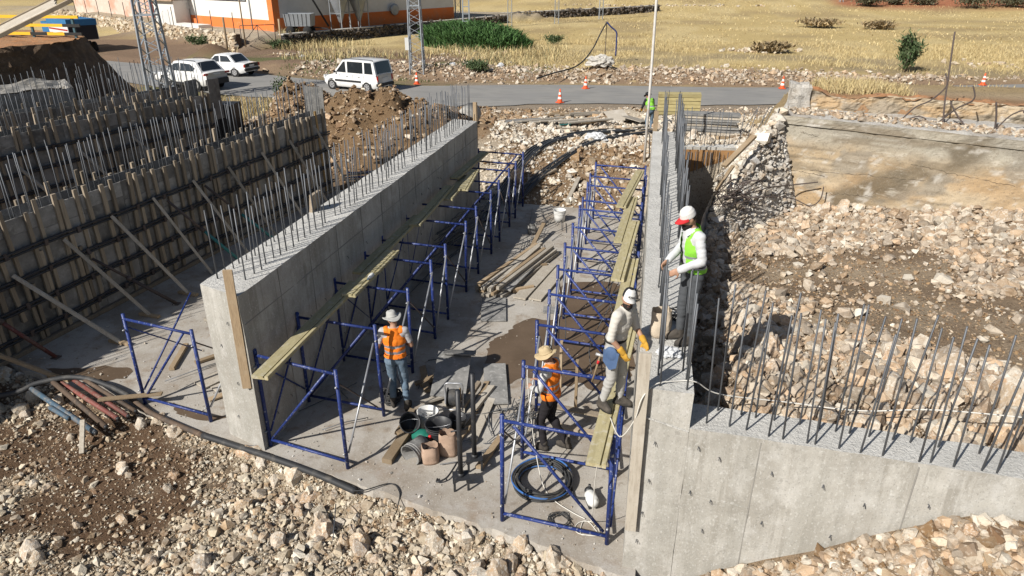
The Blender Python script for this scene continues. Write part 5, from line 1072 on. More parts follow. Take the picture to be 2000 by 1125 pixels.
    # headgear
    if hat:
        kind, mt = hat
        HH = lambda x, y, z: tuple(H(x, y, z))
        if kind == 'brim':
            hr_ = empty('hat', tuple(hd)); hr_.parent = root; m = MB(); m.cs = True; n = 36; rows = []
            for (r, z, wv) in ((.001, .150, 0), (.05, .148, .0), (.078, .13, .0), (.088, .09, 0), (.095, .045, 0), (.1, .04, .0), (.13, .038, .5), (.165, .03, 1.0), (.168, .022, 1.0), (.13, .030, .5), (.096, .035, 0)):
                rows.append([HM @ Vector((r * math.cos(t) * .95, r * math.sin(t) * 1.12, z + J.get('brim', .028) * wv * math.cos(2 * t) + (.012 * mnoise.noise(Vector((math.cos(t) * 2, math.sin(t) * 2, seed)))) - (.018 * math.exp(-(r / .04) ** 2) if r < .06 else 0))) for t in np.linspace(0, 2 * math.pi, n, endpoint=False)])
            m.add([p for r_ in rows for p in r_], [(i * n + j, i * n + (j + 1) % n, (i + 1) * n + (j + 1) % n, (i + 1) * n + j) for i in range(len(rows) - 1) for j in range(n)]); m.build('hat_body', M[mt], hr_)
            m = MB(); m.cs = True; bp = [HM @ Vector((.098 * math.cos(t) * .95, .098 * math.sin(t) * 1.12, .052)) for t in np.linspace(0, 2 * math.pi, 30)]; m.tube(bp, .006, 6, False); m.build('hat_band', M[mt], hr_)
        else:
            hr_ = empty('cap', tuple(hd)); hr_.parent = root; mats = [M[x] for x in mt]; m = MB(); m.cs = True; n = 30; rows = []
            prof = [(.001, .128), (.04, .124), (.068, .105), (.086, .07), (.092, .03), (.092, .012)]
            for (r, z) in prof: rows.append([HM @ Vector((r * math.cos(t) * .94, r * math.sin(t) * 1.10 - .004, z + .012)) for t in np.linspace(0, 2 * math.pi, n, endpoint=False)])
            for i in range(len(prof) - 1):
                for j in range(n):
                    fr = math.sin(2 * math.pi * (j + .5) / n); m.cm = 0 if (fr > .35 and i > 0) or len(mats) < 3 else 2
                    m.add([rows[i][j], rows[i][(j + 1) % n], rows[i + 1][(j + 1) % n], rows[i + 1][j]], [(0, 1, 2, 3)])
            m.build('crown', mats, hr_)
            m = MB(); m.cs = True; B0 = []; B1 = []
            for a in np.linspace(R(22), R(158), 15):
                ix, iy = .092 * math.cos(a) * .94, .092 * math.sin(a) * 1.10; e = math.sin((a - R(22)) / R(136) * math.pi) ** .6; B0.append(HM @ Vector((ix, iy - .004, .03))); B1.append(HM @ Vector((ix * 1.02, iy + .075 * e, .018 - 3.0 * ix * ix)))
            up_ = HM @ Vector((0, 0, .006)); nn = 15
            m.add(B0 + B1 + [p + up_ for p in B0] + [p + up_ for p in B1], [(i, i + 1, nn + i + 1, nn + i) for i in range(nn - 1)] + [(2 * nn + i, 3 * nn + i, 3 * nn + i + 1, 2 * nn + i + 1) for i in range(nn - 1)] + [(nn + i, nn + i + 1, 3 * nn + i + 1, 3 * nn + i) for i in range(nn - 1)]); m.build('visor', [mats[1]], hr_)
            if kind == 'badgecap':
                m = MB(); rows = [[HM @ Vector((x, .094 * math.cos(x / .092) * 1.06 - .3 * (z - .05) * .55 + .012, z)) for z in (.046, .066, .086)] for x in np.linspace(-.038, .038, 7)]
                m.add([p for r_ in rows for p in r_], [(i * 3 + j, (i + 1) * 3 + j, (i + 1) * 3 + j + 1, i * 3 + j + 1) for i in range(6) for j in range(2)]); m.build('badge', M['capwhite'], hr_)
                cu = bpy.data.curves.new('lettering', 'FONT'); cu.body = 'ICON'; cu.size = .03; cu.align_x = 'CENTER'; cu.align_y = 'CENTER'; cu.extrude = .0015; cu.offset = .0012
                to = bpy.data.objects.new('tmp', cu); COL.objects.link(to); tm = bpy.data.meshes.new_from_object(to.evaluated_get(bpy.context.evaluated_depsgraph_get())); bpy.data.objects.remove(to)
                tm.materials.append(M['capblack'])
                for v in tm.vertices: x, z = -v.co.x, v.co.y + .066; v.co = HM @ Vector((x * 1.0, .094 * math.cos(x / .092) * 1.06 - .3 * (z - .05) * .55 + .015 + v.co.z, z))
                link('lettering', tm, hr_)
            if kind == 'logocap':
                m = MB(); V_, F_ = ellip(HM @ Vector((0, .086, .075)), (.010, .006, .012), HM, 8, 6); m.add(V_, F_); m.build('logo', M['capred'], hr_)
    return root
def base_pose(**k):
    J = dict(pelvis=(0, 0, .95), chest=(0, .015, 1.27), neck=(0, .025, 1.50), head=(0, .055, 1.625), ls=(-.185, .015, 1.43), rs=(.185, .015, 1.43), le=(-.25, .0, 1.14), re=(.25, .0, 1.14), lw=(-.24, .1, .9), rw=(.24, .1, .9),
             lh=(-.09, 0, .89), rh=(.09, 0, .89), lk=(-.10, .03, .49), rk=(.10, .03, .49), la=(-.11, 0, .085), ra=(.11, 0, .085))
    J.update(k); return J
# 1: orange vest, back to camera, left scaffold
person('man in orange vest and grey brimmed hat, back to camera, at left scaffold', (-3.97, 9.74, .005), R(16), base_pose(head=(-.01, .075, 1.615), headrot=(R(25), R(-14), R(-5)), le=(-.29, .02, 1.15), lw=(-.27, .25, 1.12), lhd=(.1, .9, .25), lpn=(.6, 0, -.5), re=(.28, .05, 1.14), rw=(.17, .27, 1.06), rhd=(-.5, .8, 0), rpn=(-.4, 0, -.6),
   lk=(-.09, .09, .49), la=(-.10, .02, .085), rk=(.12, .04, .49), ra=(.15, -.10, .085), lfd=(-.1, 1, 0), rfd=(.25, 1, 0), vest_lo=.99, brim=.035, vest_open=0), top='greyshirt', sleeve=.72, legs='jeans', vest='vest_orange', vest_bands=((.07, .115), (.175, .225)), hat=('brim', 'hatgrey'), seed=1, scale=1.03)
# 2: orange vest, straw hat, seen from the side under the right row
person('man in orange vest and khaki sun hat walking behind the front right scaffold', (-1.23, 9.12, .005), R(72), base_pose(head=(0, .09, 1.60), headrot=(R(10), R(-22), 0), le=(-.27, .06, 1.16), lw=(-.12, .27, 1.05), lhd=(.5, .8, .2), lpn=(.3, 0, -.7), re=(.27, .05, 1.16), rw=(.14, .28, 1.06), rhd=(-.4, .9, .2), rpn=(-.3, 0, -.7),
   lk=(-.10, .12, .49), la=(-.11, .04, .085), rk=(.10, .04, .50), ra=(.12, -.26, .09), vest_lo=.93, brim=-.02, vest_open=.05), top='patternshirt', sleeve=1.98, legs='blacktrousers', vest='vest_orange', vest_bands=((.14, .175), (.235, .27)), hat=('brim', 'hatstraw'), seed=2, scale=1.03, shirt_long=.1)
# 3: white shirt on the board, cap, gloves
p3 = person('man in white shirt and black and white cap with yellow gloves on scaffold board', (-.255, 7.80, ZP + .034), R(-116), base_pose(pelvis=(0, 0, .94), chest=(0, .07, 1.25), neck=(.0, .12, 1.47), head=(.015, .15, 1.59), headrot=(R(-52), R(-2), R(-10)), ls=(-.185, .09, 1.40), rs=(.185, .09, 1.40), re=(.235, .05, 1.11), rw=(.16, .20, .93), rhd=(-.1, .45, -.85), rpn=(-.6, .2, -.3), le=(-.23, .16, 1.12), lw=(-.15, .33, 1.0), lhd=(.2, .5, -.7), lpn=(.5, .2, -.3),
   lk=(-.11, .07, .49), la=(-.12, .05, .085), rk=(.10, .03, .49), ra=(.11, -.09, .085), lfd=(-.25, 1, 0), rfd=(.3, 1, 0)), top='whiteshirt', sleeve=1.12, legs='greytrousers', hat=('badgecap', ('capwhite', 'capwhite', 'capblack')), beard=True, gloves='glove', seed=3, scale=1.0, shirt_long=-.03)
m = MB(); m.cs = True; m.add(*ellip((.19, .05, .86), (.035, .10, .11))); m.add([(.205, -.06, .92), (.205, .17, .92), (.225, .15, .72), (.225, .05, .66), (.225, -.05, .76)], [(0, 1, 2, 3, 4)]); m.build('tool_pouch', M['bluejeanpouch'], p3)
hm = empty('hammer', (0, 0, 0), 0, 'wooden hammer hanging from the belt of the white shirt worker', 'hammer'); hm.location = (-.47, 7.74, ZP + .62); hm.rotation_euler = (0, R(12), 0)
m = MB(); m.cs = True; m.tube([(0, 0, -.22), (0, 0, .18)], .013, 8); m.build('handle', M['wood'], hm); m = MB(); m.cs = True; m.tube([(-.06, 0, .19), (.06, 0, .19)], .02, 8); m.build('head', M['hammerhead'], hm); m = MB(); m.cs = True; m.tube([(0, 0, .06), (0, 0, .11)], .016, 8); m.build('grip_band', M['capred'], hm)
# 4: green vest on the wall
person('man in lime green vest and white and red cap standing on the right wall', (.60, 8.06, 2.704), R(112), base_pose(chest=(0, .05, 1.27), neck=(0, .085, 1.49), ls=(-.185, .06, 1.42), rs=(.185, .06, 1.42), head=(0, .145, 1.60), headrot=(R(8), R(-24), 0), le=(-.27, .03, 1.16), lw=(-.16, .26, 1.03), lhd=(.2, .8, -.4), lpn=(.6, 0, -.3), re=(.27, .06, 1.17), rw=(.12, .29, 1.05), rhd=(-.1, .7, -.5), rpn=(-.5, .1, -.3),
   lk=(-.10, .03, .49), la=(-.10, .0, .085), rk=(.09, .05, .49), ra=(.10, .04, .085), vest_lo=.97, vest_open=.075), top='paleshirt', sleeve=2.0, legs='darkjeans', vest='vest_green', vest_bands=((.045, .095), (.17, .205)), hat=('logocap', ('capwhite', 'capred')), beard=True, seed=4, scale=1.02, collar=True, shirt_long=.1)
# 5: distant worker by the pole
z5 = float(TZ(np.array([-.25]), np.array([30.2]))[0])
M['blackhood'] = clothmat('black_jacket', (.025, .025, .028))
person('distant man in black jacket and lime vest beside the tall pole', (-.22, 30.2, z5 - .05), R(30), base_pose(pelvis=(0, -.06, .9), chest=(0, .12, 1.16), neck=(0, .26, 1.34), ls=(-.18, .18, 1.28), rs=(.18, .18, 1.28), lh=(-.09, -.04, .85), rh=(.09, -.04, .85), head=(0, .34, 1.44), headrot=(R(20), R(-20), 0), le=(-.27, .24, 1.02), lw=(-.2, .42, .9), re=(.26, .24, 1.02), rw=(.15, .43, .9), lk=(-.1, .1, .49), vest_lo=.95, vest_open=.05), top='blackhood', sleeve=2.0, legs='jeans', vest='vest_green', vest_bands=((.1, .14),), hat=('brim', 'capblack'), seed=5, gloves='glove')
# ================================================================== vehicles
M['carwhite'] = pmat('white_car_paint', (.70, .70, .69), [(3, (.62, .61, .585), .5, .75, .5)], rough=.32, spec=.5, coat=.6)
M['carglass'] = pmat('car_glass', (.018, .022, .026), rough=.06, spec=.8); M['tyre'] = pmat('tyre', (.02, .02, .02), rough=.85); M['rim'] = pmat('rim', (.45, .45, .46), rough=.35, metal=.6)
M['trim'] = pmat('black_trim', (.025, .025, .027), rough=.55); M['tail'] = pmat('tail_light', (.35, .015, .012), rough=.2, spec=.6); M['lamp'] = pmat('head_light', (.6, .62, .64), rough=.12, spec=.7); M['plate'] = pmat('number_plate', (.6, .6, .58), rough=.5)
def car(label, loc, rz, L, W, hood, tail, roof, Hroof, belt_z, zb, wr, wx, windows, wscreen, rscreen, seed=0, boxy=.0, trims=(), lamps=None, rack=False):
    """front towards +x. hood/tail: list of (x,z) of the lower body top line; roof: (x0..x3) windscreen foot, roof front, roof rear, rear foot"""
    root = empty('parked_car', loc, rz, label, 'car'); hw = W / 2
    xs_ = np.linspace(-L / 2, L / 2, 40); topx = [p[0] for p in hood]; topz = [p[1] for p in hood]
    m = MB(); m.cs = True; ring = []
    for x in xs_:
        e = abs(x) / (L / 2); pl = hw * (1 - .13 * max(0, (e - .72) / .28) ** 2.2); zt = float(np.interp(x, topx, topz)); zb_ = zb + .10 * max(0, (e - .84) / .16) ** 1.5
        half = [(pl * .90, zb_), (pl * .985, zb_ + .10), (pl, zb_ + (zt - zb_) * .45), (pl * .985, zb_ + (zt - zb_) * .74), (pl * .955, zt - .05), (pl * .88, zt - .012), (pl * .5, zt + .012), (0, zt + .02)]
        ring.append([Vector((x, y, z)) for y, z in half] + [Vector((x, -y, z)) for y, z in half[::-1][1:]])
    n = len(ring[0]); m.add([p for r_ in ring for p in r_], [(i * n + j, i * n + j + 1, (i + 1) * n + j + 1, (i + 1) * n + j) for i in range(len(ring) - 1) for j in range(n - 1)] + [tuple(range(n)), tuple(range(len(ring) * n - 1, len(ring) * n - n - 1, -1))])
    m.build('body', M['carwhite'], root)
    # greenhouse
    x0, x1, x2, x3 = roof; gb = hw * .95; gt = hw * (.80 + boxy)
    def side(x, z): t = max(0, min(1, (z - belt_z) / (Hroof - belt_z))); return gb + (gt - gb) * t
    stations = []
    for t in np.linspace(0, 1, 9): stations.append((x0 + (x1 - x0) * t, belt_z - .06 + (Hroof - .03 - belt_z + .06) * t))
    for t in np.linspace(0, 1, 8)[1:]: stations.append((x1 + (x2 - x1) * t, Hroof - .03 + .035 * math.sin(math.pi * t)))
    for t in np.linspace(0, 1, 9)[1:]: stations.append((x2 + (x3 - x2) * t, Hroof - .03 + (belt_z - .06 - Hroof + .03) * t))
    m = MB(); m.cs = False; rows = []
    for x, z in stations: s_ = side(x, z); rows.append([Vector((x, -s_, z)), Vector((x, -s_ * .86, z + .022)), Vector((x, 0, z + .04)), Vector((x, s_ * .86, z + .022)), Vector((x, s_, z))])
    m.add([p for r_ in rows for p in r_], [(i * 5 + j, i * 5 + j + 1, (i + 1) * 5 + j + 1, (i + 1) * 5 + j) for i in range(len(rows) - 1) for j in range(4)])
    for sg in (-1, 1): m.add([(x, sg * side(x, z), z) for x, z in stations], [tuple(range(len(stations)))])
    for f in range(len(m.s)): m.s[f] = f < (len(rows) - 1) * 4
    m.build('cabin', M['carwhite'], root)
    for poly in windows:
        for sg in (-1, 1): m = MB(); m.add([(x, sg * (side(x, z) + .008), z) for x, z in poly], [tuple(range(len(poly)))]); m.build('side_window', M['carglass'], root)
    def screen(name, xa, za, xb, zb2, ins, bot=.06):
        ax, az = xa + (xb - xa) * bot, za + (zb2 - za) * bot; bx, bz = xa + (xb - xa) * .93, za + (zb2 - za) * .93; sg = 1 if xa > 0 else -1; o = .016; nn = Vector((abs(zb2 - za), 0, abs(xa - xb))).normalized(); nn = Vector((nn.x * sg, 0, nn.z)) * o
        sa, sb = side(ax, az) * ins, side(bx, bz) * ins; rows = []
        for t in np.linspace(0, 1, 4): x = ax + (bx - ax) * t; z = az + (bz - az) * t; s_ = sa + (sb - sa) * t; rows.append([Vector((x, k * s_, z + .04 * (1 - abs(k)) if 0 else z + (.022 * min(1, (1 - abs(k)) / .14) + .018 * max(0, 1 - abs(k) / .86)))) + nn for k in (-1, -.86, -.4, 0, .4, .86, 1)])
        m = MB(); m.cs = True; m.add([p for r_ in rows for p in r_], [(i * 7 + j, i * 7 + j + 1, (i + 1) * 7 + j + 1, (i + 1) * 7 + j) for i in range(3) for j in range(6)]); m.build(name, M['carglass'], root)
    screen('windscreen', x0, belt_z - .06, x1, Hroof - .03, .93, .12); screen('rear_window', x3, belt_z - .06, x2, Hroof - .03, .84, rscreen)
    # wheels with dark arches
    for wx_ in wx:
        for sg in (-1, 1):
            m = MB(); m.cs = True; m.lathe([(wr + .055, -.02), (wr + .055, .006), (wr - .02, .008)], n=24, M=Matrix.Rotation(R(-90 * sg), 3, 'X'), c=(wx_, sg * (hw * .985), wr + .01)); m.lathe([(.01, .0015), (wr + .055, .0015)], n=24, M=Matrix.Rotation(R(-90 * sg), 3, 'X'), c=(wx_, sg * (hw * .992), wr + .01)); m.build('wheel_arch', M['trim'], root)
            wl_ = empty('wheel', (wx_, sg * (hw - .07), wr), 0); wl_.parent = root; m = MB(); m.cs = True; m.lathe([(wr * .6, -.1), (wr * .93, -.1), (wr, -.07), (wr, .06), (wr * .93, .085), (wr * .66, .09), (wr * .62, .07)], n=26, M=Matrix.Rotation(R(-90 * sg), 3, 'X')); m.build('tyre', M['tyre'], wl_)
            m = MB(); m.cs = True; m.lathe([(wr * .66, .088), (wr * .55, .082), (wr * .2, .088), (.001, .09)], n=26, M=Matrix.Rotation(R(-90 * sg), 3, 'X')); m.build('rim', M['rim'], wl_)
            for k in range(6):
                a = k * math.pi / 3; m = MB(); m.beam((math.cos(a) * wr * .24, sg * .094, math.sin(a) * wr * .24), (math.cos(a) * wr * .52, sg * .092, math.sin(a) * wr * .52), .03, .008, up=(0, 1, 0)); m.build('slot', M['trim'], wl_)
    lh, lt = lamps or ((.62, .16, .30), (.75, .22, .16))
    for sg in (-1, 1):
        m = MB(); m.box((L / 2 - .05, sg * hw * .68, lh[0]), (.12, lh[2], lh[1]), Matrix.Rotation(-sg * .25, 3, 'Z')); m.build('headlight', M['lamp'], root)
        m = MB(); m.box((-L / 2 + .02, sg * hw * .80, lt[0]), (.08, lt[2], lt[1]), Matrix.Rotation(sg * .22, 3, 'Z')); m.build('tail_light', M['tail'], root)
        m = MB(); m.cs = True; m.add(*ellip((x0 - .22, sg * (hw + .07), belt_z + .06), (.06, .10, .065), None, 12, 8)); m.build('mirror', M['carwhite'] if boxy < .02 else M['trim'], root)
        for hx in (.15, -.75): m = MB(); m.box((hx, sg * (hw * .992), belt_z - .17), (.16, .02, .03)); m.build('door_handle', M['trim'] if seed else M['carwhite'], root)
        for dx in (.72, -.28, -1.12): m = MB(); m.box((dx, sg * hw * .985, belt_z - .33), (.01, .02, .52)); m.build('door_seam', M['trim'], root)
    m = MB(); m.box((-L / 2 - .012, 0, lt[0] - .02), (.02, .5, .115)); m.build('number_plate', M['plate'], root)
    for (c, s) in trims: m = MB(); m.beam((c[0] - s[0] / 2, c[1], c[2]), (c[0] + s[0] / 2, c[1], c[2]), s[1], s[2], ch=.25); m.build('trim', M['trim'], root)
    if rack:
        for sg in (-1, 1): m = MB(); m.cs = True; m.tube(catmull([(x1 - .1, sg * gt * .9, Hroof), (x1 - .25, sg * gt * .9, Hroof + .055), (x2 + .25, sg * gt * .9, Hroof + .055), (x2 + .1, sg * gt * .9, Hroof)], 5), .018, 6); m.build('roof_rail', M['trim'], root)
    return root
def gz(x, y): return .045
# van (panel-estate), heading left and away
van = car('white boxy van with black side strip, on the road beside cone', (-18.1, 42.0, .045), R(180 - 17), 4.11, 1.72, [(-2.06, 1.02), (.7, 1.02), (1.05, .98), (1.62, .86), (1.95, .74), (2.06, .60)], None, (1.25, .45, -1.85, -2.04), 1.80, 1.02, .20, .30, (-1.32, 1.38),
    [[(1.02, 1.06), (.42, 1.66), (.28, 1.70), (.24, 1.06)], [(.12, 1.06), (.12, 1.70), (-1.05, 1.70), (-1.05, 1.06)], [(-1.18, 1.06), (-1.18, 1.70), (-1.70, 1.70), (-1.80, 1.06)]], None, .10, 1, .10, [((.1, .87, .58), (2.0, .03, .11)), ((.1, -.87, .58), (2.0, .03, .11)), ((-2.05, 0, .44), (.10, 1.6, .17)), ((2.03, 0, .42), (.10, 1.5, .2))], ((.70, .22, .34), (.80, .34, .12)), True)
sedan = car('old white boxy sedan parked on the road before brown mound', (-29.6, 46.2, .045), R(180 - 8.6), 4.22, 1.64, [(-2.11, .86), (-1.35, .90), (-1.0, .92), (.75, .90), (1.2, .86), (1.95, .80), (2.11, .66)], None, (.95, .30, -.85, -1.42), 1.40, .90, .22, .29, (-1.28, 1.36),
    [[(.72, .94), (.28, 1.30), (-.05, 1.33), (-.08, .94)], [(-.18, .94), (-.15, 1.33), (-.75, 1.31), (-1.08, .96)]], None, .14, 0, .02, [((-2.12, 0, .46), (.10, 1.5, .16)), ((2.1, 0, .44), (.1, 1.5, .15)), ((-2.115, 0, .74), (.03, 1.45, .22))], ((.68, .17, .34), (.73, .19, .30)))
suv = car('white sport utility car half hidden behind lattice pylon and rebar', (-28.6, 40.6, .045), R(180 - 15), 4.5, 1.86, [(-2.25, 1.05), (-1.8, 1.12), (-1.0, 1.06), (.9, 1.02), (1.3, .98), (2.0, .88), (2.25, .70)], None, (1.2, .35, -1.45, -2.05), 1.66, 1.06, .27, .36, (-1.38, 1.36),
    [[(.95, 1.10), (.35, 1.50), (-.1, 1.55), (-.12, 1.10)], [(-.2, 1.10), (-.18, 1.55), (-1.0, 1.52), (-1.45, 1.30), (-1.3, 1.12)]], None, .2, 0, .0, [((-2.24, 0, .52), (.12, 1.7, .34)), ((2.22, 0, .5), (.12, 1.6, .3)), ((0, .93, .38), (2.2, .03, .14)), ((0, -.93, .38), (2.2, .03, .14))], ((.85, .12, .4), (.98, .12, .5)), True)
# colourful truck behind the barrier
tr = empty('truck', (-51.5, 57.0, .05), R(150), 'truck with blue cover and painted side boards, behind the yellow black barrier', 'truck')
M['truckblue'] = pmat('truck_blue', (.03, .14, .30), [(4, (.05, .2, .38), .5, .7, .5)], rough=.5); M['truckyellow'] = pmat('truck_yellow', (.75, .55, .05), rough=.5); M['truckdark'] = pmat('truck_dark', (.02, .02, .025), rough=.7)
for nm, c, s, mt in (('cargo_box', (-1.3, 0, 1.75), (4.6, 2.3, 1.3), 'carwhite'), ('cover', (-1.3, 0, 2.55), (4.7, 2.4, .5), 'truckblue'), ('stripe', (-1.3, 1.155, 1.45), (4.4, .02, .22), 'truckyellow'), ('stripe', (-1.3, 1.155, 1.95), (4.4, .02, .12), 'tail'), ('stripe', (-1.3, -1.155, 1.45), (4.4, .02, .22), 'truckyellow'), ('chassis', (0, 0, .85), (6.6, .9, .3), 'truckdark'), ('shade_tailboard', (-3.62, 0, 1.75), (.05, 2.2, 1.2), 'truckdark')):  # tailboard's near-black puts the shade on the truck's rear into its colour
    m = MB(); x, y, z = c; m.beam((x - s[0] / 2, y, z), (x + s[0] / 2, y, z), s[1], s[2], ch=.08); m.build(nm, M[mt], tr)
m = MB(); m.prism([(1.2, -1.1), (3.1, -1.05), (3.3, -.8), (3.3, .8), (3.1, 1.05), (1.2, 1.1)], .7, 2.4); m.build('cab', M['truckblue'], tr); m = MB(); m.box((3.28, 0, 1.85), (.06, 1.7, .7)); m.build('windscreen', M['carglass'], tr)
for x in (-2.6, -1.5, 2.4):
    for sg in (-1, 1): m = MB(); m.cs = True; m.lathe([(.001, -.13), (.38, -.13), (.44, -.1), (.44, .1), (.38, .13), (.001, .13)], n=20, M=Matrix.Rotation(R(90), 3, 'X'), c=(x, sg * 1.0, .44)); m.build('wheel', M['tyre'], tr)

# ================================================================== cones
def cone(loc, label, tilt=0):
    r_ = empty('traffic_cone', loc, random.uniform(0, 1), label, 'cone', 'traffic cones along the road'); m = MB(); m.prism([(-.19, -.15), (-.15, -.19), (.15, -.19), (.19, -.15), (.19, .15), (.15, .19), (-.15, .19), (-.19, .15)], 0, .035); m.build('base', M['orange_cone'], r_)
    R_ = lambda z: .145 - .115 * (z - .035) / .70; zs = [.035, .20, .32, .44, .56, .735]
    for i in range(5): m = MB(); m.cs = True; m.lathe([(R_(zs[i]), zs[i]), (R_(zs[i + 1]), zs[i + 1])] + ([(.001, .735)] if i == 4 else []), n=20); m.build('band', M['reflect_white' if i in (1, 3) else 'orange_cone'], r_)
cone((-5.3, 39.8, .03), 'red and white cone nearest the rubble, at the near road edge'); cone((-4.4, 44.9, .045), 'red and white cone on the far side of road behind the nearest cone')
cone((7.55, 47.3, .045), 'red and white cone beside the pale parapet stump'); cone((20.3, 51.3, .045), 'red and white cone at far right beyond the bent rebar'); cone((-15.2, 44.5, .045), 'red and white cone behind the white van')
M['sack_black'] = pmat('black_sack', (.03, .03, .03), rough=.7)
# ================================================================== lattice pylons
M['pylon'] = pmat('galvanised_pylon', (.34, .37, .40), [(3, (.27, .29, .31), .45, .65, .5)], rough=.5, metal=.35)
def pylon(loc, rz, w0, w1, H, nseg, label, leg=.05, box=False):
    r_ = empty('lattice_pylon', loc, rz, label, 'pylon'); c = lambda sx, sy, z: Vector((sx * (w0 + (w1 - w0) * z / H) / 2, sy * (w0 + (w1 - w0) * z / H) / 2, z))
    for sx, sy in ((-1, -1), (1, -1), (1, 1), (-1, 1)): m = MB(); m.beam(c(sx, sy, -.2), c(sx, sy, H), leg, leg, up=(sx, sy, 0)); m.build('leg', M['pylon'], r_)
    zs = np.linspace(0, H, nseg + 1); cs = [(-1, -1), (1, -1), (1, 1), (-1, 1)]
    for f in range(4):
        a, b = cs[f], cs[(f + 1) % 4]
        for i in range(nseg):
            (p, q) = (a, b) if i % 2 else (b, a); m = MB(); m.beam(c(*p, zs[i]), c(*q, zs[i + 1]), leg * .55, leg * .3); m.build('lattice_bar', M['pylon'], r_)
        m = MB(); m.beam(c(*a, H), c(*b, H), leg * .6, leg * .4); m.build('ring_bar', M['pylon'], r_)
    for f in range(4): m = MB(); a, b = cs[f], cs[(f + 1) % 4]; m.beam(c(*a, H * .42), c(*b, H * .42), leg * .8, leg * .6); m.build('ring_bar', M['pylon'], r_)
    if box: m = MB(); m.box((-w0 * .62, -w0 * .4, 2.0), (.25, .2, .8)); m.build('cabinet', M['plate'], r_)
    return r_
pylon((-27.3, 35.9, -.05), R(18), 1.15, .62, 11.0, 22, 'large grey lattice pylon standing in front of the white sport utility car', .12)
pylon((-16.6, 48.9, .1), R(12), .95, .55, 10.5, 24, 'slim lattice pylon on the verge between van and reeds', .085, True)
pylon((-25.2, 91, .5), R(10), .7, .5, 10, 12, 'far lattice mast beside the far end of the farm building', .08)
for x, y, lb in ((-18.0, 88.0, 'far thin lattice mast where the yard wall ends'), (-13.2, 94, 'far thin lattice mast left of the tall pole'), (-8.4, 103, 'farthest thin lattice mast in front of the field wall'), (4.5, 140, 'tiny lattice mast on the hillside right of the tall pole'), (15.5, 138, 'tiny lattice mast on the hillside, second from the tall pole'), (29, 136, 'tiny lattice mast at edge of red ploughed field')): pylon((x, y, float(TZ(np.array([x]), np.array([y]))[0])), R(10), .5, .4, 8, 9, lb, .06)
r_ = empty('ladder_pole', (-17.6, 66.2, 0), R(15), 'pale ladder-like pole standing in the green reeds', 'pole')
for s in (-1, 1): m = MB(); m.beam((s * .32, 0, 0), (s * .22, 0, 9), .12, .1, up=(0, 1, 0)); m.build('rail', M['pylon'], r_)
for i in range(14): z = .5 + i * .62; w_ = .32 - .1 * z / 9; m = MB(); m.beam((-w_, 0, z), (w_, 0, z), .07, .07); m.build('rung', M['pylon'], r_)
# rusty white pole by the right wall
zp = float(TZ(np.array([-.25]), np.array([24.2]))[0]); r_ = empty('pole', (-.25, 24.2, zp - .2), 0, 'tall thin rusty white pole beside the far end of the right wall', 'pole')
M['rustywhite'] = pmat('rusty_white_paint', (.55, .53, .50), [(3, (.25, .12, .06), .56, .66, .8, (1, 1, .6)), (9, (.4, .37, .33), .5, .7, .5)], rough=.6)
m = MB(); m.cs = True; m.tube([(0, 0, 0), (.0, 0, 3), (-.02, .02, 6), (-.03, .0, 9)], .045, 10); m.build('shaft', M['rustywhite'], r_); m = MB(); m.cs = True; m.tube([(0, 0, 1.5), (.12, 0, 1.1), (.16, 0, .4)], .02, 6); m.build('cable', M['hose'], r_)

# ================================================================== farm building, sheds, walls
M['bwhite'] = pmat('white_render', (.66, .64, .60), [(.6, (.56, .54, .49), .45, .65, .7), (4, (.5, .47, .42), .58, .72, .4)], rough=.9); M['borange'] = pmat('orange_render', (.62, .17, .045), [(.8, (.5, .2, .09), .5, .68, .7), (3, (.55, .42, .33), .62, .74, .6)], rough=.9)
M['shutter'] = pmat('grey_shutter', (.34, .36, .37), [(2, (.5, .51, .51), .5, .7, .6, (1, 1, 14))], rough=.6); M['silometal'] = pmat('silo_metal', (.30, .32, .34), [(1, (.2, .21, .23), .45, .65, .6)], rough=.45, metal=.5); M['darkred'] = pmat('dark_red_wall', (.16, .035, .025), [(1, (.11, .03, .02), .4, .6, .6)], rough=.85); M['tile'] = pmat('old_roof', (.36, .27, .19), [(3, (.27, .19, .13), .45, .65, .7)], rough=.9)
bl = empty('farm_building', (0, 0, 0), 0, 'long white farm building with orange base band and corner, top left', 'building')
Cn = Vector((-36.0, 65.2, 1.0)); dl = Vector((-.905, .425, 0)).normalized(); dr = Vector((.445, .895, 0)).normalized(); HB = 6.5
def wallq(a, b, z0, z1, mat, name, off=0.0, n=None):
    d_ = (b - a).normalized(); nn = Vector((d_.y, -d_.x, 0)) * off; m = MB(); m.beam(Vector((a.x, a.y, (z0 + z1) / 2)) + nn, Vector((b.x, b.y, (z0 + z1) / 2)) + nn, .25, z1 - z0, ch=.02); return m.build(name, M[mat], bl)
EL = Cn + dl * 20; ER = Cn + dr * 25
wallq(EL, Cn, .6, 1.0 + HB, 'bwhite', 'gable_wall'); wallq(Cn, ER, .6, 1.0 + HB, 'bwhite', 'long_wall')
wallq(EL, Cn + dl * .1, .6, 2.25, 'borange', 'base_band', .03); wallq(Cn + dr * .1, ER, .6, 2.45, 'borange', 'base_band', .03)
m = MB(); m.box((Cn.x, Cn.y, 4.0), (.75, .75, 7.0), Matrix.Rotation(math.atan2(dl.y, dl.x), 3, 'Z')); m.build('corner_pillar', M['borange'], bl)
m = MB(); bk = EL + dr * 25; m.add([tuple(Cn + Vector((0, 0, HB))), tuple(ER + Vector((0, 0, HB))), tuple(bk + Vector((0, 0, HB))), tuple(EL + Vector((0, 0, HB)))], [(0, 1, 2, 3)]); m.build('roof', M['tile'], bl)
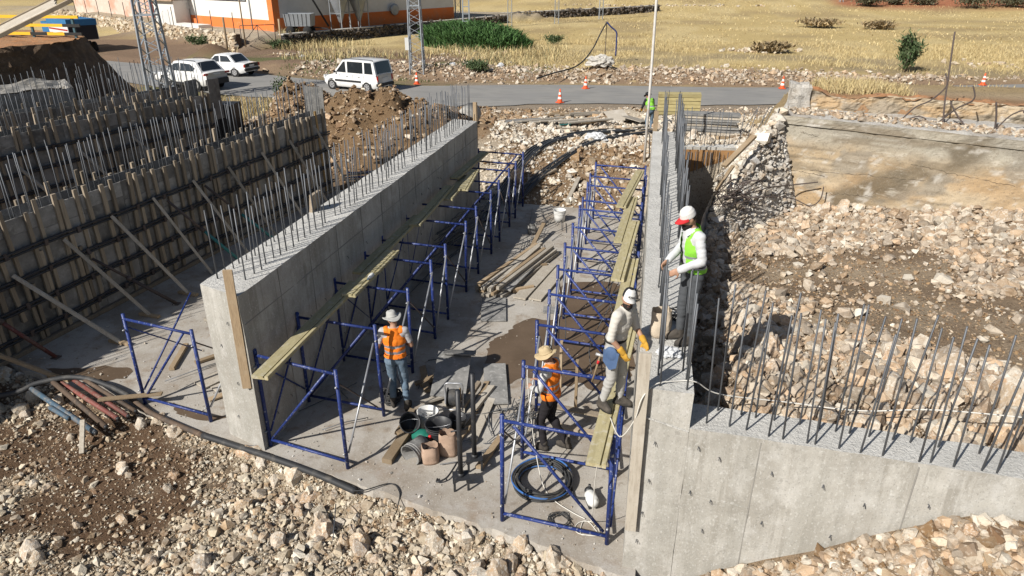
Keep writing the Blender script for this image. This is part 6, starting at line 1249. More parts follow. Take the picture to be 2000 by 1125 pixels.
m = MB(); m.beam(tuple(ER + Vector((0, 0, -.5 + HB / 2))), tuple(bk + Vector((0, 0, -.5 + HB / 2))), .25, HB + .5); m.build('back_wall', M['bwhite'], bl)
fn = Vector((dl.y, -dl.x, 0)) * -1; ang = math.atan2(dl.y, dl.x)
for i in range(5):
    c = Cn + dl * (4.6 + i * 1.42); wi = empty('window', (0, 0, 0)); wi.parent = bl
    m = MB(); m.box((c.x, c.y, 4.75), (1.4, .34, 1.9), Matrix.Rotation(ang, 3, 'Z')); m.build('window_frame', M['trim'], wi)
    for a, b in ((-.33, .66),):
        for k in range(2): cc = c + dl * (-.33 + .66 * k); m = MB(); m.box((cc.x, cc.y, 4.75), (.58, .38, 1.7), Matrix.Rotation(ang, 3, 'Z')); m.build('pane', M['shutter'], wi)
fnl = Vector((-dl.y, dl.x, 0)); fnl = fnl if fnl.y < 0 else -fnl
for i in range(2):
    c = Cn + dl * (3.4 + i * 9.5); m = MB(); m.cs = True; m.tube([c + fnl * .2 + Vector((0, 0, -.3)), c + fnl * .2 + Vector((0, 0, 6))], .05, 6); m.build('downpipe', M['pylon'], bl)
sn = Vector((dr.y, -dr.x, 0))
for k, s in enumerate((6.2, 8.6)):
    c = Cn + dr * s + sn * 2.0; r_ = empty('feed_silo', (c.x, c.y, .9), 0, ('nearer' if k == 0 else 'farther') + ' grey feed silo against the shaded side of the farm building', 'silo')
    m = MB(); m.cs = True; m.lathe([(.12, .9), (.18, 1.0), (.95, 3.2), (.95, 7.0)], n=20); m.build('hopper', M['silometal'], r_)
    for a in range(4): t = a * math.pi / 2 + .5; m = MB(); m.beam((.95 * math.cos(t), .95 * math.sin(t), 0), (.95 * math.cos(t), .95 * math.sin(t), 5.5), .08, .08); m.build('leg', M['silometal'], r_)
    for a in range(4): t = a * math.pi / 2 + .5; u = t + math.pi / 2; m = MB(); m.beam((.95 * math.cos(t), .95 * math.sin(t), 1.8), (.95 * math.cos(u), .95 * math.sin(u), 1.8), .06, .06); m.build('ring_bar', M['silometal'], r_)
c = Cn + dr * 4.4 + sn * 1.2; r_ = empty('auger_pipe', (0, 0, 0), 0, 'dark slanting auger pipe beside the feed silos', 'pipe'); m = MB(); m.cs = True; m.tube([c + Vector((.6, .4, .5)), c + Vector((-1.6, -1.0, 5.5))], .09, 8); m.build('tube', M['trim'], r_)
c = Cn + dr * 15 + sn * .4; r_ = empty('wall_fan', (c.x, c.y, 2.6), math.atan2(dr.y, dr.x), 'round fan unit on the shaded farm building wall', 'fan'); m = MB(); m.cs = True; m.lathe([(.001, .0), (.55, 0), (.6, .15), (.5, .2), (.001, .12)], n=18, M=Matrix.Rotation(R(90), 3, 'X')); m.build('housing', M['silometal'], r_)
# farm trailer
c = Cn + dr * 1.2 + sn * 2.2; r_ = empty('farm_trailer', (c.x, c.y, 1.0), R(12), 'grey farm trailer parked behind the basalt wall', 'trailer'); m = MB()
for i in range(9): pass
m.add([(-1.2, -.7, .8), (1.2, -.7, .8), (1.2, .7, .8), (-1.2, .7, .8), (-1.3, -.8, 1.9), (1.3, -.8, 1.9), (1.3, .8, 1.9), (-1.3, .8, 1.9)], [(0, 1, 5, 4), (1, 2, 6, 5), (2, 3, 7, 6), (3, 0, 4, 7), (3, 2, 1, 0)]); m.build('tub', M['silometal'], r_)
for i in range(7): m = MB(); x = -1.1 + i * .37; m.beam((x, -.72, .8), (x * 1.08, -.83, 1.9), .06, .06); m.build('rib', M['silometal'], r_)
for x in (-.8, .8):
    for s in (-1, 1): m = MB(); m.cs = True; m.lathe([(.001, -.1), (.38, -.1), (.42, 0), (.38, .1), (.001, .1)], n=16, M=Matrix.Rotation(R(90), 3, 'X'), c=(x, s * .7, .42)); m.build('wheel', M['tyre'], r_)
m = MB(); m.beam((1.2, 0, .7), (2.6, 0, .55), .1, .1); m.build('drawbar', M['trim'], r_)
# small white shed with tiled roof
r_ = empty('small_shed', (-50.5, 71.2, .9), R(-20), 'small white shed with old roof left of the farm building', 'shed'); m = MB(); m.box((0, 0, 1.4), (3.4, 2.8, 2.8)); m.build('wall', M['bwhite'], r_)
m = MB(); m.add([(-2.1, -1.8, 2.75), (2.1, -1.8, 2.75), (2.1, 1.8, 3.7), (-2.1, 1.8, 3.7), (-2.1, -1.8, 2.95), (2.1, -1.8, 2.95), (2.1, 1.8, 3.9), (-2.1, 1.8, 3.9)], [(3, 2, 1, 0), (4, 5, 6, 7), (0, 1, 5, 4), (1, 2, 6, 5), (2, 3, 7, 6), (3, 0, 4, 7)]); m.build('roof', M['tile'], r_)
m = MB(); m.box((.2, -1.42, 1.0), (1.0, .06, 1.9)); m.build('door', M['capwhite'], r_)
r_ = empty('barn', (-66, 88, .9), R(-24), 'old barn with faded red and cream wall, top left edge', 'barn'); m = MB(); m.box((0, 0, 2.2), (26, 7, 4.4)); m.build('wall', pmat('faded_red_render', (.52, .43, .36), [(.5, (.55, .25, .17), .48, .6, .8), (1.5, (.58, .53, .46), .5, .7, .6)], rough=.9), r_)
m = MB(); m.add([(-13.6, -4.3, 4.3), (13.6, -4.3, 4.3), (13.6, 0, 5.9), (-13.6, 0, 5.9), (13.6, 4.3, 4.3), (-13.6, 4.3, 4.3)], [(0, 1, 2, 3), (3, 2, 4, 5)]); m.build('roof', M['tile'], r_)
m = MB(); m.box((9.5, -3.55, 1.5), (6.5, .2, 3.0)); m.build('open_bay', M['darkred'], r_)
r_ = empty('lean_to', (-55.5, 76.5, .9), R(-24), 'dark red open lean-to between barn and small shed', 'shed'); m = MB(); m.box((0, 1.5, 1.6), (7, .2, 3.2)); m.build('back_wall', M['darkred'], r_); m = MB(); m.box((0, 0, 3.2), (7.6, 4, .12), Matrix.Rotation(-.08, 3, 'X')); m.build('roof', M['shutter'], r_)
for i in range(4): m = MB(); m.beam((-3.4 + i * 2.2, -1.7, 0), (-3.4 + i * 2.2, -1.7, 3.1), .12, .12); m.build('post', M['wood'], r_)
r_ = empty('low_step', (0, 0, 0), 0, 'pale concrete loading step beside the small shed', 'step'); m = MB(); m.box((-46.8, 68.0, 1.25), (4.5, 1.4, .7), Matrix.Rotation(-.4, 3, 'Z')); m.build('step_block', M['bwhite'], r_)
# dry stone retaining wall of pale stones
g3 = np.random.default_rng(5)
def stonewall(label, A_, B_, h0, h1, pal, rs, n, cap=None, thick=.6):
    r_ = empty('stone_wall', (0, 0, 0), 0, label, 'wall'); A_ = Vector((*A_, 0)); B_ = Vector((*B_, 0)); d_ = (B_ - A_); L = d_.length; d_.normalize(); nn = Vector((d_.y, -d_.x, 0)); nn = nn if nn.y < 0 or nn.x > 0 else -nn
    c0 = A_ - nn * thick / 2; c1 = B_ - nn * thick / 2; zb = float(min(TZ(np.array([A_.x + nn.x]), np.array([A_.y + nn.y]))[0], 0)) - .3
    m = MB(); m.add([tuple(A_ + Vector((0, 0, zb))), tuple(B_ + Vector((0, 0, zb))), tuple(B_ + Vector((0, 0, h1))), tuple(A_ + Vector((0, 0, h0))), tuple(A_ - nn * thick + Vector((0, 0, zb))), tuple(B_ - nn * thick + Vector((0, 0, zb))), tuple(B_ - nn * thick + Vector((0, 0, h1))), tuple(A_ - nn * thick + Vector((0, 0, h0)))], [(0, 1, 2, 3), (5, 4, 7, 6), (3, 2, 6, 7), (1, 5, 6, 2), (4, 0, 3, 7)]); m.build('core', M['darksoil'] if pal != 'basalt' else M['trim'], r_)
    s = g3.uniform(0, L, n); t = g3.uniform(0, 1, n); h = h0 + (h1 - h0) * s / L
    P = np.stack([A_.x + d_.x * s + nn.x * .02, A_.y + d_.y * s + nn.y * .02, zb + .2 + (h - zb - .2) * t], -1)
    bulk('wall_stones', P[:, 0], P[:, 1], np.clip(g3.lognormal(math.log(rs), .3, n), rs * .5, rs * 1.8), pal, r_, SMALL, g3, 0.3875, z=P[:, 2])
    if cap: m = MB(); m.beam(tuple(A_ - nn * thick / 2 + Vector((0, 0, h0 + .03))), tuple(B_ - nn * thick / 2 + Vector((0, 0, h1 + .03))), thick + .15, .1); m.build('coping', M[cap], r_)
    return r_
M['coping'] = pmat('pale_coping', (.42, .40, .36), rough=.9)
WALLS = [('pale dry stone retaining wall below the farm yard, left', (-80, 86.8), (-36.6, 58.9), 1.55, 1.5, 'pale', .22, 3600, None), ('dark basalt yard wall with pale coping before the shaded building side', (-33.6, 62.0), (-19.6, 94.0), 1.25, 1.15, 'basalt', .2, 1800, 'coping'), ('long low dark wall along the field behind the thin masts', (-21.2, 99.0), (-.8, 119.5), 1.1, 1.3, 'basalt', .25, 800, 'coping')]
# fence posts, gate, wooden poles
for i in range(11): x = -74 + i * 3.7; y = 58.9 - .654 * (x + 36.6) + .6; m = MB(); m.cs = True; m.tube([(x, y, .8), (x, y, 3.0), (x + .15, y - .2, 3.25)], .035, 6); setp(m.build('fence_post', M['oldrebar']), 'thin steel fence post, number %s from left above the stone retaining wall' % ['one', 'two', 'three', 'four', 'five', 'six', 'seven', 'eight', 'nine', 'ten', 'eleven'][i], 'fence post', 'fence posts above the retaining wall')
r_ = empty('gate', (-36.2, 59.4, .5), math.atan2(1.9, 2.4), 'rusty steel gate between the stone wall and basalt wall', 'gate')
for z in (.15, 1.7): m = MB(); m.cs = True; m.tube([(0, 0, z), (2.9, 0, z)], .035, 6); m.build('rail', M['oldrebar'], r_)
for x in (0, 1.45, 2.9): m = MB(); m.cs = True; m.tube([(x, 0, .15), (x, 0, 1.7)], .035, 6); m.build('stile', M['oldrebar'], r_)
for a, b in (((0, .15), (1.45, 1.7)), ((1.45, 1.7), (2.9, .15))): m = MB(); m.cs = True; m.tube([(a[0], 0, a[1]), (b[0], 0, b[1])], .03, 6); m.build('brace', M['oldrebar'], r_)
for x, y, h, lb in ((-36.6, 57.6, 3.0, 'rough wooden post at the end of the stone wall'), (-34.0, 62.2, 2.6, 'wooden gate post at the basalt wall end'), (-35.3, 58.4, 8.0, 'slender tall yard pole behind the gate')): m = MB(); m.cs = True; m.tube([(x, y, -.1), (x + .05, y, h)], .09 if h < 4 else .06, 8); setp(m.build('wooden_post', M['wood']), lb, 'post')
# yellow and black barrier on the earth bank, loose panel
br = empty('barrier', (0, 0, 0), 0, 'yellow and black striped rail barrier on the earth bank, far left', 'barrier'); M['baryellow'] = pmat('barrier_yellow', (.72, .42, .03), rough=.5); M['barblack'] = pmat('barrier_black', (.025, .025, .025), rough=.5); M['barpost'] = pmat('barrier_post', (.05, .10, .12), rough=.5)
P0, P1 = Vector((-29.0, 27.2, 4.15)), Vector((-24.2, 27.5, 4.15))
for z in (.18, .52, .86):
    for k in range(6):
        a = P0.lerp(P1, k / 6); b = P0.lerp(P1, (k + 1) / 6); m = MB(); m.beam(a + Vector((0, 0, z)), b + Vector((0, 0, z)), .06, .12, ch=.1); m.build('rail', M['barblack' if (k == 5 and z < .6) or (k == 3 and z < .3) else 'baryellow'], br)
for t in (.1, .52, .93): a = P0.lerp(P1, t) + Vector((0, .05, 0)); m = MB(); m.beam(a + Vector((0, 0, -.25)), a + Vector((0, 0, .95)), .1, .08, up=(0, 1, 0)); m.build('post', M['barpost'], br)
lp = empty('loose_panel', (0, 0, 0), 0, 'weathered grey timber panel jutting up from the earth bank', 'panel')
LP0, LP1, LPs = Vector((-24.3, 22.9, 4.55)), Vector((-21.55, 23.6, 5.75)), Vector((.62, -.66, -.24))
for k in range(3): o_ = LPs * (-.33 + .33 * k); m = MB(); m.beam(LP0 + o_, LP1 + o_, .29, .05, up=LPs.cross(LP1 - LP0)); m.build('plank', M['woodgrey'], lp)
for k in (-.5, .5): o_ = LPs * k; m = MB(); m.beam(LP0 + o_ - (LP1 - LP0) * .12, LP1 + o_ + (LP1 - LP0) * .2, .07, .14, up=LPs.cross(LP1 - LP0)); m.build('side_rail', M['batten'], lp)
# ================================================================== things between the works and the road
def tz(x, y): return float(TZ(np.array([float(x)]), np.array([float(y)]))[0])
M['pvc'] = pmat('black_conduit', (.035, .038, .042), [(4, (.10, .105, .11), .5, .7, .5)], rough=.38, rand=.35, spec=.5)
def bundle(label, path, n, spread, seed, rad=.021):
    q = random.Random(seed); r_ = empty('pipe_bundle', (0, 0, 0), 0, label, 'pipes')
    for i in range(n):
        ox = (i - (n - 1) / 2) * spread + q.gauss(0, .015); oz = .03 + .04 * (i % 2) + q.uniform(0, .03); P = []
        for k, (x, y) in enumerate(path):
            a = path[max(k - 1, 0)]; b = path[min(k + 1, len(path) - 1)]; d_ = Vector((b[0] - a[0], b[1] - a[1], 0)).normalized(); px, py = x - d_.y * ox, y + d_.x * ox
            P.append((px, py, max(tz(px, py), 0.0) + oz + .0 + (0.05 if 0 < k < len(path) - 1 else .02) + q.gauss(0, .008)))
        m = MB(); m.cs = True; m.tube(catmull(P, 6), rad, 7); m.build('conduit', M['pvc'], r_)
bundle('upper bundle of long black conduits curving down the white rubble', [(1.6, 30.2), (-.2, 29.3), (-1.76, 28.4), (-3.0, 27.3), (-3.75, 25.8), (-4.25, 24.4), (-4.6, 22.8), (-4.8, 20.8), (-4.78, 19.4)], 12, .040, 1)
bundle('lower bundle of long black conduits ending beside the left scaffold', [(1.4, 29.0), (.1, 28.5), (-1.45, 27.4), (-2.35, 25.9), (-3.05, 24.3), (-3.75, 22.8), (-4.2, 21.3)], 9, .040, 2)
crumple('plastic_sheet', (-2.15, 26.7, tz(-2.15, 26.7) + .12), (.4, .3, .2), 'clearplastic', 'crumpled clear plastic over the lower conduit bundle', 5, 'plastic')
# timber and panels beyond the rubble
q = random.Random(12)
LBL = ['grey ply panel at left end of the far timber row', 'first long board right of the far grey panel', 'second long board right of the far grey panel', 'third long board in the far timber row', 'fourth long board in the far timber row', 'fifth long board in the far timber row', 'sixth long board in the far timber row', 'last board of the far timber row, beside teal pipes']
for i in range(8):
    x0 = -6.35 + i * .40; y0 = 29.3 + i * .04; x1 = x0 + 1.75 + q.gauss(0, .1); y1 = y0 + 1.25
    z0 = tz(x0, y0); z1 = tz(x1, y1); w_ = .75 if i == 0 else q.choice((.14, .2, .12)); beam_thing('timber_board', (x0, y0, z0 + .20 + .03 * (i % 3)), (x1, y1, z1 + .24 + .03 * (i % 3)), w_, .05, 'plysheet' if i == 0 else 'woodgrey', LBL[i], 'board', 'boards in the far timber row')
for i in range(7):
    x0 = -3.9 + i * .14; y0 = 29.5 + .1 * i; beam_thing('steel_prop', (x0, y0, tz(x0, y0) + .14), (x0 + 1.1, y0 + 1.0, tz(x0 + 1.1, y0 + 1) + .16), .06, .06, 'tealpipe' if i < 3 else ('oldrebar' if i < 5 else 'wood'), _ord[i] + ' prop from the left in the far heap of teal and rusty props', 'prop', 'props heaped beside the far boards')
for i in range(7):
    x0 = -5.1 + .22 * i; y0 = 33.0 + .12 * i; beam_thing('timber_beam', (x0, y0, tz(x0, y0) + .2 + .06 * (i % 2)), (x0 + 1.3, y0 + .9, tz(x0 + 1.3, y0 + .9) + .22 + .06 * (i % 2)), .12, .09, q.choice(('woodgrey', 'wood')), _ord[i] + ' beam from the left in the farther beam pile near the road cone', 'beam', 'beams piled near the road cone')
for (a, b, w_, mt, lb) in (((-2.9, 30.5), (-1.7, 32.2), .1, 'wood', 'single long pole lying right of the far props'), ((-2.2, 28.9), (-.9, 29.4), .08, 'wood', 'thin lath on the upper conduit bundle'), ((-4.0, 28.2), (-2.9, 28.4), .07, 'batten', 'short dark lath near the conduit bend'), ((-4.1, 22.4), (-3.2, 23.5), .11, 'batten', 'dark board on the shaded rubble slope'), ((-2.55, 21.6), (-2.35, 23.0), .13, 'woodgrey', 'pale board standing on the rubble slope by white bucket'), ((-1.0, 30.0), (-.2, 31.0), .12, 'woodgrey', 'grey board before the bent ply sheets'), ((-.9, 27.9), (.0, 28.5), .1, 'wood', 'short board between the two conduit bundles')):
    beam_thing('timber_board', (a[0], a[1], tz(*a) + .10), (b[0], b[1], tz(*b) + .14), w_, .05, mt, lb, 'board')
for i, (x, y, rz, t) in enumerate(((-1.7, 32.3, .3, .12), (-.9, 31.9, -.2, -.15))): sheet('plywood_sheet', x, y, tz(x, y) + .22, .9, 1.5, rz, 'woodgrey', ('left' if i == 0 else 'right') + ' curled ply sheet lying on rubble left of tall pole', (t, .2 if i else -.1))
st = empty('panel_stack', (0, 0, 0), 0, 'stack of grey shutter panels on white rubble behind the far wing rebar', 'panels')
for k in range(8): m = MB(); z = tz(2, 27.6) + .12 + k * .095; m.box((0, 0, 0), (2.15 + q.gauss(0, .05), .62, .07)); m.build('panel', M['plysheet' if k % 3 else 'woodgrey'], st, loc=(1.95 + q.gauss(0, .04), 27.6 + q.gauss(0, .04), z), rot=(q.gauss(0, .01), q.gauss(0, .008), -.03 + q.gauss(0, .012)))
st = empty('beam_stack', (0, 0, 0), 0, 'stack of yellow formwork beams near the road behind right wall rebar', 'beams'); M['ywood'] = pmat('yellow_beam', (.34, .29, .14), [(4, (.26, .21, .1), .45, .65, .7)], rough=.8, rand=.2)
for k in range(6):
    for c in range(4): m = MB(); m.beam((-.95, 0, 0), (.95, 0, 0), .16, .14); m.build('beam', M['ywood'], st, loc=(1.0, 33.4 + c * .18, tz(1.0, 33.6) + .1 + k * .155), rot=(0, q.gauss(0, .004), .06))
for k in range(2): beam_thing('timber_block', (2.0 + .35 * k, 26.3, tz(2, 26.3) + .1), (2.3 + .35 * k, 26.2, tz(2.3, 26.2) + .1), .14, .12, 'wood', ('left' if k == 0 else 'right') + ' yellow timber block before the grey panel stack', 'timber block')
# culvert pipe
cp = empty('concrete_pipe', (-8.3, 30.6, .75), R(4), 'open end of a grey concrete culvert pipe behind the left wall rebar', 'pipe'); m = MB(); m.cs = True
m.lathe([(.38, -.6), (.46, -.6), (.46, 1.6), (.38, 1.6), (.38, -.6)], n=32, M=Matrix.Rotation(R(-90), 3, 'X')); m.build('pipe_shell', M['concrete'], cp); m = MB(); m.lathe([(.001, 1.4), (.39, 1.4)], n=24, M=Matrix.Rotation(R(-90), 3, 'X')); m.build('bore_shade', M['trim'], cp)  # black disc across the bore paints the shade deep inside the pipe
sheet('plywood_sheet', -8.0, 27.2, tz(-8, 27.2) + .7, .5, 1.4, R(60), 'plysheet', 'grey board bridging the soil behind the left wall end')
# blue frames lying behind the left wall
bs = empty('frame_pile', (-7.9, 22.0, .1), R(75), 'pile of blue scaffold frames lying behind the left wall', 'scaffold')
for k in range(6):
    for yy in (0, .9): m = MB(); m.cs = True; m.tube([(0, yy + .03 * k, .1 + .12 * k), (3.0, yy + .05 * k, .12 + .12 * k)], .03, 7); m.build('tube', M['blue'], bs)
    for xx in (.1, 1.0, 2.0, 2.9): m = MB(); m.cs = True; m.tube([(xx, .03 * k, .1 + .12 * k), (xx, .95, .1 + .12 * k)], .025, 6); m.build('crosspiece', M['blue'], bs)
bs = empty('frame_pile', (-10.2, 22.3, .1), R(20), 'smaller pile of blue tubes and laths at the soil heap foot', 'scaffold')
for k in range(7): m = MB(); m.cs = True; m.tube([(q.uniform(-.3, .2), .12 * k, .1 + .05 * (k % 3)), (q.uniform(1.4, 2.0), .12 * k + q.gauss(0, .2), .15 + .05 * (k % 3))], .03, 7); m.build('tube', M['blue' if k % 2 else 'woodgrey'], bs)
# black tank with pink ribbon near the second formwork
tk = empty('black_tank', (-19.0, 28.6, tz(-19, 28.6)), R(8), 'black ribbed tank with pink ribbon behind the second formwork', 'tank'); m = MB(); m.box((0, 0, .75), (1.5, 1.0, 1.5)); m.build('tank_body', M['trim'], tk)
for k in range(6): m = MB(); m.box((-.65 + k * .26, -.52, .75), (.08, .05, 1.4)); m.build('rib', M['trim'], tk)
M['pink'] = pmat('pink_ribbon', (.7, .05, .13), rough=.6); m = MB(); m.cs = True; m.tube(catmull([(-.4, -.6, .1), (-.5, -.62, .5), (-.2, -.62, .8), (-.05, -.6, 1.15), (.15, -.6, 1.2)], 6), .035, 6); m.build('ribbon', M['pink'], tk)
# standpipe with blue bend and hose
sp = empty('standpipe', (-4.1, 55.8, tz(-4.1, 55.8)), R(10), 'bent blue pipe and black hose hung on a thin post in dry grass', 'pipe'); m = MB(); m.cs = True; m.tube([(0, 0, -.2), (0, 0, 2.9)], .03, 6); m.build('post', M['oldrebar'], sp)
m = MB(); m.cs = True; m.tube(catmull([(0, 0, 2.9), (.35, 0, 2.55), (.75, 0, 2.2), (.8, 0, 1.6), (.8, 0, .5)], 5), .055, 8); m.build('blue_bend', M['blue'], sp)
m = MB(); m.cs = True; m.tube(catmull([(0, 0, 2.9), (-.5, -.6, 2.1), (-1.1, -1.8, 1.2), (-1.9, -3.6, .55), (-2.8, -5.6, .32), (-4.2, -8.0, .3), (-5.2, -9.6, .2)], 7), .05, 7); m.build('hose', M['hose'], sp)
crumple('cement_mound', (-4.0, 50.6, tz(-4, 50.6) + .15), (.9, .8, .45), 'coping', 'small grey mound of dumped cement beside the road', 8, 'mound')
for i, (x, y) in enumerate(((-27.8, 54.0), (-14.6, 50.8), (-11.2, 51.5))): crumple('litter_bag', (x, y, tz(x, y) + .1), (.22, .2, .16), 'clearplastic', ['white litter bag on brown soil behind the sedan', 'white litter bag on grass behind the van', 'white litter bag on the verge right of slim pylon'][i], 11 + i, 'litter')
# ================================================================== vegetation
M['grass'] = pmat('dry_grass', (.5, .4, .2), rough=.9, attr='Col', spec=.1); M['leaf'] = pmat('foliage', (.06, .11, .03), rough=.7, attr='Col', spec=.25); M['bark'] = pmat('bark', (.16, .13, .10), [(8, (.1, .08, .06), .45, .65, .7)], rough=.95)
gv = np.random.default_rng(99)
def blades(name, x, y, h, w_, cols, parent, mat='grass', z=None, lean=.35, kind='stuff'):
    n = len(x); z = TZ(x, y) if z is None else z; a = gv.uniform(0, 6.28, n); l = gv.normal(0, lean, (n, 2)); B = np.stack([x, y, z - .03], -1); s = np.stack([np.cos(a), np.sin(a), np.zeros(n)], -1) * (w_ / 2)[:, None]
    mid = B + np.stack([l[:, 0] * h * .4, l[:, 1] * h * .4, h * .6], -1); tip = B + np.stack([l[:, 0] * h, l[:, 1] * h, h * gv.uniform(.8, 1.0, n)], -1)
    V = np.stack([B - s, B + s, mid + s * .7, tip, mid - s * .7], 1).reshape(-1, 3); k = np.arange(n) * 5
    Fc = np.concatenate([np.stack([k, k + 1, k + 2], -1), np.stack([k, k + 2, k + 4], -1), np.stack([k + 4, k + 2, k + 3], -1)]); pl = np.array(cols); c = pl[gv.integers(0, len(pl), n)] * gv.uniform(.8, 1.2, (n, 1))
    o = link(name, fast_mesh(name, V, Fc, [M[mat]], False, np.repeat(c, 5, 0)), parent)
    if kind: setp(o, kind=kind)
    return o
STRAW = [(.53, .43, .225), (.48, .38, .19), (.58, .49, .28), (.41, .315, .16), (.33, .255, .14)]
def gpick(n, x0, x1, y0, y1, keep): x = gv.uniform(x0, x1, n); y = gv.uniform(y0, y1, n); s = keep(x, y) > gv.random(n); return x[s], y[s]
offroad = lambda x, y: (1 - (road_k(x, y, .8) > .05))
x, y = gpick(120000, -14, 42, 50, 76, lambda x, y: sstep(52.5, 57, y - .1 * (x - 5)) * (.10 + .90 * sstep(.46, .6, fbm(x, y, .16, 3, 51))) * offroad(x, y)); o = blades('dry_grass', x, y, gv.uniform(.12, .42, len(x)) * (.6 + .8 * fbm(x, y, .3, 3, 55)), gv.uniform(.018, .035, len(x)), STRAW, None, lean=.55); setp(o, 'tall dry yellow grass growing over the field beyond the road', 'grass', kind='stuff')
x, y = gpick(26000, -20, 70, 74, 150, lambda x, y: .1 + .9 * sstep(.45, .6, fbm(x, y * 2, .1, 3, 52))); o = blades('stubble', x, y, gv.uniform(.1, .28, len(x)), gv.uniform(.05, .1, len(x)), STRAW, None, lean=.7); setp(o, 'sparse straw stubble on the far field slope', 'stubble', kind='stuff')
x, y = gpick(9000, -36, -8, 52, 66, lambda x, y: sstep(.52, .64, fbm(x, y, .2, 3, 53) + .1 * np.exp(-(((x + 24) / 6) ** 2 + ((y - 56) / 3) ** 2)))); o = blades('weeds', x, y, gv.uniform(.3, .9, len(x)), gv.uniform(.03, .06, len(x)), STRAW + [(.3, .28, .16), (.25, .22, .12)], None); setp(o, 'dry bushy weeds along the slope below the basalt wall', 'weeds', kind='stuff')
x, y = gpick(5000, -32, -6, 46, 55, lambda x, y: sstep(.55, .66, fbm(x, y, .3, 3, 54)) * offroad(x, y)); o = blades('green_weeds', x, y, gv.uniform(.08, .3, len(x)), gv.uniform(.03, .07, len(x)), [(.10, .14, .05), (.15, .17, .07), (.08, .11, .04)], None, 'leaf'); setp(o, 'low green weeds in patches along the far road verge', 'weeds', kind='stuff')
x, y = gpick(6000, -27.5, -19.5, 27.5, 37, lambda x, y: (y > 27 + (x + 22) * -.5) * offroad(x, y)); o = blades('dry_grass_patch', x, y, gv.uniform(.3, .7, len(x)), gv.uniform(.02, .04, len(x)), STRAW, None); setp(o, 'patch of yellow grass beside the earth bank', 'grass', kind='stuff')
x, y = gpick(3000, 4.4, 7.2, 21.3, 23.2, lambda x, y: np.ones_like(x) * (x + (y - 21) * .3 < 7.0)); o = blades('grass_tuft', x, y, gv.uniform(.2, .42, len(x)), gv.uniform(.012, .02, len(x)), STRAW, None); setp(o, 'tuft of pale dry grass on top of the old parapet', 'grass', kind='stuff')
x, y = gpick(5000, 4.5, 16, 23.5, 36, lambda x, y: .5 * sstep(.45, .6, fbm(x, y, .4, 3, 95))); o = blades('embankment_grass', x, y, gv.uniform(.06, .18, len(x)), gv.uniform(.012, .02, len(x)), STRAW, None); setp(o, 'sparse dry grass on the embankment behind the old parapet', 'grass', kind='stuff')
# reeds
rb = empty('reed_bush', (0, 0, 0), 0, 'dense dark green reed thicket beyond the road, centre', 'reeds'); n = 16000; t = gv.uniform(0, 6.28, n); rr = np.sqrt(gv.random(n)); ca, sa = math.cos(-.52), math.sin(-.52); ex, ey = rr * np.cos(t) * 6.2 * (1 + .12 * np.sin(3 * t)), rr * np.sin(t) * 3.0; x = -17.2 + ex * ca - ey * sa; y = 66.0 + ex * sa + ey * ca
h = 2.2 * (1 - .55 * rr ** 3) * gv.uniform(.65, 1.1, n) * (.8 + .4 * fbm(x, y, .5, 3, 61)); blades('foliage', x, y, h, gv.uniform(.08, .2, n), [(.045, .10, .028), (.06, .13, .035), (.03, .07, .02), (.075, .15, .05), (.025, .055, .018)], rb, 'leaf', lean=.28, kind=None)
n = 9000; t = gv.uniform(0, 6.28, n); rr = np.sqrt(gv.random(n)) * .97; ex, ey = rr * np.cos(t) * 6.2, rr * np.sin(t) * 3.0; x = -17.2 + ex * ca - ey * sa; y = 66.0 + ex * sa + ey * ca
zz = TZ(x, y) + (2.0 * (1 - .5 * rr ** 3)) * gv.uniform(.25, .95, n); blades('leaf_tips', x, y, gv.uniform(.35, .7, n), gv.uniform(.07, .14, n), [(.06, .13, .035), (.08, .16, .05), (.045, .10, .03)], rb, 'leaf', z=zz, lean=.8, kind=None)
m = MB()
for i in range(60): a, b = gv.uniform(0, 6.28), math.sqrt(gv.random()) * .8; ex, ey = b * math.cos(a) * 6, b * math.sin(a) * 3; px, py = -17.2 + ex * ca - ey * sa, 66 + ex * sa + ey * ca; m.tube([(px, py, tz(px, py)), (px + gv.normal(0, .1), py, tz(px, py) + 1.8)], .025, 4)
m.build('stems', M['bark'], rb)
def shrub(label, x0, y0, rx_, ry_, h, n, cols, name='shrub', trunk=True, leafw=(.06, .14), sparse=0.0, cat='shrub', zb=0.0):
    r_ = empty(name, (0, 0, 0), 0, label, cat); z0 = tz(x0, y0); limbs = []
    m = MB()
    for k in range(7 if sparse else 5):
        a = gv.uniform(0, 6.28); tip = Vector((x0 + math.cos(a) * rx_ * gv.uniform(.3, .85), y0 + math.sin(a) * ry_ * gv.uniform(.3, .85), z0 + h * gv.uniform(.5, .95))); md = Vector((x0, y0, z0)).lerp(tip, .5) + Vector((gv.normal(0, .06 * h), gv.normal(0, .06 * h), .05 * h)); limbs.append((Vector((x0, y0, z0)), md, tip)); m.tube(catmull([(x0 + gv.normal(0, .03), y0, z0 - .1), md, tip], 4), [.03 * h ** .5] * 1 + [.02 * h ** .5] * 7 + [.006] * 1, 5)
    m.build('trunk', M['bark'], r_)
    lb = gv.integers(0, len(limbs), n); tt = gv.uniform(.35, 1.05, n); P = np.array([tuple(limbs[i][0].lerp(limbs[i][1], min(1, t * 2)) if t < .5 else limbs[i][1].lerp(limbs[i][2], t * 2 - 1)) for i, t in zip(lb, tt)])
    P += gv.normal(0, 1, (n, 3)) * np.array([rx_, ry_, h * .4]) * (.20 if sparse else .34); P[:, 2] = np.maximum(P[:, 2], z0 + .05)
    blades('crown', P[:, 0], P[:, 1], gv.uniform(*leafw, n) * 2.2, gv.uniform(*leafw, n), cols, r_, 'leaf', z=P[:, 2], lean=1.1, kind=None); return r_
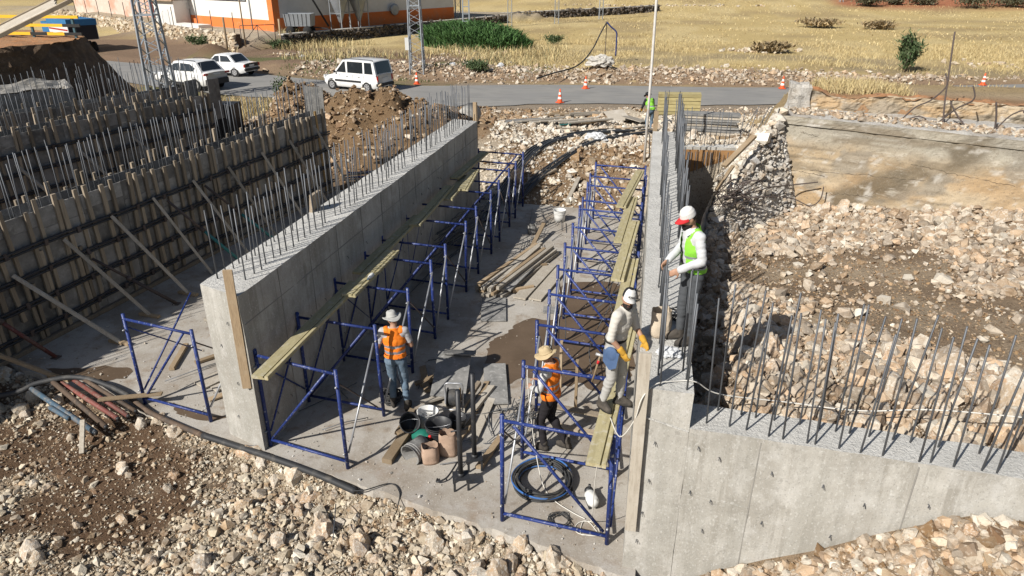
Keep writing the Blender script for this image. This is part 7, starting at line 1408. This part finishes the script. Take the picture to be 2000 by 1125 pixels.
GRN = [(.065, .10, .04), (.09, .13, .055), (.045, .075, .03), (.11, .14, .07)]; OLV = [(.13, .13, .075), (.17, .16, .09), (.10, .10, .06), (.2, .18, .11)]
shrub('thin green sapling in the yellow field right of centre', 17.2, 56.6, 1.15, 1.0, 2.9, 1300, GRN, 'young_tree', sparse=1, cat='tree', leafw=(.07, .15))
for i, (x, y, s, lb) in enumerate(((32, 131, 2.2, 'dark round shrub left of the red ploughed field'), (41, 134, 2.0, 'leftmost shrub in front of the red ploughed field'), (47, 129, 3.2, 'largest grey-green shrub at edge of red field'), (53, 130, 2.6, 'rightmost shrub at edge of red field'), (-25.5, 136, 2.6, 'dark shrub on the hillside above the yard wall'), (18, 93, 1.6, 'brown dry bush in mid field'), (24, 92, 1.5, 'second brown dry bush in mid field, to the right'), (9, 66, 1.3, 'grey dry bush on a stone heap in the field'), (37, 134, 1.4, 'small dark shrub before the red field'))): shrub(lb, x, y, s, s * .8, s * (.5 if i in (5, 6, 7) else .75), 900, [(.30, .22, .12), (.36, .27, .15), (.24, .18, .10), (.2, .16, .1)] if i in (5, 6, 7) else [tuple(c * .7 for c in k) for k in OLV], leafw=(.10, .24))
for i, (x, y, lb) in enumerate(((-21.0, 38.0, 'spindly green weed at the road edge right of the sport utility car'), (-24.0, 33.0, 'small green weed in the yellow grass beside bank'), (-42, 61.5, 'small green bush at foot of the stone wall'), (-33.3, 60.5, 'green bush beside the yard gate'), (-12.5, 49.5, 'grey-green weed clump at the foot of the slim pylon'), (-10.0, 70.5, 'low green bush right of the reed thicket'))): shrub(lb, x, y, .6 if i < 2 else .9, .5, 1.2 if i < 2 else .8, 260 if i < 2 else 700, GRN, leafw=(.05, .1))
# black soil mound behind the sedan is ground; clumps of dark litter on the field
# ================================================================== stones
def rock_variant(npts, seed, flat=.75, rough=.16):
    r_ = np.random.default_rng(seed); k = np.arange(npts) + .5
    ph = np.arccos(1 - 2 * k / npts); th = math.pi * (1 + 5 ** .5) * k
    P = np.stack([np.cos(th) * np.sin(ph), np.sin(th) * np.sin(ph), np.cos(ph)], -1)
    P += r_.normal(0, rough, P.shape); P *= np.array([1.0, r_.uniform(.65, .95), flat * r_.uniform(.75, 1.1)])
    bm = bmesh.new(); vs = [bm.verts.new(p) for p in P]
    res = bmesh.ops.convex_hull(bm, input=vs); dead = [g for g in res['geom_interior'] if isinstance(g, bmesh.types.BMVert)]
    if dead: bmesh.ops.delete(bm, geom=dead, context='VERTS')
    bmesh.ops.triangulate(bm, faces=bm.faces[:]); bmesh.ops.recalc_face_normals(bm, faces=bm.faces[:])
    bm.verts.ensure_lookup_table(); bm.verts.index_update()
    V = np.array([v.co[:] for v in bm.verts]); Fc = np.array([[v.index for v in f.verts] for f in bm.faces]); bm.free(); return V, Fc
def knob_variant(seed):
    bm = bmesh.new(); bmesh.ops.create_icosphere(bm, subdivisions=2, radius=1.0); r_ = np.random.default_rng(seed); o = Vector(r_.uniform(-9, 9, 3)); sx = Vector((1, r_.uniform(.68, .95), r_.uniform(.58, .82)))
    for v in bm.verts: c = v.co.copy(); k = 1 + .42 * mnoise.noise(c * 1.1 + o) + .30 * mnoise.noise(c * 2.7 + o) + r_.normal(0, .035); v.co = Vector((c.x * sx.x, c.y * sx.y, c.z * sx.z)) * k
    bm.verts.ensure_lookup_table(); bm.verts.index_update(); V = np.array([v.co[:] for v in bm.verts]); Fc = np.array([[v.index for v in f.verts] for f in bm.faces]); bm.free(); return V, Fc
TINY = [rock_variant(7, 100 + i, .8, .2) for i in range(8)]; SMALL = [rock_variant(10, 10 + i, .78, .22) for i in range(8)]; MED = [rock_variant(16, 30 + i, .78, .2) for i in range(12)]; BIG = [knob_variant(60 + i) for i in range(9)] + [rock_variant(26, 80 + i, .8, .15) for i in range(5)]
PAL = {'grey': [(.45, .43, .395), (.38, .355, .315), (.52, .505, .475), (.33, .29, .24), (.42, .38, .32)],
       'pale': [(.49, .42, .31), (.54, .48, .38), (.43, .36, .265), (.37, .305, .225), (.51, .44, .335), (.42, .31, .20), (.32, .265, .20), (.57, .52, .43)],
       'mixed': [(.45, .375, .285), (.51, .44, .35), (.38, .285, .195), (.30, .25, .195), (.45, .325, .215), (.36, .30, .235), (.54, .49, .41), (.27, .20, .14)],
       'white': [(.56, .51, .43), (.62, .58, .50), (.50, .44, .35), (.45, .38, .29), (.58, .54, .47), (.53, .47, .38)],
       'brown': [(.25, .165, .09), (.3, .205, .12), (.2, .125, .065), (.35, .27, .18), (.17, .105, .06)],
       'soil': [(.15, .095, .058), (.19, .125, .075), (.11, .07, .045), (.24, .17, .11)]}
def euler_mats(n, g):
    q = g.normal(size=(n, 4)); q /= np.linalg.norm(q, axis=1)[:, None]; a, b, c, d_ = q.T
    return np.stack([np.stack([1 - 2 * (c * c + d_ * d_), 2 * (b * c - a * d_), 2 * (b * d_ + a * c)], -1), np.stack([2 * (b * c + a * d_), 1 - 2 * (b * b + d_ * d_), 2 * (c * d_ - a * b)], -1), np.stack([2 * (b * d_ - a * c), 2 * (c * d_ + a * b), 1 - 2 * (b * b + c * c)], -1)], 1)
def bulk(name, x, y, r_, pal, parent, variants, g, sink=.25, z=None):
    """many small stones as one mesh"""
    n = len(x); z = TZ(x, y) if z is None else z; Rm = euler_mats(n, g); vi = g.integers(0, len(variants), n); pl = np.array(PAL[pal]); Vs = []; Fs = []; Cs = []; off = 0
    for k, (V, Fc) in enumerate(variants):
        s = np.where(vi == k)[0]
        if not len(s): continue
        W = np.einsum('nij,vj->nvi', Rm[s], V) * r_[s][:, None, None]; W[..., 2] *= .8
        W += np.stack([x[s], y[s], z[s] + r_[s] * (.62 - sink * 1.6)], -1)[:, None, :]
        col = pl[g.integers(0, len(pl), len(s))] * g.uniform(.8, 1.15, (len(s), 1))
        Vs.append(W.reshape(-1, 3)); Cs.append(np.repeat(col, len(V), 0)); Fs.append((Fc[None] + (np.arange(len(s)) * len(V))[:, None, None] + off).reshape(-1, 3)); off += len(s) * len(V)
    o = link(name, fast_mesh(name, np.concatenate(Vs), np.concatenate(Fs), [M['rock']], False, np.concatenate(Cs)), parent); setp(o, kind='stuff'); return o
BIGM = [fast_mesh('stone', V, Fc, [M['stone']]) for V, Fc in BIG]
def singles(x, y, r_, parent, g, sink=.25):
    z = TZ(x, y)
    for i in range(len(x)):
        o = link('stone', BIGM[g.integers(0, len(BIGM))], parent, (x[i], y[i], z[i] + r_[i] * (.6 - sink * 1.5)), tuple(g.uniform(0, 6.28, 3)), (r_[i] * g.uniform(.85, 1.15), r_[i], r_[i] * g.uniform(.8, 1.05)))
g = np.random.default_rng(21)
def cand(n, x0, x1, y0, y1, keep):
    x = g.uniform(x0, x1, n); y = g.uniform(y0, y1, n); k = keep(x, y); return x[k > g.random(n)], y[k > g.random(n)] if 0 else y[k > g.random(n)]
def pick(n, x0, x1, y0, y1, keep):
    x = g.uniform(x0, x1, n); y = g.uniform(y0, y1, n); s = keep(x, y) > g.random(n); return x[s], y[s]
# foreground: fan in front of the slab, down to the lower frame edge
infg = lambda x, y: (y < yedge(x) + .03 * np.sin(x * 7)) & (y > 4.3) & (x > -12.5) & (x < .04)
fg = lambda x, y: infg(x, y) * (.10 + .90 * fgmask(x, y))
x, y = pick(110000, -12.5, .05, 4.0, 9.8, fg); bulk('gravel', x, y, g.lognormal(math.log(.0165), .36, len(x)), 'pale', REG[1], TINY, g, .2)
x, y = pick(15000, -12.5, .05, 4.0, 9.8, fg); bulk('cobbles', x, y, np.clip(g.lognormal(math.log(.036), .42, len(x)), .018, .10), 'pale', REG[1], SMALL, g, .15)
x, y = pick(9000, -12.5, .05, 4.0, 9.8, infg); bulk('soil_clods', x, y, g.lognormal(math.log(.022), .5, len(x)), 'soil', REG[1], TINY, g, .3)
x, y = pick(1500, -12.0, .0, 4.6, 9.7, lambda x, y: fg(x, y) * (.25 + .75 * np.exp(-((yedge(x) - y - .35) / .9) ** 2))); x = x[:215]; y = y[:215]; singles(x, y, np.clip(g.lognormal(math.log(.088), .38, len(x)), .05, .2), REG[1], g, .28)
# heap against the wing wall
hpk = lambda x, y: ((x > .85) & (y < 6.75 - (x - .7) * .068) & (y > 4.2)).astype(float)
x, y = pick(16000, .8, 6.5, 4.2, 6.8, hpk); bulk('gravel', x, y, g.lognormal(math.log(.022), .4, len(x)), 'mixed', REG[1], TINY, g, .2)
x, y = pick(4600, .8, 6.5, 4.2, 6.8, hpk); bulk('cobbles', x, y, np.clip(g.lognormal(math.log(.055), .35, len(x)), .03, .12), 'mixed', REG[1], MED, g, .15)
x, y = pick(3000, .8, 6.5, 4.2, 6.8, hpk); bulk('soil_clods', x, y, g.lognormal(math.log(.035), .5, len(x)), 'brown', REG[1], TINY, g, .2)
x, y = pick(260, .95, 5.5, 5.2, 6.7, hpk); x = x[:85]; y = y[:85]; singles(x, y, np.clip(g.lognormal(math.log(.085), .42, len(x)), .07, .18), REG[1], g, .1)
# backfill
def owline(x): return 19.85 - (x - 3.3) * .4227
def bf(x, y):
    n = fbm(x, y, .42, 4, 17); ok = (x > .8) & (y > 7.32 - (x - .7) * .068) & (y < owline(x) - .1) & ~((x < 1.5 + (y - 17.3) * .17 + .1) & (y > 16.8))
    dens = .07 + .93 * sstep(.49, .60, n + .25 * np.exp(-((y - 7.5) / 2.6) ** 2) + .22 * np.exp(-((owline(x) - y) / 2.2) ** 2) + .1 * np.exp(-((x - 1.4) / 1.0) ** 2)); return ok * dens
x, y = pick(60000, .75, 11, 7.2, 20, bf); bulk('gravel', x, y, g.lognormal(math.log(.022), .42, len(x)), 'mixed', REG[2], TINY, g, .2)
x, y = pick(14000, .75, 11, 7.2, 20, bf); bulk('cobbles', x, y, np.clip(g.lognormal(math.log(.066), .42, len(x)), .03, .16), 'mixed', REG[2], SMALL, g, .12)
x, y = pick(4000, .85, 10.5, 7.3, 19.5, lambda x, y: bf(x, y) * (.08 + .92 * np.clip(np.exp(-((y - 8.3) / 1.5) ** 2) + np.exp(-((owline(x) - y - .4) / 1.0) ** 2) + .5 * np.exp(-((x - 1.3) / .5) ** 2), 0, 1))); x = x[:300]; y = y[:300]
rr = np.clip(g.lognormal(math.log(.128), .38, len(x)), .075, .32); singles(x, y, rr, REG[2], g, .15)
x, y = pick(22000, .75, 11, 7.2, 19.6, lambda x, y: (bf(x, y) > .01) * (1 - .6 * sstep(.1, .6, bf(x, y)))); bulk('soil_clods', x, y, g.lognormal(math.log(.016), .5, len(x)), 'brown', REG[2], TINY, g, .25)
# white bank behind the works
def bkk(x, y): return ((x < 9) & (x > -6.2) & (y > 21.4 + .5 * (x > .4)) & (y < 37.5) & ~((x > 3.9) & (y < 30)) ) * (.5 + .5 * sstep(.4, .6, fbm(x, y, .3, 3, 19))) * (1 - .85 * np.exp(-(((x + 1.8) / 1.5) ** 2 + ((y - 24.2) / 1.6) ** 4)))
x, y = pick(26000, -6.2, 9, 21.4, 37, bkk); bulk('gravel', x, y, g.lognormal(math.log(.038), .4, len(x)), 'white', REG[3], TINY, g, .2)
x, y = pick(4200, -6.2, 9, 21.4, 36, bkk); bulk('cobbles', x, y, np.clip(g.lognormal(math.log(.078), .38, len(x)), .04, .2), 'white', REG[3], SMALL, g, .15)
x, y = pick(400, -5.2, 5, 21.5, 31, bkk); x = x[:80]; y = y[:80]; singles(x, y, np.clip(g.lognormal(math.log(.13), .35, len(x)), .09, .3), REG[3], g, .1)
# soil heaps and road shoulders
hk = lambda x, y: np.clip(np.exp(-(((x + 12) / 4) ** 2 + ((y - 28.5) / 4) ** 2)) + np.exp(-(((x + 17.3) / 2.5) ** 2 + ((y - 32) / 3.2) ** 2)) + .8 * np.exp(-(((x + 7) / 3.5) ** 2 + ((y - 33.5) / 2.0) ** 2)) + .3 * ((y > 34) & (x > -12)) + np.exp(-(((x + 1.8) / 1.5) ** 2 + ((y - 24.2) / 1.6) ** 2)), 0, 1) * (y > 22.0)
x, y = pick(42000, -22, 6, 22, 37.8, hk); bulk('soil_clods', x, y, np.clip(g.lognormal(math.log(.055), .55, len(x)), .02, .24), 'brown', REG[3], TINY, g, .2)
x, y = pick(1800, -20, 0, 22, 37.5, hk); bulk('cobbles', x, y, np.clip(g.lognormal(math.log(.075), .4, len(x)), .03, .2), 'mixed', REG[3], MED, g, .15)
x, y = pick(14000, -26, 30, 46, 56, lambda x, y: np.exp(-((y - 50.2 - .12 * np.maximum(x - 5, 0)) / 2.4) ** 2) * (1 - road_k(x, y, .3)) * (1 - sstep(10, 24, x) * .6)); bulk('roadside_stones', x, y, np.clip(g.lognormal(math.log(.09), .45, len(x)), .03, .3), 'mixed', REG[0], TINY, g, .2)
x, y = pick(2600, -32, -8, 47, 62, lambda x, y: sstep(.5, .62, fbm(x, y, .2, 3, 23))); bulk('field_stones', x, y, np.clip(g.lognormal(math.log(.08), .45, len(x)), .03, .3), 'mixed', REG[0], SMALL, g, .2)
for cx, cy, nn in ((24, 62, 25), (8.5, 67, 110), (2, 128, 120)):
    x = g.normal(cx, 1.4 if cy < 90 else 8, nn); y = g.normal(cy, .8, nn); bulk('field_stones', x, y, np.clip(g.lognormal(math.log(.16), .4, nn), .06, .45), 'pale', REG[0], SMALL, g, .15)
x, y = pick(7000, -13, 12, 34, 41, lambda x, y: (1 - (road_k(x, y, .2) > .3)) * .8); bulk('roadside_stones', x, y, np.clip(g.lognormal(math.log(.05), .45, len(x)), .02, .18), 'mixed', REG[0], TINY, g, .2)
# rubble on the broken abutment end and ledge
x = g.uniform(3.6, 8.5, 900); u = g.uniform(.1, 1.0, 900); yy = 19.85 - (x - 3.3) * .4227 + .3 + u * 1.1
bulk('ledge_debris', x, yy, np.clip(g.lognormal(math.log(.035), .5, 900), .012, .12), 'mixed', ow, SMALL, g, .2, z=np.full(900, 3.40))
u = g.uniform(0, 1, 700); v = g.uniform(0, 1, 700) ** 1.1; A0_ = np.array([1.35, 17.1, .8]); A1_ = np.array([3.32, 19.9, 3.45]); B0_ = np.array([2.05, 21.5, 1.35]); B1_ = np.array([3.7, 22.2, 3.0])
Pq = ((A0_[None] * (1 - u)[:, None] + B0_ * u[:, None]) * (1 - v)[:, None] + (A1_ * (1 - u)[:, None] + B1_ * u[:, None]) * v[:, None])
bulk('broken_lumps', Pq[:, 0], Pq[:, 1], np.clip(g.lognormal(math.log(.065), .5, 700), .02, .24), 'white', ow, MED, g, .2, z=Pq[:, 2] + .06)
u = g.uniform(0, 1, 1500); v = g.uniform(0, 1, 1500); TA = np.array([1.3, 17.0, .7]) * (1 - v)[:, None] + np.array([3.3, 19.86, 3.4]) * v[:, None]; TB = np.array([1.55, 17.0, .4]) * (1 - v)[:, None] + np.array([4.1, 19.42, .5]) * v[:, None]; u = u ** 1.5
Pq = TA * (1 - u)[:, None] + TB * u[:, None]; rq = np.clip(g.lognormal(math.log(.04), .6, 1500), .012, .2)
bulk('broken_lumps', Pq[:, 0] - .03, Pq[:, 1] - .06, rq, 'grey', ow, SMALL, g, .3875, z=Pq[:, 2])
# dust and chips on the slab
x, y = pick(8000, -12, 0, 7, 21.3, lambda x, y: (y > yedge(x) + .05) * (.22 + .78 * np.exp(-((y - yedge(x)) / .8) ** 2)) * ((x > -5.3) | (x < -6.6)) * 1.0); bulk('concrete_chips', x, y, np.clip(g.lognormal(math.log(.011), .5, len(x)), .005, .04), 'grey', slab, TINY, g, .1, z=np.zeros(len(x)))
PAL['basalt'] = [(.05, .047, .045), (.075, .07, .066), (.10, .092, .085), (.04, .038, .036)]
for a in WALLS: stonewall(*a)
